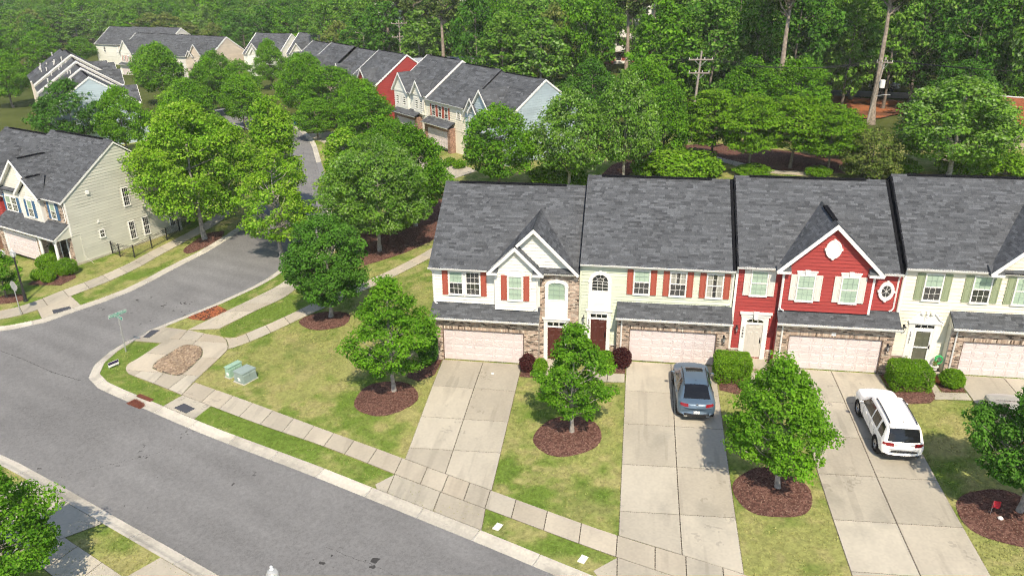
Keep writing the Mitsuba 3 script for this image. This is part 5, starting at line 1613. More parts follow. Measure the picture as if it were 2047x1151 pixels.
far_house('beige townhouse left of the red one in the far row', A4 @ frame(-8.6, .6, -.35), 8.6, 'm_side_beige', 'm_shut_blue', gables=[(2.6, 5.6, 7.8)], wins=[(3.7, 4.5, 3.5, 4.9, -.3)], garage=(1.2, 6.0), brick=True, group='far row behind the street trees')
far_house('cream townhouse third from the red one in the far row', A4 @ frame(-17.2, .2, -.1), 8.6, 'm_side_cream', 'm_shut_sage', gables=[(1.0, 4.8, 7.9), (5.6, 8.0, 7.0)], wins=[(2.4, 3.2, 3.5, 4.9, -.3)], garage=(1.2, 6.0), ends='L', group='far row behind the street trees')
far_house('pale blue townhouse at the hidden end of the far row', A4 @ frame(-26.5, 1.0, -.5), 8.6, 'm_side_blue', 'm_shut_white', gables=[(2.0, 6.4, 8.2)], wins=[(3.7, 4.5, 3.5, 4.9, -.3)], ends='L', group='far row behind the street trees')

# the row at the far left: its near end is pale blue and its back looks left
BF = frame(-59.6, 63.3, -2.0, math.atan2(.745, -.67))
for i, (lab, mt, dz) in enumerate((('pale blue end townhouse of the left row, gable towards the viewer', 'm_side_blue', 0), ('second townhouse of the left row behind the pale blue one', 'm_side_cream', .35), ('third townhouse of the left row, roof stepping up', 'm_side_pale', .8), ('fourth townhouse of the left row with a sage end wall', 'm_side_sage', 1.3), ('last townhouse of the left row, farthest from the viewer', 'm_side_beige', .7))):
    w = 5.2 if i in (1, 2) else 8.2
    off = (0, 8.2, 13.4, 18.6, 27.5)[i]
    k = far_house(lab, BF @ frame(off, 0.0, 0), w, mt, 'm_shut_blue', gables=[(1.2, 4.2, 7.6)] if i != 1 else (), wins=[(2.2, 3.0, 3.5, 4.9, -.3)] if i != 1 else (), ends='L', dz=dz, garage=(.9, 4.9) if i in (0, 3) else None, group='left row seen from behind')
    FR.append(BF @ frame(off, 0, dz))
    rng_ = random.Random(i)
    for j in range(5):
        x, t_ = rng_.uniform(.6, w - .6), rng_.uniform(.25, .9)
        y = 11.5 - t_ * 5.7
        z = 5.45 + (11.5 - y) * .69
        put('vent_pipe', MB().lathe([(.07, -.2), (.07, .45), (.13, .47), (.13, .55), (0, .58)], (x, y, z), 8), 'm_fascia', k)
    for j in range(int(w / 2.6)):
        far_window(k, 1.0 + j * 2.6, 1.8 + j * 2.6, .6, 2.1, 0) if False else None
    FR.pop()

# rows in the far middle left
CF = frame(-83.5 - .93 * 32, 127.5 + .37 * 32, -4.0, math.atan2(-.37, .93))
for i, (lab, mt, gb) in enumerate((('far cream townhouse at the left end of its row', 'm_side_cream', [(.6, 5.4, 8.4)]), ('far white townhouse with a sage gable', 'm_side_cream', [(2.0, 5.4, 7.4)]), ('far townhouse half hidden by a round tree', 'm_side_pale', []), ('far beige end townhouse with a broad gable wall', 'm_side_beige', [(1.6, 6.4, 8.3), (.8, 3.4, 6.9)]))):
    far_house(lab, CF @ frame(8 * i, 0, .1 * i), 8.0, mt, 'm_shut_red' if i == 0 else None, gables=gb, wins=[(1.6, 2.4, 3.4, 4.9, -.3), (3.4, 4.2, 3.4, 4.9, -.3)] if i in (0, 1) else [(3.2, 4.0, 3.4, 4.9, -.3), (4.4, 5.2, 3.4, 4.9, -.3)], ends='R' if i == 3 else 'L' if i == 0 else '', garage=(1.2, 6.0) if i == 0 else None, group='far row beyond the left row')
DF = frame(-77.5, 132, -3.2, math.atan2(-.20, .98))
far_house('far hipped end house right of the beige gable wall', DF, 9.5, 'm_side_cream', 'm_shut_white', gables=[(1.0, 5.2, 7.9), (2.0, 4.2, 6.9)], wins=[(2.6, 3.4, 3.4, 4.9, -.3), (6.2, 7.0, 3.4, 4.9, 0.0)], ends='LR', group='far row beyond the left row')
far_house('far neighbour partly hidden behind a tall tree', DF @ frame(11, 1, .2), 9.0, 'm_side_pale', 'm_shut_white', gables=[(1.0, 5.2, 7.9)], ends='LR', group='far row beyond the left row')
EF = frame(-134, 160, -4.3, math.atan2(-.30, .95))
for i in range(3):
    far_house(('white gabled house far left above the left row', 'far house roof behind the leftmost trees', 'far house roof right of the white gable')[i], EF @ frame(9 * i, 0, .2 * i), 8.8, ('m_side_cream', 'm_side_beige', 'm_side_pale')[i], None, wins=[(3, 3.8, 3.4, 4.9, 0.0)], ends='L' if i == 0 else 'R', group='far left houses')

# ---------------------------------------------------------------- trees and shrubs
SHAPES = {
    'maple': [(0, .40), (.10, .82), (.28, 1), (.46, .88), (.62, .66), (.78, .45), (.90, .26), (1, .06)],
    'egg': [(0, .42), (.12, .80), (.32, 1), (.55, .90), (.75, .62), (.90, .32), (1, .08)],
    'round': [(0, .50), (.18, .88), (.42, 1), (.68, .90), (.88, .55), (1, .15)],
    'tall': [(0, .45), (.15, .75), (.4, 1), (.65, .85), (.85, .5), (1, .10)],
    'column': [(0, .55), (.2, 1), (.6, .9), (.85, .55), (1, .15)],
    'spread': [(0, .75), (.25, 1), (.5, .98), (.75, .75), (1, .3)],
    'wood': [(0, .45), (.25, .85), (.55, 1), (.8, .75), (.93, .45), (1, .12)],
}


def unit(v):
    return v / (np.linalg.norm(v, axis=-1, keepdims=True) + 1e-12)


def leaf_cloud(cent, rad, per, size, rng, axis=None, up=0.7):
    """leaves as small folded diamonds scattered through clusters"""
    n = len(cent) * per
    c = np.repeat(cent, per, 0)
    r = np.repeat(rad, per, 0)
    d = unit(rng.normal(size=(n, 3)))
    q = rng.uniform(0.15, 1, (n, 1)) ** 0.45
    p = c + d * q * r
    out = d.copy()
    nr = unit(out * 0.75 + rng.normal(size=(n, 3)) * 0.55 + np.array([0, 0, up]))
    t = unit(np.cross(nr, rng.normal(size=(n, 3))))
    b = np.cross(nr, t)
    s = size * rng.uniform(0.65, 1.3, (n, 1))
    w = s * rng.uniform(0.55, 0.85, (n, 1))
    fold = nr * s * rng.uniform(0.02, 0.22, (n, 1))
    v = np.stack([p - t * s * .5, p + b * w * .5 + fold, p + t * s * .5 - nr * s * 0.10, p - b * w * .5 + fold], 1).reshape(-1, 3)
    i = np.arange(n)[:, None] * 4
    f = np.vstack([i + [0, 1, 2], i + [0, 2, 3]])
    clus = np.repeat(rng.uniform(0, 1, len(cent)), per)
    u = np.clip(0.55 * clus + 0.45 * rng.uniform(0, 1, n), 0, 1)
    uv = np.repeat(np.column_stack([u, rng.uniform(0, 1, n)]), 4, 0)
    return v, f, uv


def crown_centres(n, R, z0, z1, shape, rng, lump=0.30, inner=0.35, sx=1.0):
    P = PC(*np.array(SHAPES[shape]).T)
    t = np.linspace(0, 1, 200)
    w = P(t) + 0.25
    cdf = np.cumsum(w) / w.sum()
    tt = np.interp(rng.uniform(0, 1, n), cdf, t)
    a = rng.uniform(0, 2 * PH, n)
    sh = rng.uniform(0, 1, n)
    k = np.where(sh < 0.74, rng.uniform(0.80, 1.0, n), rng.uniform(inner, 0.8, n))
    seed = rng.uniform(0, 50)
    lumps = 1 + lump * (meshkit.noise(np.column_stack([np.cos(a) * 1.5 + seed, np.sin(a) * 1.5, tt * 4.0])) - 0.5) * 2
    r = R * P(tt) * k * lumps
    return np.column_stack([r * np.cos(a) * sx, r * np.sin(a) / sx, z0 + (z1 - z0) * tt])


def grow(seed, H, R, zb, shape='egg', ncl=170, per=85, leaf=0.17, rc=0.55, tr=0.11, lump=.3, flat=.62, limbs=26, lean=(0, 0), inner=.35, twig=0.016):
    """(wood, leaves) of one tree standing at the origin"""
    rng = np.random.default_rng(seed)
    rc_ = rc
    c = crown_centres(ncl, R - rc * .55, zb + rc * .3, H - rc * .4, shape, rng, lump, inner)
    lx = np.array([lean[0], lean[1], 0])
    c = c + lx * (c[:, 2:] / H)
    rad = np.column_stack([rc_ * rng.uniform(.7, 1.25, ncl)] * 2 + [rc_ * flat * rng.uniform(.7, 1.2, ncl)])
    leaves = leaf_cloud(c, rad, per, leaf, rng)
    w = MB()
    zt = zb + (H - zb) * .78
    k = 9
    zs = np.linspace(-.15, zt, k)
    px = np.cumsum(rng.normal(0, .035, (k, 2)), 0) * H / 8
    px -= px[0]
    P = np.column_stack([px + lx[:2] * (zs[:, None] / H), zs])
    rad_t = tr * np.interp(zs / zt, [-.05, .0, .06, .4, 1], [1.75, 1.5, 1.05, .75, .14])
    w.tube(P, rad_t, 9, [.5, .5])
    order = rng.permutation(ncl)[:limbs]
    for j in order:
        e = c[j]
        zs0 = np.clip(e[2] - abs(np.hypot(e[0], e[1])) * rng.uniform(.5, 1.0), zb * .85, zt * .95)
        s0 = np.array([np.interp(zs0, zs, P[:, 0]), np.interp(zs0, zs, P[:, 1]), zs0])
        m = s0 + (e - s0) * .5 + np.array([0, 0, -.08 * np.linalg.norm(e - s0)]) + rng.normal(0, .06, 3)
        w.tube([s0, m, e], [max(tr * .34, twig * 1.6), max(tr * .2, twig), twig * .6], 5, [rng.uniform(.3, .7), .5], cap=False)
    return w, leaves


def plant_tree(name, label, group, x, y, seed, H, R, zb, leafmat, bark='m_bark', z=None, **kw):
    w, lv = grow(seed, H, R, zb, **kw)
    h = thing(name, label, 'tree', group)
    FR.append(frame(x, y, float(G(x, y)) if z is None else z))
    put('trunk', w, bark, h)
    put('crown', lv, leafmat, h)
    FR.pop()
    return h


g = 'young maples along the driveways'
plant_tree('maple_tree', 'bright green maple in the mulch ring left of the leftmost driveway', g, -1.95, -4.0, 31, 7.15, 2.5, 1.55, 'leaf_maple', 'm_bark_pale', shape='maple', ncl=175, per=105, leaf=.145, rc=.50, tr=.115, lump=.45, flat=.5, limbs=60)
plant_tree('maple_tree', 'bright green maple between the first two driveways, in front of the entry doors', g, 8.33, -7.15, 32, 6.25, 1.98, 1.45, 'leaf_maple', 'm_bark_pale', shape='maple', ncl=118, per=105, leaf=.145, rc=.48, tr=.10, lump=.75, flat=.5, limbs=60)
plant_tree('maple_tree', 'bright green maple right of the blue car, above its own mulch ring', g, 17.84, -10.7, 33, 6.75, 2.36, 1.45, 'leaf_maple', 'm_bark_pale', shape='maple', ncl=180, per=105, leaf=.145, rc=.50, tr=.11, lean=(-.5, .2), lump=.4, flat=.5, limbs=60)
plant_tree('maple_tree', 'dark leaved maple at the right edge hiding part of the silver car', g, 27.45, -11.4, 34, 6.3, 2.55, 1.6, 'leaf_deep', 'm_bark_pale', shape='maple', ncl=185, per=105, leaf=.145, rc=.50, tr=.11, lump=.45, flat=.5, limbs=60)
plant_tree('maple_tree', 'bright maple at the lower left corner beside the near driveway', g, -12.9, -20.3, 35, 6.1, 2.5, 1.5, 'leaf_maple', 'm_bark_pale', shape='maple', ncl=165, per=105, leaf=.145, rc=.5, tr=.11, lump=.5, flat=.5, limbs=60)
plant_tree('round_tree', 'dense dark green tree in a mulch ring beside the curving path', None, -9.36, 5.55, 36, 7.6, 2.85, 1.5, 'leaf_deep', 'm_bark_pale', shape='round', ncl=290, per=95, leaf=.17, rc=.52, tr=.13, lump=.22, inner=.5)
plant_tree('street_tree', 'broad tree with silvery upper leaves on the wide mulch bed', 'trees along the side street', -9.95, 18.6, 37, 9.9, 4.3, 2.1, 'leaf_silver', 'm_bark_pale', shape='round', ncl=340, per=90, leaf=.21, rc=.72, tr=.15)
plant_tree('street_tree', 'green tree just behind the silvery one on the wide mulch bed', 'trees along the side street', -8.6, 25.3, 38, 9.6, 3.5, 2.1, 'leaf_maple', 'm_bark_pale', shape='egg', ncl=260, per=90, leaf=.21, rc=.7, tr=.14)
plant_tree('street_tree', 'tall bright yellow green tree on the left verge by the end house', 'trees along the side street', -27.1, 21.0, 39, 12.4, 5.2, 2.6, 'leaf_bright', 'm_bark_pale', shape='round', ncl=430, per=85, leaf=.23, rc=.85, tr=.19, lump=.42, lean=(-.4, .3))
plant_tree('street_tree', 'sparse yellow green tree with bare grey branches by the side street', 'trees along the side street', -18.1, 17.3, 40, 9.3, 2.9, 1.6, 'leaf_bright', 'm_bark_pale', shape='column', ncl=110, per=85, leaf=.22, rc=.66, tr=.14, limbs=90, lump=.5, twig=.03)
plant_tree('street_tree', 'tall narrow yellow green tree behind the sparse grey branched one', 'trees along the side street', -21.9, 26.0, 41, 12.2, 2.4, 2.2, 'leaf_bright', 'm_bark_pale', shape='column', ncl=240, per=80, leaf=.23, rc=.8, tr=.15, limbs=60, lump=.4, twig=.03)
plant_tree('street_tree', 'yellow green tree left of the silvery one at the road bend', 'trees along the side street', -14.6, 25.0, 43, 9.4, 2.5, 1.9, 'leaf_bright', 'm_bark_pale', shape='egg', ncl=180, per=80, leaf=.22, rc=.72, tr=.13, lump=.5, limbs=50, twig=.025)
plant_tree('street_tree', 'small bright tree left of the tall yellow green one', 'trees along the side street', -31.5, 29.0, 44, 9.6, 3.6, 2.0, 'leaf_maple', 'm_bark_pale', shape='round', ncl=240, per=80, leaf=.23, rc=.8, tr=.14)

# -- archetypes for the farther trees, drawn as instances
ARCH = {}


def archetype(name, leafmat, bark, seed, **kw):
    w, lv = grow(seed, **kw)
    v, f, t = w.mesh()
    scene[f'kind_{name}_trunk'] = {'type': 'shapegroup', 'trunk': mikit.ply((v, f), bark, uv=t)}
    scene[f'kind_{name}_crown'] = {'type': 'shapegroup', 'crown': mikit.ply((lv[0], lv[1]), leafmat, uv=lv[2])}
    ARCH[name] = (kw['H'], kw['R'])


def place_tree(name, kind, label, group, x, y, H, R, rot, z=None):
    key = thing(name, label, 'tree', group)
    h0, r0 = ARCH[kind]
    M = T().translate([x, y, float(G(x, y)) if z is None else z]).rotate([0, 0, 1], rot).scale([R / r0, R / r0, H / h0])
    for p in ('trunk', 'crown'):
        scene[f'{key}__{p}'] = {'type': 'instance', 'shapegroup': {'type': 'ref', 'id': f'kind_{kind}_{p}'}, 'to_world': M}
    return key


MIDKW = dict(H=9, R=3.8, zb=1.9, ncl=230, per=52, leaf=.27, rc=.78, tr=.15, limbs=22)
archetype('mid_a', 'leaf_maple', 'm_bark', 51, shape='round', **MIDKW)
archetype('mid_b', 'leaf_deep', 'm_bark', 52, shape='egg', **MIDKW)
archetype('mid_c', 'leaf_bright', 'm_bark', 53, shape='egg', **{**MIDKW, 'lump': .45})
archetype('mid_d', 'leaf_silver', 'm_bark_pale', 54, shape='egg', **{**MIDKW, 'ncl': 280, 'leaf': .25})
archetype('mid_e', 'leaf_maple', 'm_bark', 57, shape='egg', **{**MIDKW, 'ncl': 260})
archetype('layered', 'leaf_hedge', 'm_bark', 55, H=8.4, R=3.4, zb=2.4, shape='spread', ncl=190, per=62, leaf=.27, rc=.95, tr=.14, flat=.26, limbs=40)
archetype('bush', 'leaf_hedge', 'm_bark', 56, H=2.0, R=2.4, zb=.1, shape='spread', ncl=90, per=70, leaf=.22, rc=.55, tr=.05, limbs=16)
archetype('olive', 'leaf_olive', 'm_bark', 58, H=6, R=2.8, zb=.6, shape='spread', ncl=150, per=55, leaf=.25, rc=.7, tr=.12, limbs=20)
KIND = dict(mid='mid_b', deep='mid_b', bright='mid_c', maple='mid_a', silver='mid_d', flat='layered', shrub='bush', olive='olive')
MID = [('mid', -56.1, 53.9, 3.4, 9.5, 'tree right of the pale blue gable on the left'), ('deep', -66.9, 58.1, 4.9, 9.8, 'dark tree in front of the pale blue gable on the left'), ('mid', -105.8, 93.3, 4.3, 10.8, 'dark tree at the left edge of the picture'),
       ('mid', -74.9, 94.1, 4.4, 11.4, 'tall tree covering the middle of the far left row'), ('bright', -62.6, 79.4, 3.2, 6.4, 'small yellow green tree behind the tall left trees'), ('mid', -59.0, 82.7, 3.8, 9.7, 'green tree below the far beige gable wall'), ('maple', -57.3, 89.8, 3.7, 8.2, 'green tree below the far hipped house'),
       ('mid', -60.9, 109.9, 3.2, 10.1, 'pointed tree between the far hipped house and the far row'), ('mid', -41.1, 76.5, 3.3, 9.9, 'tree at the far end of the side street'), ('maple', -33.9, 72.2, 5.2, 8.9, 'broad round tree in front of the red gable wall'), ('mid', -22.6, 54.3, 4.0, 8.5, 'tree beside the white far townhouse'),
       ('maple', -32.9, 63.0, 3.2, 5.8, 'low tree at the bend of the side street'), ('maple', -15.9, 43.2, 2.4, 6.7, 'small tree in front of the far garages'), ('mid', -91.7, 116.8, 3.5, 8.8, 'round tree before the far white row'), ('mid', -137.5, 158.5, 4.1, 7.4, 'tree beside the far left white gable'),
       ('bright', -51.5, 80.8, 1.7, 7.5, 'slim bright tree in the row beyond the road'), ('maple', -2.8, 37.2, 4.1, 8.8, 'large maple right behind the leftmost roof'), ('silver', 4.5, 37.2, 4.0, 10.7, 'silvery tree in front of the pale blue end wall'),
       ('silver', 9.9, 39.0, 3.7, 11.5, 'tallest silvery tree behind the pale green house'), ('maple', 14.1, 45.8, 3.1, 9.2, 'green tree right of the tallest silvery one'), ('flat', 19.3, 46.3, 3.4, 8.6, 'layered tree on the mulch slope, first from the left'), ('flat', 23.0, 43.3, 3.3, 8.6, 'layered tree on the mulch slope, second from the left'),
       ('flat', 27.6, 45.2, 3.9, 8.0, 'layered tree on the mulch slope, third from the left'), ('flat', 31.0, 42.9, 3.2, 7.4, 'layered tree on the mulch slope, fourth from the left'), ('olive', 34.6, 41.1, 2.9, 5.3, 'olive green bushy tree under the leaning pole'), ('silver', 42.4, 42.0, 6.2, 10.4, 'broad pale tipped tree at the upper right'),
       ('maple', -47.5, 70.5, 3.3, 8.4, 'tree behind the tall yellow green one'), ('mid', -52.0, 63.0, 3.6, 9.0, 'tree left of the tall yellow green one'), ('maple', -27.5, 66.0, 3.6, 8.0, 'tree close to the white far townhouse corner'), ('mid', -44, 88, 3.6, 9.5, 'tree in front of the beige far townhouse'),
       ('maple', -49, 96, 3.4, 8.5, 'tree in front of the cream far townhouse'), ('maple', -67.5, 100, 3.5, 9.0, 'tree in front of the far beige end house')]
LEAVES_FOR = dict(mid='mid_e', deep='mid_b', bright='mid_c', maple='mid_a', silver='mid_d', flat='layered', olive='olive')
tr_rng = random.Random(8)
for kd, x, y, R, H, lab in MID:
    place_tree({'flat': 'layered_tree', 'olive': 'bushy_tree'}.get(kd, 'garden_tree'), LEAVES_FOR[kd], lab, None, x, y, H, R, tr_rng.uniform(0, 360))
for x, y, R, H, lab in [(3.0, 40.3, 2.9, 2.1, 'light green shrub under the silvery trees'), (4.6, 39.0, 2.1, 1.6, 'low shrub touching the ridge of the leftmost roof'), (16.0, 42.5, 4.5, 2.8, 'wide light green shrub behind the ridge, beside the kiosk'), (12.6, 42.3, 2.0, 1.7, 'shrub at the foot of the kiosk'), (23.5, 42.7, 1.9, 1.2, 'low shrub left of the red house ridge end'),
                        (29.9, 42.1, 1.4, 1.1, 'small tuft of shrub above the red house ridge'), (34.9, 42.9, 1.8, 1.6, 'shrub above the right end of the red house ridge'), (44.4, 44.1, 2.4, 2.3, 'bright shrub right of the broad pale tipped tree'), (48.6, 44.4, 3.3, 2.2, 'bright shrub at the right edge behind the roofs'), (38.4, 43.5, 1.8, 1.8, 'shrub left of the broad pale tipped tree')]:
    place_tree('shrub', 'bush', lab, None, x, y, H, R, tr_rng.uniform(0, 360))
for k in [k for k in labels if k.startswith('shrub')]:
    labels[k]['category'] = 'shrub'

# -- the woods behind
WK = dict(ncl=105, per=46, leaf=.50, tr=.20, limbs=12)
archetype('wood_a', 'leaf_wood', 'm_bark', 61, H=17, R=4.6, zb=3.0, shape='wood', rc=1.15, **WK)
archetype('wood_b', 'leaf_wood', 'm_bark', 62, H=17, R=4.0, zb=3.5, shape='tall', rc=1.05, lump=.45, **WK)
archetype('wood_c', 'leaf_deep', 'm_bark', 63, H=16, R=4.6, zb=2.4, shape='wood', rc=1.15, lump=.4, **WK)
archetype('wood_d', 'leaf_maple', 'm_bark', 64, H=15, R=4.4, zb=2.4, shape='round', rc=1.1, lump=.4, **WK)
archetype('wood_e', 'leaf_olive', 'm_bark', 65, H=13, R=4.4, zb=1.8, shape='round', rc=1.1, lump=.4, **WK)
archetype('wood_f', 'leaf_silver', 'm_bark_pale', 66, H=14, R=4.0, zb=1.8, shape='egg', rc=1.0, **WK)
archetype('pine', 'leaf_pine', 'm_bark_pine', 67, H=21, R=3.4, zb=12.0, shape='round', ncl=60, per=70, leaf=.40, rc=.95, tr=.36, flat=.45, limbs=40, twig=.04, lump=.5)
FRONT = PC([-260, -200, -140, -100, -80, -60, -45, -30, -15, 0, 15, 30, 45, 60, 80, 120], [225, 205, 188, 165, 156, 136, 118, 106, 88, 76, 72, 73, 80, 66, 57, 52])
wr = random.Random(77)
WG = 'trees of the wood behind the houses'
LAB = {'wood_a': 'dark green tree', 'wood_b': 'narrow dark tree', 'wood_c': 'full crowned green tree', 'wood_d': 'bright green tree', 'wood_e': 'olive toned tree', 'wood_f': 'pale leaved tree'}


def whereabouts(az, k):
    side = 'at the far left behind the left row' if az < -35 else 'behind the far cream row' if az < -27 else 'behind the hipped far house' if az < -21.5 else 'behind the red far house' if az < -15 else 'behind the blue far house' if az < -8 else 'behind the silvery trees' if az < 0 else 'behind the tall utility pole' if az < 7 else 'left of the clearing' if az < 13 else 'beyond the clearing' if az < 18.4 else 'right of the clearing'
    return side + (', at the wood edge' if k == 0 else ', in the second row' if k == 1 else ', deep in the wood')


def wood_tree(kd, x, y, H, R, k, az):
    lab = LAB[kd] + ' ' + whereabouts(az, k)
    place_tree('forest_tree', kd, lab, lab.replace(' tree', ' trees', 1), x, y, H, R, wr.uniform(0, 360))


n_wood = 0
for k in range(9):
    x = -255.0
    while x < 115:
        step = 6.6 + 0.35 * k + (2.5 if x < -90 else 0)
        x += step * wr.uniform(.75, 1.25)
        y = float(FRONT(np.clip(x, -260, 120))) + k * (7.5 + .5 * k) + wr.uniform(-3, 3)
        dx, dy = x - EYE[0], y - EYE[1]
        az, dist = math.degrees(math.atan2(dx, dy)), math.hypot(dx, dy)
        if az < -45.5 or az > 27.5:
            continue
        if 13.0 < az < 17.6 and dist < 122:
            continue
        if (-14.5 < az < -13.0 or -2.4 < az < 1.2 or 8.0 < az < 10.8 and dist < 112) and dist < 160:
            continue
        if (-16.0 < az < -11.8 or -3.4 < az < 2.2) and dist < 160 and wr.random() < .6:
            continue
        right = np.clip((az + 25) / 30, 0, 1)
        kd = wr.choice(['wood_a', 'wood_a', 'wood_b', 'wood_c', 'wood_c', 'wood_d', 'wood_d', 'wood_e', 'wood_f'] + (['wood_d', 'wood_d'] if az > 17 else []))
        H = wr.uniform(11.5, 15.5) * (1 + .42 * right) * (1 + .02 * k)
        if kd == 'wood_e':
            H *= .8
        R = wr.uniform(3.6, 5.2)
        wood_tree(kd, x, y, H, R, k, az)
        n_wood += 1
EXTRA = Polygon([(-215, 118), (-150, 92), (-122, 104), (-122, 146), (-146, 152), (-160, 190), (-235, 195)])
for x, y, R, H, kd, lab in [(35.0, 57, 3.0, 4.6, 'olive', 'bushy tree left of the leaning pole'), (45.6, 60.5, 2.8, 3.2, 'olive', 'bushy tree at the foot of the clay bank'), (51.5, 66, 4.2, 9, 'mid_b', 'dark tree right of the clearing, in front of the wood'), (31, 63, 4.0, 9.5, 'mid_a', 'green tree left of the clearing, behind the layered trees'),
                              (25, 62, 4.0, 10, 'mid_e', 'green tree right of the tall utility pole'), (12, 62, 4.0, 10, 'mid_a', 'green tree left of the tall utility pole'), (5, 66, 4.2, 10, 'mid_b', 'dark tree behind the tallest silvery one'), (59, 63, 4.0, 8.5, 'mid_a', 'green tree by the rust brown roof'), (49.5, 53, 3.2, 6.5, 'mid_a', 'tree behind the broad pale tipped one'), (33.5, 50.5, 3.0, 5.5, 'mid_e', 'tree between the layered ones and the leaning pole')]:
    place_tree('understory_tree', kd, lab, None, x, y, H, R, wr.uniform(0, 360))
k = 0
while k < 46:
    x, y = wr.uniform(-235, -120), wr.uniform(90, 195)
    if EXTRA.contains(Point(x, y)):
        az = math.degrees(math.atan2(x - EYE[0], y - EYE[1]))
        if az > -46:
            wood_tree(wr.choice(['wood_a', 'wood_c', 'wood_d', 'wood_d', 'wood_e', 'wood_f']), x, y, wr.uniform(9, 13.5), wr.uniform(3.6, 5), 0, az)
            k += 1
        else:
            k += .2
for x, y, H, lab in [(28.9, 66, 26, 'tall pine with a long bare trunk left of the clearing'), (42.2, 70, 26, 'tall leaning pine trunk at the clearing behind the leaning pole'), (-38.5, 118, 22, 'left pine trunk above the far red row'), (-35.6, 120, 24, 'right pine trunk above the far red row'), (-24, 104, 22, 'vine covered tall tree in front of the white and red block'), (66, 79, 26, 'grey forked trunk at the upper right'), (-31.5, 113, 20, 'slim pine right of the two far trunks'), (9.5, 90, 23, 'dark pine left of the white block')]:
    place_tree('pine_tree', 'pine', lab, None, x, y, H, 3.6, wr.uniform(0, 360))


# -- clipped shrubs near the houses
def clipped(name, label, x, y, rx, ry, H, mat, seed, box=False, leaf=.09, dens=620, group=None, rot=0, z=None):
    rng = np.random.default_rng(seed)
    area = 2 * PH * max(rx, ry) * H + PH * rx * ry
    n = int(area * dens)
    th = rng.uniform(0, 2 * PH, n)
    e = .45 if box else 1.0
    u = rng.uniform(-.75, 1, n)
    cu = np.sqrt(np.clip(1 - u * u, 0, 1))
    sp = lambda c: np.sign(c) * np.abs(c) ** e
    d = np.column_stack([sp(cu) * sp(np.cos(th)), sp(cu) * sp(np.sin(th)), sp(u)])
    if box:
        q = rng.uniform(-1, 1, (n, 3))
        ax = rng.choice(3, n, p=[.3, .3, .4])
        q[np.arange(n), ax] = np.where(ax == 2, 1, np.sign(rng.uniform(-1, 1, n)))
        ext = np.array([rx, ry, H / 2])
        r_ = .32
        q = q * ext
        inn = np.clip(q, -(ext - r_), ext - r_)
        d = (inn + unit(q - inn) * r_) / ext
    k = 1 + (.05 if box else .10) * (meshkit.noise(d * 2.6 + seed) - .5) * 2 + rng.uniform(-.14 if box else -.20, .04, n)
    p = d * np.array([rx, ry, H / 2]) * k[:, None] + np.array([0, 0, H * .48])
    lv = leaf_cloud(p, np.full((n, 3), .03), 1, leaf, rng, up=.4)
    v = lv[0]
    key = thing(name, label, 'shrub', group)
    FR.append(frame(x, y, float(G(x, y)) if z is None else z, rot))
    put('foliage', lv, mat, key)
    s = MB()
    for j in range(7):
        a = rng.uniform(0, 6.28)
        s.tube([[0.04 * math.cos(a), .04 * math.sin(a), -.05], [rx * .4 * math.cos(a), ry * .4 * math.sin(a), H * .45], [rx * .7 * math.cos(a), ry * .7 * math.sin(a), H * .8]], [.018, .012, .006], 5, None, False)
    put('stem', s, 'm_bark', key, kind='stuff')
    core = trimesh.creation.icosphere(2, 1.0)
    cv = np.asarray(core.vertices)
    cv = np.sign(cv) * np.abs(cv) ** (.6 if box else 1) * np.array([rx * .66, ry * .66, H * .34]) + np.array([0, 0, H * .47])
    put('inner_foliage', (cv, np.asarray(core.faces), np.full((len(cv), 2), .35)), mat, key)
    FR.pop()


clipped('hedge', 'large clipped hedge right of the blue car', 16.72, -1.35, .98, .78, 1.5, 'leaf_hedge', 1, True)
clipped('hedge', 'large clipped hedge behind the white car', 25.95, -1.35, 1.02, .82, 1.42, 'leaf_hedge', 2, True)
clipped('shrub', 'round clipped shrub beside the blue pot at the rightmost garage', 28.12, -1.35, .62, .58, 1.05, 'leaf_hedge', 3)
clipped('shrub', 'purple barberry shrub at the right corner of the leftmost garage', 5.22, -.75, .50, .48, 1.12, 'leaf_plum', 4, leaf=.085, dens=520)
clipped('shrub', 'purple barberry shrub left of the pale green house garage', 10.62, -.80, .58, .52, 1.28, 'leaf_plum', 5, leaf=.085, dens=520)
clipped('shrub', 'green shrub right of the first purple one', 5.98, -.95, .42, .42, .95, 'leaf_hedge', 6)
clipped('shrub', 'green shrub left of the second purple one', 9.85, -.85, .52, .50, 1.05, 'leaf_hedge', 7)
clipped('shrub', 'tall dark green shrub at the left corner of the leftmost garage', -.78, -.75, .60, .70, 2.35, 'leaf_deep', 8, leaf=.10)
clipped('shrub', 'small loose shrub below the hedge right of the blue car', 17.3, -2.35, .28, .26, .42, 'leaf_maple', 9)
for i, (x, y, r, H, lab) in enumerate([(-37.0, 13.25, .82, 1.35, 'largest round shrub left of the white porch columns'), (-35.5, 12.1, .58, 1.15, 'round shrub in front of the left porch column'), (-34.4, 12.2, .84, 1.45, 'largest shrub in front of the porch beside the lawn'), (-36.05, 10.95, .52, .95, 'small low shrub nearest the lamp post'), (-34.85, 10.6, .56, 1.05, 'low shrub between the small one and the porch')]):
    clipped('shrub', lab, x, y, r, r, H, 'leaf_hedge', 20 + i, group=None, leaf=.10, dens=300)
clipped('shrub', 'upright shrub beside the garage of the end house', -37.6, 14.9, .32, .32, 1.6, 'leaf_hedge', 30, leaf=.1)
plant_tree('maple_tree', 'small young tree at the left edge behind the stop sign', None, -35.9, 7.3, 45, 4.0, 1.35, .9, 'leaf_maple', shape='egg', ncl=80, per=70, leaf=.15, rc=.42, tr=.06)
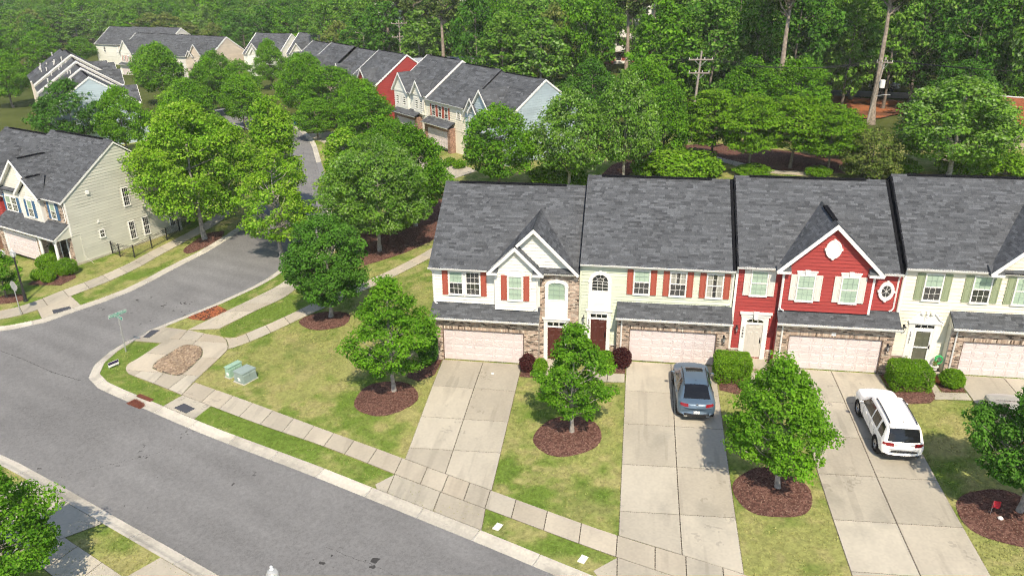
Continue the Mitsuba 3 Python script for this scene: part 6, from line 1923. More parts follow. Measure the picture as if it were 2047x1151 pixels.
for i, (x, y, lab) in enumerate([(-10.6, 48.2, 'low clipped shrub in front of the far garages'), (-12.2, 47.6, 'second low shrub in front of the far garages'), (-9.2, 46.9, 'third low shrub in front of the far garages')]):
    clipped('shrub', lab, x, y, .8, .7, 1.0, 'leaf_hedge', 40 + i, leaf=.14, dens=140)

# ---------------------------------------------------------------- vehicles
add_mat('m_paint_blue', [0.095, 0.15, 0.215], 0.28, 0.5, metallic=0.35, clearcoat=1.0, clearcoat_gloss=0.95)
add_mat('m_paint_white', [0.80, 0.80, 0.79], 0.35, 0.5, clearcoat=1.0, clearcoat_gloss=0.95)
add_mat('m_paint_silver', [0.50, 0.50, 0.48], 0.30, 0.5, metallic=0.5, clearcoat=1.0, clearcoat_gloss=0.95)
add_mat('m_paint_dark', [0.03, 0.032, 0.036], 0.3, 0.5, clearcoat=1.0, clearcoat_gloss=0.95)
add_mat('m_carglass', [0.010, 0.011, 0.013], 0.05, 0.6)
add_mat('m_trim', [0.018, 0.018, 0.019], 0.5, 0.4)
add_mat('m_tyre', [0.016, 0.016, 0.016], 0.85, 0.2)
add_mat('m_alloy', [0.55, 0.55, 0.56], 0.3, 0.5, metallic=0.8)
add_mat('m_chrome', [0.75, 0.75, 0.76], 0.12, 0.5, metallic=1.0)
add_mat('m_redlens', [0.22, 0.008, 0.012], 0.12, 0.6)
add_mat('m_headlens', [0.62, 0.64, 0.66], 0.08, 0.6)


def car(label, fr, L, W, H, paint, side, style, wheels, tyre_r=.37, plate='m_white', group=None, simple=False):
    """side: table of (s from the rear, top height, bottom height, belt height, half width at belt, half width at the top)"""
    S = np.array(side, float)
    st = np.unique(np.round(np.concatenate([np.linspace(0, L, 70 if simple else 150), np.linspace(0, .35, 18), np.linspace(L - .4, L, 16)]), 4))
    f = [PC(S[:, 0], S[:, k]) for k in range(1, 6)]
    top, bot, belt, wb, wt = [g(st) for g in f]
    rows = 15 if simple else 25
    # half section, from the sill to the roof centre
    U = []
    for i in range(len(st)):
        b, t, bl, w, w2 = bot[i], top[i], belt[i], wb[i], wt[i]
        bl = min(bl, t - .012)
        key = np.array([(0, b), (w * .80, b), (w * .945, b + .05), (w * .985, b + (bl - b) * .38), (w, b + (bl - b) * .68), (w * .985, bl - (bl - b) * .10), (w * .955, bl), (w * .955 + (w2 - w * .955) * .55, bl + (t - bl) * .55), (w2, t - (t - bl) * .13 - .006),
                        (w2 * .90, t - (t - bl) * .035 - .003), (w2 * .55, t - .002), (0, t + .012)])
        q = np.array([0, .08, .13, .24, .36, .45, .49, .65, .80, .87, .94, 1])
        u = np.linspace(0, 1, rows)
        u = np.unique(np.concatenate([q, u]))
        U.append(np.column_stack([PC(q, key[:, 0])(u) if False else np.interp(u, q, key[:, 0]), np.interp(u, q, key[:, 1])]))
    U = np.array(U)                                   # stations x rows x (x, z)
    ns, nr = U.shape[:2]
    P = np.concatenate([np.stack([U[:, :, 0], np.repeat(st[:, None], nr, 1) - L / 2, U[:, :, 1]], -1)], 0)
    # the ends curve forward in plan
    def bow(P):
        x, y = P[..., 0], P[..., 1]
        e = np.clip((np.abs(y) - (L / 2 - .55)) / .55, 0, 1)
        P = P.copy()
        P[..., 1] = y - np.sign(y) * e * (.30 if style != 'box' else .2) * (np.abs(x) / (W / 2)) ** 2.4
        return P
    P = bow(P)
    i, j = np.meshgrid(np.arange(ns - 1), np.arange(nr - 1), indexing='ij')
    Q = np.stack([i * nr + j, (i + 1) * nr + j, (i + 1) * nr + j + 1, i * nr + j + 1], -1).reshape(-1, 4)
    V = P.reshape(-1, 3)
    cen = V[Q].mean(1)
    s = cen[:, 1] + L / 2
    x, z = cen[:, 0], cen[:, 2]
    ft, fb, fbl, fw, fw2 = [g(s) for g in f]
    # which faces are glass, lamps, black trim, or cut away for the wheels
    rel = (z - fbl) / np.maximum(ft - fbl, .05)
    g = style_data[style]
    cabin = (ft - fbl) > .18
    sideglass = cabin & (rel > .10) & (rel < .80) & (x > fw2 * .93)
    for a, b in g['pillars']:
        sideglass &= ~((s > a) & (s < b))
    sideglass &= (s > g['side'][0] + .35 * np.clip(rel, 0, 1) * g.get('rake_r', 1)) & (s < g['side'][1] - .95 * np.clip(rel, 0, 1))
    shield = (s > g['shield'][0]) & (s < g['shield'][1]) & (x < fw2 * .90) & (rel > .0)
    back = (s > g['back'][0]) & (s < g['back'][1]) & (x < fw2 * .86) & (z > g['back'][2])
    roofglass = (s > g['roof'][0]) & (s < g['roof'][1]) & (x < fw2 * .62) & (rel > .9) if g['roof'] else np.zeros(len(s), bool)
    lamp = (s < g['tail'][0]) & (z > g['tail'][1] + g['tail'][4] * (W / 2 - x) * -1) & (z < g['tail'][2]) & (x > g['tail'][3])
    head = (s > L - g['head'][0]) & (z > g['head'][1]) & (z < g['head'][2]) & (x > g['head'][3])
    low = z < fb + g['sill']
    cut = np.zeros(len(s), bool)
    for wy in wheels:
        cut |= (np.hypot(s - wy, z - tyre_r) < tyre_r + .07) & (x > W * .30)
    kind = np.full(len(s), 0)
    kind[low] = 5
    kind[sideglass] = 1
    kind[roofglass] = 6
    kind[shield] = 2
    kind[back] = 3
    kind[lamp] = 4
    kind[head] = 7
    kind[cut] = 9
    FR.append(fr)
    h = thing('parked_car', label, 'car', group)

    def pick(k, mirror=True):
        ii = Q[np.isin(kind, k)]
        if not len(ii):
            return None
        Vm = V * np.array([-1, 1, 1])
        if mirror:
            return np.vstack([V, Vm]), np.vstack([ii, ii[:, ::-1] + len(V)])
        return V, ii

    def lay(name, k, mat, smooth=35, **kw):
        m = pick(k)
        if m is None:
            return
        v, fq = m
        used, inv = np.unique(fq, return_inverse=True)
        put(name, (v[used], inv.reshape(fq.shape)), mat, h, smooth=smooth, **kw)

    def side_lay(name, k, mat):
        ii = Q[np.isin(kind, k)]
        if not len(ii):
            return
        used, inv = np.unique(ii, return_inverse=True)
        for sgn in (1, -1):
            put(name, (V[used] * np.array([sgn, 1, 1]), inv.reshape(ii.shape)), mat, h, smooth=35)
    lay('body', [0], paint)
    lay('windshield', [2], 'm_carglass')
    lay('rear_window', [3], 'm_carglass')
    side_lay('side_window', [1], 'm_carglass')
    side_lay('tail_light', [4], 'm_redlens')
    side_lay('headlight', [7], 'm_headlens')
    lay('sunroof', [6], 'm_carglass')
    lay('lower_trim', [5], 'm_trim')
    # ends and floor
    cap = MB()
    for e in (0, ns - 1):
        ring = np.vstack([P[e], (P[e] * np.array([-1, 1, 1]))[::-1]])
        c = ring.mean(0)
        k = len(ring)
        jj = np.arange(k)
        cap.add(np.vstack([ring, c]), np.stack([jj, (jj + 1) % k, jj * 0 + k], 1))
    put('bumper', cap, paint if style != 'box' else paint, h)
    put('underbody', MB().box(-W * .40, W * .40, -L / 2 + .35, L / 2 - .35, .20, .62), 'm_trim', h)
    for wy in wheels:
        for sg in (-1, 1):
            xc = sg * (W / 2 - .125)
            pr = [(tyre_r * .62, -.115), (tyre_r * .93, -.115), (tyre_r, -.07), (tyre_r, .07), (tyre_r * .93, .115), (tyre_r * .62, .115), (tyre_r * .62, -.115)]
            t = MB().lathe(pr, (0, 0, 0), 28)
            v, ff, _ = t.mesh()
            v = np.column_stack([v[:, 2] + xc, v[:, 0] + wy - L / 2, v[:, 1] + tyre_r])
            wk = put('wheel', (v, ff), 'm_tyre', h, smooth=40)
            r = MB().lathe([(0, .03), (tyre_r * .16, .03), (tyre_r * .18, .0), (tyre_r * .60, -.055), (tyre_r * .64, -.0), (tyre_r * .64, .09)], (0, 0, 0), 28) if simple else MB()
            rim = [(tyre_r * .57, .06), (tyre_r * .63, .088), (tyre_r * .655, .088), (tyre_r * .655, -.08), (tyre_r * .57, -.08)]
            r.lathe(rim, (0, 0, 0), 28)
            r.lathe([(0, .075), (tyre_r * .15, .07), (tyre_r * .17, .02)], (0, 0, 0), 14)
            for a in range(5):
                for d in (-.13, .13):
                    g0 = a * 2 * PH / 5
                    r.tube([[tyre_r * .12 * math.cos(g0), tyre_r * .12 * math.sin(g0), .055], [tyre_r * .60 * math.cos(g0 + d), tyre_r * .60 * math.sin(g0 + d), .065]], [.024, .020], 5)
            v, ff, _ = r.mesh()
            v = np.column_stack([sg * v[:, 2] + xc, v[:, 0] + wy - L / 2, v[:, 1] + tyre_r])
            put('rim', (v, ff), 'm_alloy', wk, smooth=40)
            dk = MB().lathe([(0, -.01), (tyre_r * .6, -.01)], (0, 0, 0), 20)
            v, ff, _ = dk.mesh()
            put('brake_disc', (np.column_stack([sg * v[:, 2] + xc, v[:, 0] + wy - L / 2, v[:, 1] + tyre_r]), ff), 'm_trim', wk)
            arch = MB().lathe([(tyre_r + .075, .12), (tyre_r + .075, -.14), (0, -.14)], (0, 0, 0), 24)
            v, ff, _ = arch.mesh()
            put('wheel_arch', (np.column_stack([sg * v[:, 2] + xc - sg * .02, v[:, 0] + wy - L / 2, v[:, 1] + tyre_r]), ff), 'm_trim', h)
    my = g['mirror'] - L / 2
    mz = float(f[2](g['mirror'])) + .10
    for sg in (-1, 1):
        c = trimesh.creation.icosphere(2, 1.0)
        v = np.asarray(c.vertices) * np.array([.115, .075, .085]) + np.array([sg * (W / 2 + .075), my, mz])
        mk = put('mirror', (v, np.asarray(c.faces)), paint, h, smooth=True)
        put('arm', MB().tube([[sg * (W / 2 - .06), my + .03, mz - .05], [sg * (W / 2 + .05), my, mz - .02]], .022, 6), 'm_trim', mk)
        put('mirror_glass', MB().box(sg * (W / 2 + .075) - .085, sg * (W / 2 + .075) + .085, my - .082, my - .06, mz - .06, mz + .06), 'm_chrome', mk)
    yb = -L / 2 - .012
    px = g['plate']
    pl = put('number_plate', MB().box(-.155, .155, yb + px[1] - .012, yb + px[1], px[0] - .078, px[0] + .078), plate, h)
    for sg in (-1, 1):
        for wy in g['handles']:
            zz = float(f[2](wy)) - .11
            put('door_handle', MB().box(sg * (W / 2 * .985) - .022, sg * (W / 2 * .985) + .022, wy - L / 2 - .10, wy - L / 2 + .10, zz - .016, zz + .016), g['hmat'], h)
        for wy in g['seams']:
            zz = np.linspace(float(f[1](wy)) + .1, float(f[2](wy)) - .02, 7)
            wv = float(f[3](wy))
            xs_ = np.interp((zz - float(f[1](wy))) / (float(f[2](wy)) - float(f[1](wy))), [0, .38, .68, .9, 1], [.95, .985, 1.0, .985, .955]) * wv + .003
            put('door_seam', MB().tube(np.column_stack([sg * xs_, np.full(7, wy - L / 2), zz]), .006, 4), 'm_trim', h)
    FR.pop()
    return h, f


style_data = {
    'coupe': dict(pillars=[(1.92, 2.02)], side=(1.05, 3.50), rake_r=1.6, shield=(2.98, 3.58), back=(.46, 1.22, 1.05), roof=(2.35, 2.95), tail=(.30, .93, 1.035, .42, .10), head=(.34, .70, .84, .48), sill=.13, mirror=3.12, plate=(.62, .05), handles=(1.55, 2.60), seams=(1.42, 1.98, 3.15), hmat='m_paint_blue'),
    'box': dict(pillars=[(1.05, 1.22), (2.02, 2.10)], side=(.42, 3.85), rake_r=.6, shield=(3.05, 3.80), back=(.10, .50, 1.14), roof=None, tail=(.26, .95, 1.06, .46, .05), head=(.34, .78, .98, .52), sill=.10, mirror=3.34, plate=(.90, .10), handles=(1.75, 2.72), seams=(1.40, 2.06, 3.20), hmat='m_paint_white'),
    'sedan': dict(pillars=[(2.02, 2.12)], side=(.95, 3.55), rake_r=1.3, shield=(2.95, 3.62), back=(.75, 1.35, .98), roof=None, tail=(.26, .72, .90, .40, .03), head=(.42, .62, .78, .45), sill=.07, mirror=3.22, plate=(.72, .05), handles=(1.55, 2.60), seams=(1.42, 2.08, 3.18), hmat='m_paint_silver'),
}
# s, top, bottom, belt, half width, half width at the top
COUPE = [(0, .86, .42, .62, .82, .76), (.10, 1.02, .33, .80, .905, .80), (.24, 1.10, .29, .92, .945, .80), (.42, 1.16, .27, 1.00, .955, .78), (.80, 1.38, .26, 1.04, .96, .70), (1.20, 1.545, .25, 1.04, .955, .655), (1.75, 1.625, .24, 1.02, .95, .645), (2.35, 1.64, .24, 1.00, .945, .65), (2.85, 1.57, .24, .985, .945, .67),
         (3.25, 1.32, .24, .98, .945, .72), (3.60, 1.06, .24, .97, .945, .80), (4.10, 1.00, .25, .94, .93, .80), (4.48, .93, .27, .86, .88, .74), (4.66, .82, .32, .72, .78, .66), (4.72, .70, .40, .60, .68, .60)]
BOX = [(0, .80, .48, .66, .86, .80), (.06, 1.08, .42, .86, .925, .84), (.12, 1.16, .40, .98, .945, .82), (.30, 1.52, .38, 1.08, .955, .76), (.50, 1.745, .36, 1.10, .96, .735), (.80, 1.79, .34, 1.10, .96, .73), (1.6, 1.815, .33, 1.09, .96, .725), (2.5, 1.80, .33, 1.08, .955, .72), (3.0, 1.755, .33, 1.07, .95, .725),
       (3.4, 1.50, .33, 1.06, .95, .74), (3.82, 1.20, .33, 1.05, .95, .82), (4.3, 1.15, .35, 1.02, .945, .84), (4.75, 1.08, .38, .96, .91, .80), (4.98, .98, .42, .86, .84, .74), (5.07, .84, .48, .74, .76, .68)]
SEDAN = [(0, .80, .40, .60, .78, .72), (.10, .96, .32, .78, .87, .78), (.30, 1.02, .27, .90, .905, .76), (.75, 1.07, .24, .93, .92, .72), (1.35, 1.36, .22, .93, .92, .60), (1.95, 1.45, .21, .92, .92, .585), (2.45, 1.445, .21, .91, .92, .59), (2.95, 1.33, .21, .90, .92, .63), (3.60, 1.00, .21, .89, .915, .74), (4.15, .94, .23, .85, .90, .76), (4.52, .82, .27, .76, .84, .70), (4.72, .66, .34, .58, .70, .60)]


def ground_tilt(x, y, yaw, L):
    a = np.array([math.sin(-yaw), math.cos(yaw)])
    z0, z1 = float(G(x - a[0] * 1.4, y - a[1] * 1.4)), float(G(x + a[0] * 1.4, y + a[1] * 1.4))
    p = math.atan2(z1 - z0, 2.8)
    c, s = math.cos(p), math.sin(p)
    return frame(x, y, (z0 + z1) / 2 + .036, yaw) @ np.array([[1, 0, 0, 0], [0, c, -s, 0], [0, s, c, 0], [0, 0, 0, 1.0]])


bl, bf = car('blue grey coupe styled car with black rear window, on the second driveway', ground_tilt(14.46, -3.60, math.radians(1.5), 4.72), 4.72, 1.93, 1.63, 'm_paint_blue', COUPE, 'coupe', (.93, 3.78), .37)
FR.append(ground_tilt(14.46, -3.60, math.radians(1.5), 4.72))
for sg in (-1, 1):
    yy = np.linspace(1.1, 2.95, 10)
    put('roof_rail', MB().tube(np.column_stack([sg * np.array([float(bf[4](v)) for v in yy]) * .93, yy - 2.36, np.array([float(bf[0](v)) for v in yy]) + .012]), .018, 5), 'm_trim', bl)
a = np.linspace(0, 2 * PH, 20, endpoint=False)
em = put('emblem', MB().plate(Polygon(np.column_stack([.065 * np.cos(a), 1.0 + .065 * np.sin(a)])), -2.36 + .075, -2.36 + .13), 'm_chrome', bl)
put('antenna_fin', MB().add([[-.02, -.78, 1.62], [.02, -.78, 1.62], [0, -.98, 1.66], [0, -.98, 1.72], [0, -1.0, 1.6]], [[0, 2, 3], [1, 3, 2], [0, 1, 3], [2, 3, 4]]), 'm_trim', bl)
put('rear_diffuser', MB().box(-.62, .62, -2.375, -2.22, .36, .50), 'm_trim', bl)
for sg in (-1, 1):
    put('exhaust', MB().box(sg * .55 - .09, sg * .55 + .09, -2.395, -2.3, .40, .47), 'm_chrome', bl)
put('wiper', MB().tube([[.1, -2.36 + .50, 1.13], [-.25, -2.36 + .62, 1.245]], .01, 4), 'm_trim', bl)
FR.pop()
wfm = ground_tilt(23.58, -5.90, math.radians(1.2), 5.07)
wh, wfn = car('white sport utility car with black roof rails, on the third driveway', wfm, 5.07, 1.93, 1.81, 'm_paint_white', BOX, 'box', (.98, 4.02), .39, plate='m_plate')
scene['m_plate'] = {'type': 'twosided', 'bsdf': {'type': 'diffuse', 'reflectance': {'type': 'rgb', 'value': [0.30, 0.31, 0.33]}}}
FR.append(wfm)
for sg in (-1, 1):
    yy = np.linspace(.62, 2.75, 12)
    put('roof_rail', MB().tube(np.column_stack([np.full(12, sg * .60), yy - 2.535, np.array([float(wfn[0](v)) for v in yy]) + np.array([.005] + [.045] * 10 + [.005])]), .026, 6), 'm_trim', wh)
for k in range(6):
    xx = -.42 + .84 * k / 5
    yy = np.linspace(.75, 2.7, 8)
    put('roof_rib', MB().tube(np.column_stack([np.full(8, xx), yy - 2.535, np.array([float(wfn[0](v)) for v in yy]) + .004]), .010, 4), 'm_paint_white', wh)
put('antenna', MB().tube([[0.02, -2.535 + .82, 1.79], [0.02, -2.535 + .74, 1.88]], .02, 5), 'm_trim', wh)
put('bumper_step', MB().box(-.55, .60, -2.565, -2.48, .665, .705), 'm_trim', wh)
put('lower_valance', MB().box(-.70, .70, -2.53, -2.35, .40, .48), 'm_trim', wh)
put('light_bar', MB().box(-.46, .46, -2.485, -2.42, 1.005, 1.04), 'm_chrome', wh)
put('wiper', MB().tube([[0.05, -2.535 + .13, 1.185], [.30, -2.535 + .22, 1.30]], .012, 4), 'm_trim', wh)
put('spoiler', MB().add([[-.66, -2.535 + .36, 1.73], [.66, -2.535 + .36, 1.73], [.66, -2.535 + .62, 1.80], [-.66, -2.535 + .62, 1.80], [-.66, -2.535 + .38, 1.70], [.66, -2.535 + .38, 1.70]], [[0, 1, 2, 3], [0, 4, 5, 1]]), 'm_paint_white', wh)
FR.pop()
car('silver sedan partly hidden by the tree at the right edge', ground_tilt(29.70, -5.42, 0.0, 4.72), 4.72, 1.84, 1.45, 'm_paint_silver', SEDAN, 'sedan', (1.02, 3.78), .335)
# half hidden white car at the left garage, and distant ones by the wood
car('white car behind the small tree at the left edge', LFR @ frame(-7.0, -4.6, .02, 0), 4.72, 1.84, 1.45, 'm_paint_white', SEDAN, 'sedan', (1.02, 3.78), .335, simple=True)
for i, (x, y, yaw, pm, lab) in enumerate([(45.2, 100.5, 1.3, 'm_paint_dark', 'dark car parked beyond the clearing'), (51.5, 99.0, 1.3, 'm_paint_silver', 'grey car parked beyond the clearing'), (41.0, 103.6, 1.3, 'm_paint_dark', 'second dark car half hidden by branches beyond the clearing')]):
    car(lab, frame(x, y, float(G(x, y)) + .15, yaw), 4.72, 1.84, 1.45, pm, SEDAN, 'sedan', (1.02, 3.78), .335, simple=True, group=None)

# ---------------------------------------------------------------- street furniture and small things
add_mat('m_sign_green', [0.012, 0.22, 0.15], 0.45)
add_mat('m_box_mint', toned([0.28, 0.43, 0.33], .95, 1.05, .05, 12, .12, 2), 0.5)
add_mat('m_box_grey', toned([0.26, 0.33, 0.31], .95, 1.05, .05, 12, .15, 2), 0.5)
add_mat('m_rust', toned([0.13, 0.042, 0.026], .7, 1.3, .3, 12), 0.8)
add_mat('m_bin_blue', [0.01, 0.10, 0.34], 0.5)
add_mat('m_flag_red', [0.55, 0.03, 0.05], 0.7)
add_mat('m_flag_yellow', [0.75, 0.62, 0.03], 0.7)
add_mat('m_terracotta', [0.48, 0.17, 0.08], 0.8)
add_mat('m_pot_blue', [0.03, 0.07, 0.28], 0.3)
add_mat('m_green_toy', [0.05, 0.42, 0.13], 0.5)
add_mat('m_navy', [0.03, 0.02, 0.07], 0.6)


def board_text(text, h, mat, parent, M, depth=.004):
    m = meshkit.text_mesh(text, h, depth, bold=False)
    v = np.asarray(m.vertices)
    v = v - np.array([(v[:, 0].max() + v[:, 0].min()) / 2, (v[:, 1].max() + v[:, 1].min()) / 2, 0])
    v = np.column_stack([v[:, 0], -v[:, 2], v[:, 1]])
    FR.append(FR[-1] @ M)
    put('lettering', (v, np.asarray(m.faces), np.full((len(v), 2), .5)), mat, parent)
    FR.pop()


# street name sign: two green blades crossing on a steel post
sx, sy = -21.02, -.27
sz = float(G(sx, sy))
FR.append(frame(sx, sy, sz))
h = thing('street_sign', 'street name sign with two crossed green blades on a steel post at the corner', 'sign')
put('post', MB().tube([[0, 0, -.1], [0, 0, 2.45]], .042, 8), 'm_galv', h)
put('post_cap', MB().box(-.05, .05, -.05, .05, 2.44, 2.50), 'm_galv', h)
for nm, rot, z, w, txt in (('name_blade', math.radians(66), 2.70, 1.22, 'Morgan Cliff Rd'), ('cross_blade', math.radians(-25), 2.47, .90, 'Park Ln')):
    M = frame(0, 0, z, rot)
    FR.append(FR[-1] @ M)
    b = put(nm, MB().box(-w / 2, w / 2, -.006, .006, -.11, .11), 'm_white', h)
    put('face', MB().box(-w / 2 + .014, w / 2 - .014, -.010, .010, -.096, .096), 'm_sign_green', b)
    FR.pop()
    board_text(txt, .115, 'm_white', b, M @ frame(0, -.012, 0))
    board_text(txt, .115, 'm_white', b, M @ frame(0, .012, 0, PH))
FR.pop()

# stop sign seen from behind
FR.append(frame(-32.5, 4.57, float(G(-32.5, 4.57)), math.radians(160)))
h = thing('stop_sign', 'back of an octagonal stop sign on a thin steel post at the left edge', 'sign')
put('post', MB().box(-.03, .03, -.01, .03, -.1, 2.55), 'm_galv', h)
oc = Polygon([(.40 * math.cos(PH / 8 + k * PH / 4), 2.25 + .40 * math.sin(PH / 8 + k * PH / 4)) for k in range(8)])
pn = put('panel', MB().plate(oc, -.022, -.012), 'm_galv', h)
put('face', MB().plate(oc.buffer(-.002), -.026, -.022, None, False), 'm_flag_red', pn)
board_text('STOP', .25, 'm_white', pn, frame(0, -.027, 2.25))
FR.pop()


def lamp_post(label, x, y, H):
    FR.append(frame(x, y, float(G(x, y))))
    h = thing('street_lamp', label, 'street lamp')
    put('pole', MB().lathe([(.17, -.05), (.17, .10), (.12, .16), (.115, .9), (.075, .98), (.055, H - .75), (.09, H - .72), (.05, H - .68), (.06, H - .60), (.11, H - .55), (.12, H - .50), (.0, H - .50)], (0, 0, 0), 14), 'm_iron', h, smooth=40)
    gl = [(.10, H - .50), (.17, H - .42), (.205, H - .30), (.20, H - .18), (.15, H - .06), (.07, H - .01)]
    put('globe', MB().lathe(gl, (0, 0, 0), 20), 'm_globe', h, smooth=40)
    put('finial', MB().lathe([(.075, H - .02), (.06, H + .03), (.035, H + .06), (.055, H + .10), (.03, H + .14), (0, H + .15)], (0, 0, 0), 12), 'm_globecap', h, smooth=40)
    put('bulb', MB().lathe([(.03, H - .50), (.045, H - .36), (.04, H - .24), (0, H - .2)], (0, 0, 0), 10), 'm_white', h, smooth=40)
    FR.pop()


scene['m_globecap'] = {'type': 'twosided', 'bsdf': {'type': 'principled', 'base_color': {'type': 'rgb', 'value': [0.62, 0.64, 0.65]}, 'roughness': 0.35}}
lamp_post('black lamp post with a clear acorn globe by the small tree on the left', -33.98, 6.89, 4.05)
lamp_post('acorn globe of a lamp post rising into the bottom edge of the picture', -0.70, -21.80, 4.10 - .03)

# utility boxes
for lab, x, y, L_, W_, H_, rot, mt in (('narrow mint green utility box on the corner lawn', -12.35, -2.55, 1.0, .40, .66, math.radians(66), 'm_box_mint'), ('larger grey green transformer box beside the mint one', -11.35, -3.1, 1.0, .84, .66, math.radians(66), 'm_box_grey')):
    FR.append(frame(x, y, float(G(x, y)), rot))
    h = thing('utility_box', lab, 'utility box', None)
    put('base', MB().box(-L_ / 2 - .05, L_ / 2 + .05, -W_ / 2 - .05, W_ / 2 + .05, -.1, .045), 'm_kerb', h)
    b = MB()
    v = [[-L_ / 2, -W_ / 2, .045], [L_ / 2, -W_ / 2, .045], [L_ / 2, W_ / 2, .045], [-L_ / 2, W_ / 2, .045], [-L_ / 2 + .02, -W_ / 2 + .06, H_], [L_ / 2 - .02, -W_ / 2 + .06, H_], [L_ / 2 - .02, W_ / 2 - .02, H_ + .03], [-L_ / 2 + .02, W_ / 2 - .02, H_ + .03]]
    put('cabinet', b.add(v, MB.BOXF), mt, h)
    put('lid', MB().box(-L_ / 2 - .02, L_ / 2 + .02, -W_ / 2 + .03, W_ / 2 + .02, H_ + .0, H_ + .045), mt, h)
    for k in range(2):
        x0 = -L_ / 2 + .05 + k * (L_ - .06) / 2
        put('door', MB().box(x0, x0 + (L_ - .14) / 2, -W_ / 2 - .004, -W_ / 2 + .05, .10, H_ - .10), mt, h)
    put('warning_label', MB().box(-L_ / 2 - .012, -L_ / 2 + .02, -.12, .06, .18, .36), 'm_white', h)
    FR.pop()

# yard sign
FR.append(frame(-20.45, -2.35, float(G(-20.45, -2.35)), math.radians(64)))
h = thing('yard_sign', 'small dark and white yard sign stuck in the corner verge', 'sign')
put('panel', MB().box(-.34, .34, -.008, .008, .14, .46), 'm_white', h)
put('band', MB().box(-.325, .325, -.011, .011, .28, .445), 'm_navy', h)
for q in (-.30, .30):
    put('stake', MB().tube([[q, 0, -.1], [q, 0, .5]], .007, 5), 'm_galv', h)
FR.pop()

# storm drain in the kerb
FR.append(frame(-16.45, -5.98, float(G(-16.45, -5.98)), math.radians(-22)))
h = thing('storm_drain', 'rusty storm drain grate in the gutter at the corner', 'drain grate')
put('frame', MB().box(-.60, .60, -.42, .26, -.12, -.056), 'm_rust', h)
for k in range(9):
    put('bar', MB().box(-.46 + k * .105, -.41 + k * .105, -.38, .20, -.058, -.035), 'm_rust', h)
put('kerb_hood', MB().box(-.62, .62, .26, .50, -.1, .085), 'm_rust', h)
FR.pop()
for lab, x, y in (('white valve cover in the verge near the first driveway', 5.69, -14.22), ('white valve cover in the verge near the second driveway', 9.47, -15.9)):
    FR.append(frame(x, y, float(G(x, y)), math.radians(-22)))
    put('valve_cover', MB().box(-.15, .15, -.22, .22, -.05, .035), 'm_fascia', label=lab, cat='valve cover', group='valve covers in the verge')
    FR.pop()
FR.append(frame(3.22, -1.33, float(G(3.22, -1.33)) + .036))
put('drain_cap', MB().lathe([(0, .012), (.09, .012), (.10, 0)], (0, 0, 0), 16), 'm_white', label='small round white cap in the slab before the leftmost garage', cat='drain cap')
FR.pop()

# low iron fence beside the end house
fp = [(-36.2 + .9, 19.6 - 2.2), (-33.7, 17.15), (-32.5, 16.45), (-31.05, 16.3), (-30.85, 18.6), (-30.7, 20.8), (-31.0, 23.4), (-31.2, 25.6)]
fp = fp[1:]
h = thing('iron_fence', 'low black iron fence with pickets at the side of the end house', 'fence')
for k, (x, y) in enumerate(fp):
    z = float(G(x, y))
    put('post', MB().box(x - .035, x + .035, y - .035, y + .035, z - .1, z + 1.18), 'm_iron', h)
for (x0, y0), (x1, y1) in zip(fp[:-1], fp[1:]):
    z0, z1 = float(G(x0, y0)), float(G(x1, y1))
    for hh in (.14, .92, 1.06):
        put('rail', MB().tube([[x0, y0, z0 + hh], [x1, y1, z1 + hh]], .016, 4), 'm_iron', h)
    n = int(math.hypot(x1 - x0, y1 - y0) / .12)
    for q in range(1, n):
        t = q / n
        put('picket', MB().tube([[x0 + (x1 - x0) * t, y0 + (y1 - y0) * t, z0 + (z1 - z0) * t + .08], [x0 + (x1 - x0) * t, y0 + (y1 - y0) * t, z0 + (z1 - z0) * t + 1.12]], .009, 4), 'm_iron', h)

# things at the doors and under the tree at the right
FR.append(frame(28.62, -.55, float(G(28.62, -.55)) + .05))
h = put('flower_pot', MB().lathe([(.14, 0), (.21, .08), (.25, .30), (.26, .40), (.23, .40), (.2, .33), (0, .33)], (0, 0, 0), 18), 'm_pot_blue', smooth=40, label='blue glazed pot with a rust brown rim by the rightmost garage', cat='flower pot')
put('rim', MB().lathe([(.255, .36), (.29, .38), (.28, .44), (.22, .44), (.22, .36)], (0, 0, 0), 18), 'm_rust', h)
FR.pop()
FR.append(frame(27.62, -.98, float(G(27.62, -.98)) + .05))
h = put('flower_pot', MB().lathe([(.10, 0), (.20, .08), (.23, .2), (.19, .30), (.16, .30), (.15, .2), (0, .2)], (0, 0, 0), 16), 'm_terracotta', smooth=40, label='round terracotta pot left of the round clipped shrub', cat='flower pot')
FR.pop()
FR.append(frame(27.88, .22, 1.36))
t = np.linspace(0, 2 * PH, 22)
h = put('garden_hose', MB().tube(np.column_stack([.19 * np.cos(t), -.04 * np.sin(2 * t), .55 + .24 * np.sin(t)]), .035, 7).tube(np.column_stack([.16 * np.cos(t), -.05 + .02 * np.sin(t), .54 + .21 * np.sin(t)]), .03, 7), 'm_green_toy', label='coiled bright green hose hanging beside the right entry door', cat='garden hose', smooth=True)
FR.pop()
FR.append(frame(27.70, .12, 1.345))
h = thing('garden_statue', 'small stone planter figure by the right entry door', 'planter')
put('bowl', MB().lathe([(.16, 0), (.13, .05), (.20, .16), (.22, .22), (.18, .22), (0, .17)], (0, 0, 0), 14), 'm_fascia', h, smooth=40)
put('plant', leaf_cloud(np.array([[0, 0, .34], [.06, .05, .44]]), np.array([[.13, .13, .12]] * 2), 60, .08, np.random.default_rng(3)), 'leaf_olive', h)
FR.pop()
FR.append(frame(26.15, .28, 1.345))
h = thing('potted_plant', 'small dried plant in a clay pot left of the right entry door', 'plant')
put('pot', MB().lathe([(.10, 0), (.14, .2), (.16, .22), (.13, .22), (0, .18)], (0, 0, 0), 12), 'm_terracotta', h, smooth=40)
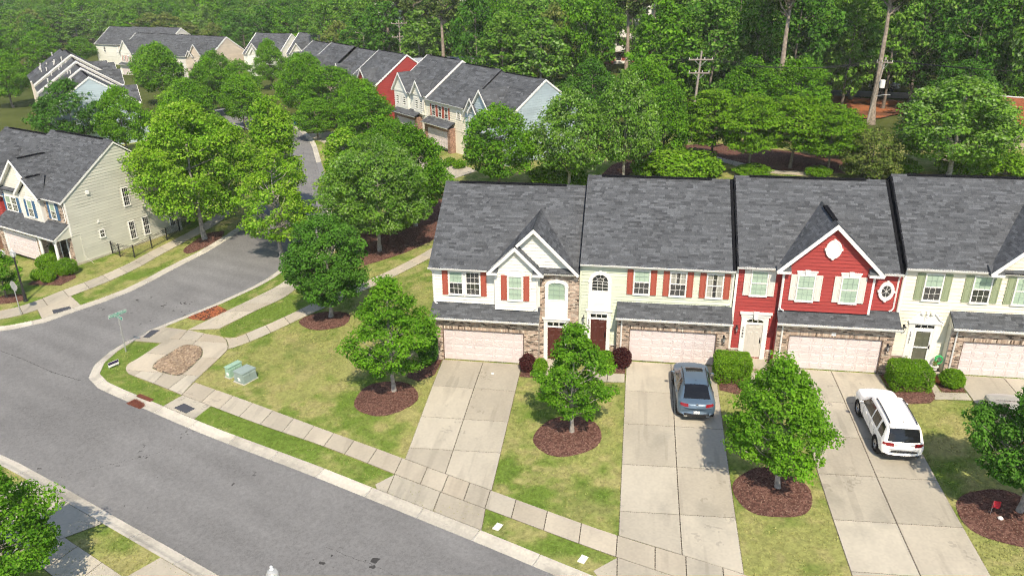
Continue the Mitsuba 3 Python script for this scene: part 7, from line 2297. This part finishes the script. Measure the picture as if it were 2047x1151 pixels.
put('leaf', leaf_cloud(np.array([[0, 0, .34], [.05, .03, .48], [-.06, 0, .42]]), np.array([[.14, .12, .14]] * 3), 40, .08, np.random.default_rng(4)), 'leaf_olive', h, kind='stuff')
FR.pop()
put('door_mat', MB().box(27.30, 27.95, -.12, .25, 1.343, 1.36), 'm_trim', label='dark door mat on the step of the butter yellow house', cat='door mat')


def pinwheel(name, label, cat, x, y, mat, H, s):
    FR.append(frame(x, y, float(G(x, y)) + .05))
    h = thing(name, label, cat)
    put('stake', MB().tube([[0, 0, -.05], [0.02, 0, H]], .008, 5), 'm_galv', h)
    m = MB()
    for k in range(4):
        p = np.array([[0, 0, H], [s * .55, -.02, H - .02 - s * .12 * k], [s * .5, .06 - .03 * k, H - s * .3 - s * .12 * k], [0.0, .05 * (k % 2), H - s * .35 - s * .12 * k]])
        m.add(p, [[0, 1, 2, 3]])
    put('cloth', m, mat, h)
    FR.pop()


pinwheel('garden_flag', 'small red and white flag stuck in the mulch ring at the right edge', 'garden flag', 26.2, -11.75, 'm_flag_red', .80, .55)
pinwheel('garden_flag', 'small yellow flag on a thin stick at the right edge', 'garden flag', 27.95, -11.9, 'm_flag_yellow', .62, .45)
FR.append(frame(26.5, -12.0, float(G(26.5, -12.0)) + .12))
put('garden_stone', MB().lathe([(0, 0), (.10, .02), (.11, .07), (.06, .12), (0, .13)], (0, 0, 0), 9), 'm_fascia', label='pale stone lying under the tree at the right edge', cat='stone')
FR.pop()

# blue bins
for lab, x, y in (('blue wheeled bin at the far end of the side street', -40.6, 73.2), ('bright blue bin standing by the left row houses', -67.0, 74.8)):
    FR.append(frame(x, y, float(G(x, y)), .5))
    h = thing('wheeled_bin', lab, 'bin', None)
    v = [[-.26, -.28, .08], [.26, -.28, .08], [.26, .28, .08], [-.26, .28, .08], [-.33, -.36, 1.0], [.33, -.36, 1.0], [.33, .36, 1.0], [-.33, .36, 1.0]]
    put('body', MB().add(v, MB.BOXF), 'm_bin_blue', h)
    put('lid', MB().add([[-.35, -.40, 1.0], [.35, -.40, 1.0], [.35, .42, 1.04], [-.35, .42, 1.04], [-.30, -.32, 1.08], [.30, -.32, 1.08], [.30, .38, 1.12], [-.30, .38, 1.12]], MB.BOXF), 'm_bin_blue', h)
    for q in (-.28, .28):
        put('wheel', MB().tube([[q - .03, .30, .12], [q + .03, .30, .12]], .12, 12), 'm_tyre', h)
    FR.pop()

# pergolas and patio clutter behind the left row
for i, (x, y, lab) in enumerate([(-72.2, 61.5, 'brown slatted pergola nearest the viewer behind the left row'), (-76.8, 66.8, 'second brown pergola behind the left row'), (-81.5, 72.0, 'third brown pergola behind the left row')]):
    FR.append(BF @ np.linalg.inv(BF) @ frame(x, y, float(G(x, y)) - .1, math.atan2(-.67, .745) + PH / 2 if False else math.atan2(.745, -.67)))
    h = thing('pergola', lab, 'pergola', None)
    for px in (-2.0, 2.0):
        for py in (-1.6, 1.6):
            put('post', MB().box(px - .07, px + .07, py - .07, py + .07, -.2, 2.4), 'm_timber', h)
    for py in (-1.6, 1.6):
        put('beam', MB().box(-2.5, 2.5, py - .05, py + .05, 2.4, 2.6), 'm_timber', h)
    for k in range(22):
        put('rafter', MB().box(-2.45 + k * .23, -2.33 + k * .23, -2.1, 2.1, 2.6, 2.72), 'm_timber', h)
    FR.pop()
FR.append(frame(-73.6, 59.5, float(G(-73.6, 59.5)), .4))
h = thing('patio_table', 'orange topped patio table under the nearest pergola', 'table')
put('top', MB().box(-.7, .7, -.45, .45, .70, .76), 'm_terracotta', h)
for q in ((-.6, -.35), (.6, -.35), (.6, .35), (-.6, .35)):
    put('leg', MB().box(q[0] - .03, q[0] + .03, q[1] - .03, q[1] + .03, 0, .7), 'm_timber', h)
FR.pop()

# kiosk with a shingled roof on the mulch slope
FR.append(frame(12.0, 44.2, float(G(12.0, 44.2)) - .05, .35))
h = thing('mail_kiosk', 'small brown kiosk with a weathered shingle roof on the mulch slope', 'kiosk')
for px in (-1.2, 1.2):
    put('post', MB().box(px - .12, px + .12, -.12, .12, -.2, 2.3), 'm_timber', h)
put('cabinet', MB().box(-1.0, 1.0, -.25, .25, .7, 1.7), 'm_timber', h)
r = put('roof', MB().add([[-1.7, -.9, 2.2], [1.7, -.9, 2.2], [1.7, 0, 2.75], [-1.7, 0, 2.75], [1.7, .9, 2.2], [-1.7, .9, 2.2]], [[0, 1, 2, 3], [3, 2, 4, 5]]), 'm_underlay', h)
shingles(r, [0, -.9, 2.205], [1, 0, 0], [0, .853, .521], sbox(-1.7, 0, 1.7, 1.05), coarse=1.2)
for k in range(3):
    put('step', MB().box(-2.9, -1.5, -.6 + k * .35, -.3 + k * .35, .0 + k * .06, .12 + k * .06), 'm_timber', h)
FR.pop()


# utility poles and wires
def utility_pole(label, x, y, H, arms, lean=(0, 0), rot=0, transformer=False):
    z = float(G(x, y))
    FR.append(frame(x, y, z, rot))
    h = thing('utility_pole', label, 'utility pole')
    top = np.array([lean[0], lean[1], H])
    put('pole', MB().tube([[0, 0, -.3], top * .5, top], [.17, .15, .11], 10, [.6, .5]), 'm_pole', h)
    ends = []
    for zz, w in arms:
        c = top * (zz / H)
        ak = put('crossarm', MB().box(c[0] - w, c[0] + w, c[1] - .18, c[1] - .07, zz - .07, zz + .07), 'm_pole', h)
        for sg in (-1, 1):
            put('brace', MB().tube([[c[0] + sg * w * .55, c[1] - .15, zz], [c[0], c[1] - .12, zz - .75]], .03, 4), 'm_galv', h)
        for q in np.linspace(-w * .93, w * .93, 4):
            put('insulator', MB().lathe([(.03, .07), (.06, .12), (.035, .18), (.055, .24), (0, .28)], (c[0] + q, c[1] - .125, zz), 8), 'm_white', ak)
    if transformer:
        c = top * ((H - 3.0) / H)
        put('transformer', MB().lathe([(0, 0), (.30, .0), (.32, .1), (.32, .85), (.26, .95), (0, .97)], (c[0] + .42, c[1] - .2, H - 3.6), 14), 'm_white', h, smooth=40)
        put('lamp_arm', MB().tube([[c[0], c[1], H - 4.6], [c[0] + .8, c[1] - .3, H - 4.4], [c[0] + 1.5, c[1] - .4, H - 4.35]], .05, 6), 'm_galv', h)
    FR.pop()
    R = frame(x, y, z, rot)
    return [(R @ np.array([top[0] * a[0] / H + q, top[1] * a[0] / H - .125, a[0] + .28, 1]))[:3] for a in arms[:1] for q in np.linspace(-a[1] * .93, a[1] * .93, 4)]


P1 = utility_pole('tall utility pole with two crossarms above the layered trees', 17.75, 58.24, 11.0, [(10.0, 1.45), (8.45, 1.25)], (.6, 0), .1)
P2 = utility_pole('leaning utility pole with a white transformer at the clearing', 39.36, 62.6, 9.6, [(9.0, .9)], (1.1, 0), -.2, True)
P3 = utility_pole('utility pole with one crossarm above the silvery trees', 4.15, 90.15, 9.6, [(8.75, 1.3)], (.1, 0), .2)
P4 = utility_pole('utility pole with two arms above the red far row', -33.5, 108, 12.6, [(12.0, 1.5), (9.6, 1.5)], (0, 0), .5)
P5 = utility_pole('utility pole with two low crossarms right of the far pine trunks', -18.0, 104, 12.0, [(10.6, 1.6), (8.6, 1.6)], (0, 0), .5)
P6 = utility_pole('small utility pole left of the two armed one', -44, 118, 10.6, [(9.8, 1.6)], (0, 0), .5)
for (A, B, lab) in ((P2, P1, 'between the leaning pole and the tall one'), (P1, P3, 'between the tall pole and the one left of it'), (P3, P5, 'above the far houses'), (P5, P4, 'behind the far red row'), (P2, [np.array(q) + np.array([38, -6, .5]) for q in P2], 'running off to the right')):
    h = thing('power_line', 'thin dark wires ' + lab, 'wire')
    for q in range(4):
        a, b = np.array(A[q]), np.array(B[q])
        t = np.linspace(0, 1, 14)[:, None]
        p = a + (b - a) * t
        p[:, 2] -= (1.1 * 4 * t * (1 - t))[:, 0]
        put('wire', MB().tube(p, .022, 3, None, False), 'm_trim', h)

# the clearing at the upper right: clay bank, back road
put('clay_bank', sheet(Polygon(disc(44.5, 82.5, 7.5, 8.5, .2, 2)), 2.0, .22), 'm_clay', kind='structure', label='bare orange clay bank in the clearing')
put('back_road', sheet(Polygon([(34, 93.5), (58, 88.5), (60, 94), (35, 99.5)]), 3.0, .22, [.8, .5]), 'm_asphalt', kind='structure', label='short stretch of road beyond the clearing')
# apartment blocks glimpsed through the trees
def block(label, x, y, rot, w, d, H, base_h, z, floors, cols):
    FR.append(frame(x, y, z, rot))
    h = thing('apartment_block', label, 'apartment building')
    put('upper_walls', MB().box(-w / 2, w / 2, 0, d, base_h, H), 'm_white', h)
    put('brick_base', MB().box(-w / 2 - .05, w / 2 + .05, -.05, d + .05, -3, base_h), 'm_brickred', h)
    put('roof', MB().box(-w / 2 - .5, w / 2 + .5, -.5, d + .5, H, H + .5), 'm_fascia', h)
    for i in range(floors):
        for j in range(cols):
            x0 = -w / 2 + (j + .25) * w / cols
            far_window(h, x0, x0 + w / cols * .45, i * 3.0 + .9, i * 3.0 + 2.5, -.06)
            if j % 3 == 1:
                put('balcony', MB().box(x0 - .5, x0 + w / cols * .9, -1.3, -.05, i * 3.0 - .1, i * 3.0 + .05).box(x0 - .5, x0 + w / cols * .9, -1.3, -1.25, i * 3.0 + .05, i * 3.0 + 1.0), 'm_white', h)
    FR.pop()


add_dif('m_brickred', toned([0.30, 0.10, 0.075], .8, 1.2, .2, 6))
block('white apartment block with a red brick base glimpsed between the trees', -33, 126, -.2, 22, 12, 13.0, 4.5, .0, 4, 8)
block('white apartment block seen in slivers behind the tall pole', 7.0, 138, .05, 24, 12, 15, 3.2, 0.0, 5, 9)
# long grey roofed building far off, tan house, brown roofed house
FR.append(frame(-195, 236, -8.0, math.atan2(-.64, .77)))
h = thing('long_building', 'long low building with a pale grey roof far off at the upper left', 'building')
put('walls', MB().box(-28, 28, 0, 14, -4, 9.0), 'm_side_beige', h)
put('roof', MB().add([[-29, -1, 9], [29, -1, 9], [25, 7, 13], [-25, 7, 13], [29, 15, 9], [-29, 15, 9]], [[0, 1, 2, 3], [3, 2, 4, 5], [0, 3, 5], [1, 4, 2]]), 'm_roofgrey', h)
FR.pop()
add_dif('m_roofgrey', toned([0.27, 0.28, 0.30], .9, 1.1, .1, 2))
add_dif('m_roofmetal', toned([0.30, 0.325, 0.36], .9, 1.1, .15, 1.5))
add_dif('m_roofrust', toned([0.26, 0.095, 0.05], .8, 1.2, .25, 3))
FR.append(frame(-18.5, 90, 1.2, .35))
h = thing('tan_house', 'low tan house with a grey metal roof behind the far white townhouse', 'house')
put('walls', MB().box(-7, 7, 0, 8, -3, 3.0).add([[7, 0, 3], [7, 8, 3], [7, 4, 5.2]], [[0, 1, 2]]), 'm_side_tan', h)
put('roof', MB().add([[-7.6, -.6, 2.9], [7.6, -.6, 2.9], [7.6, 4, 5.4], [-7.6, 4, 5.4], [7.6, 8.6, 2.9], [-7.6, 8.6, 2.9]], [[0, 1, 2, 3], [3, 2, 4, 5]]), 'm_roofmetal', h)
far_window(h, 2, 3.2, 1, 2.3, -.02)
FR.pop()
FR.append(frame(55.0, 56, 1.6, -.5))
h = thing('brown_roofed_house', 'house with a rust brown roof peeking in at the right edge', 'house')
put('walls', MB().box(-5, 6, 0, 8, -2, 2.6), 'm_side_tan', h)
put('roof', MB().add([[-5.6, -.8, 2.4], [6.6, -.8, 2.4], [6.6, 4, 5.0], [-5.6, 4, 5.0], [6.6, 8.8, 2.4], [-5.6, 8.8, 2.4]], [[0, 1, 2, 3], [3, 2, 4, 5]]), 'm_roofrust', h)
put('ridge_cap', MB().box(-5.7, 6.7, 3.85, 4.15, 4.97, 5.07), 'm_fascia', h)
FR.pop()
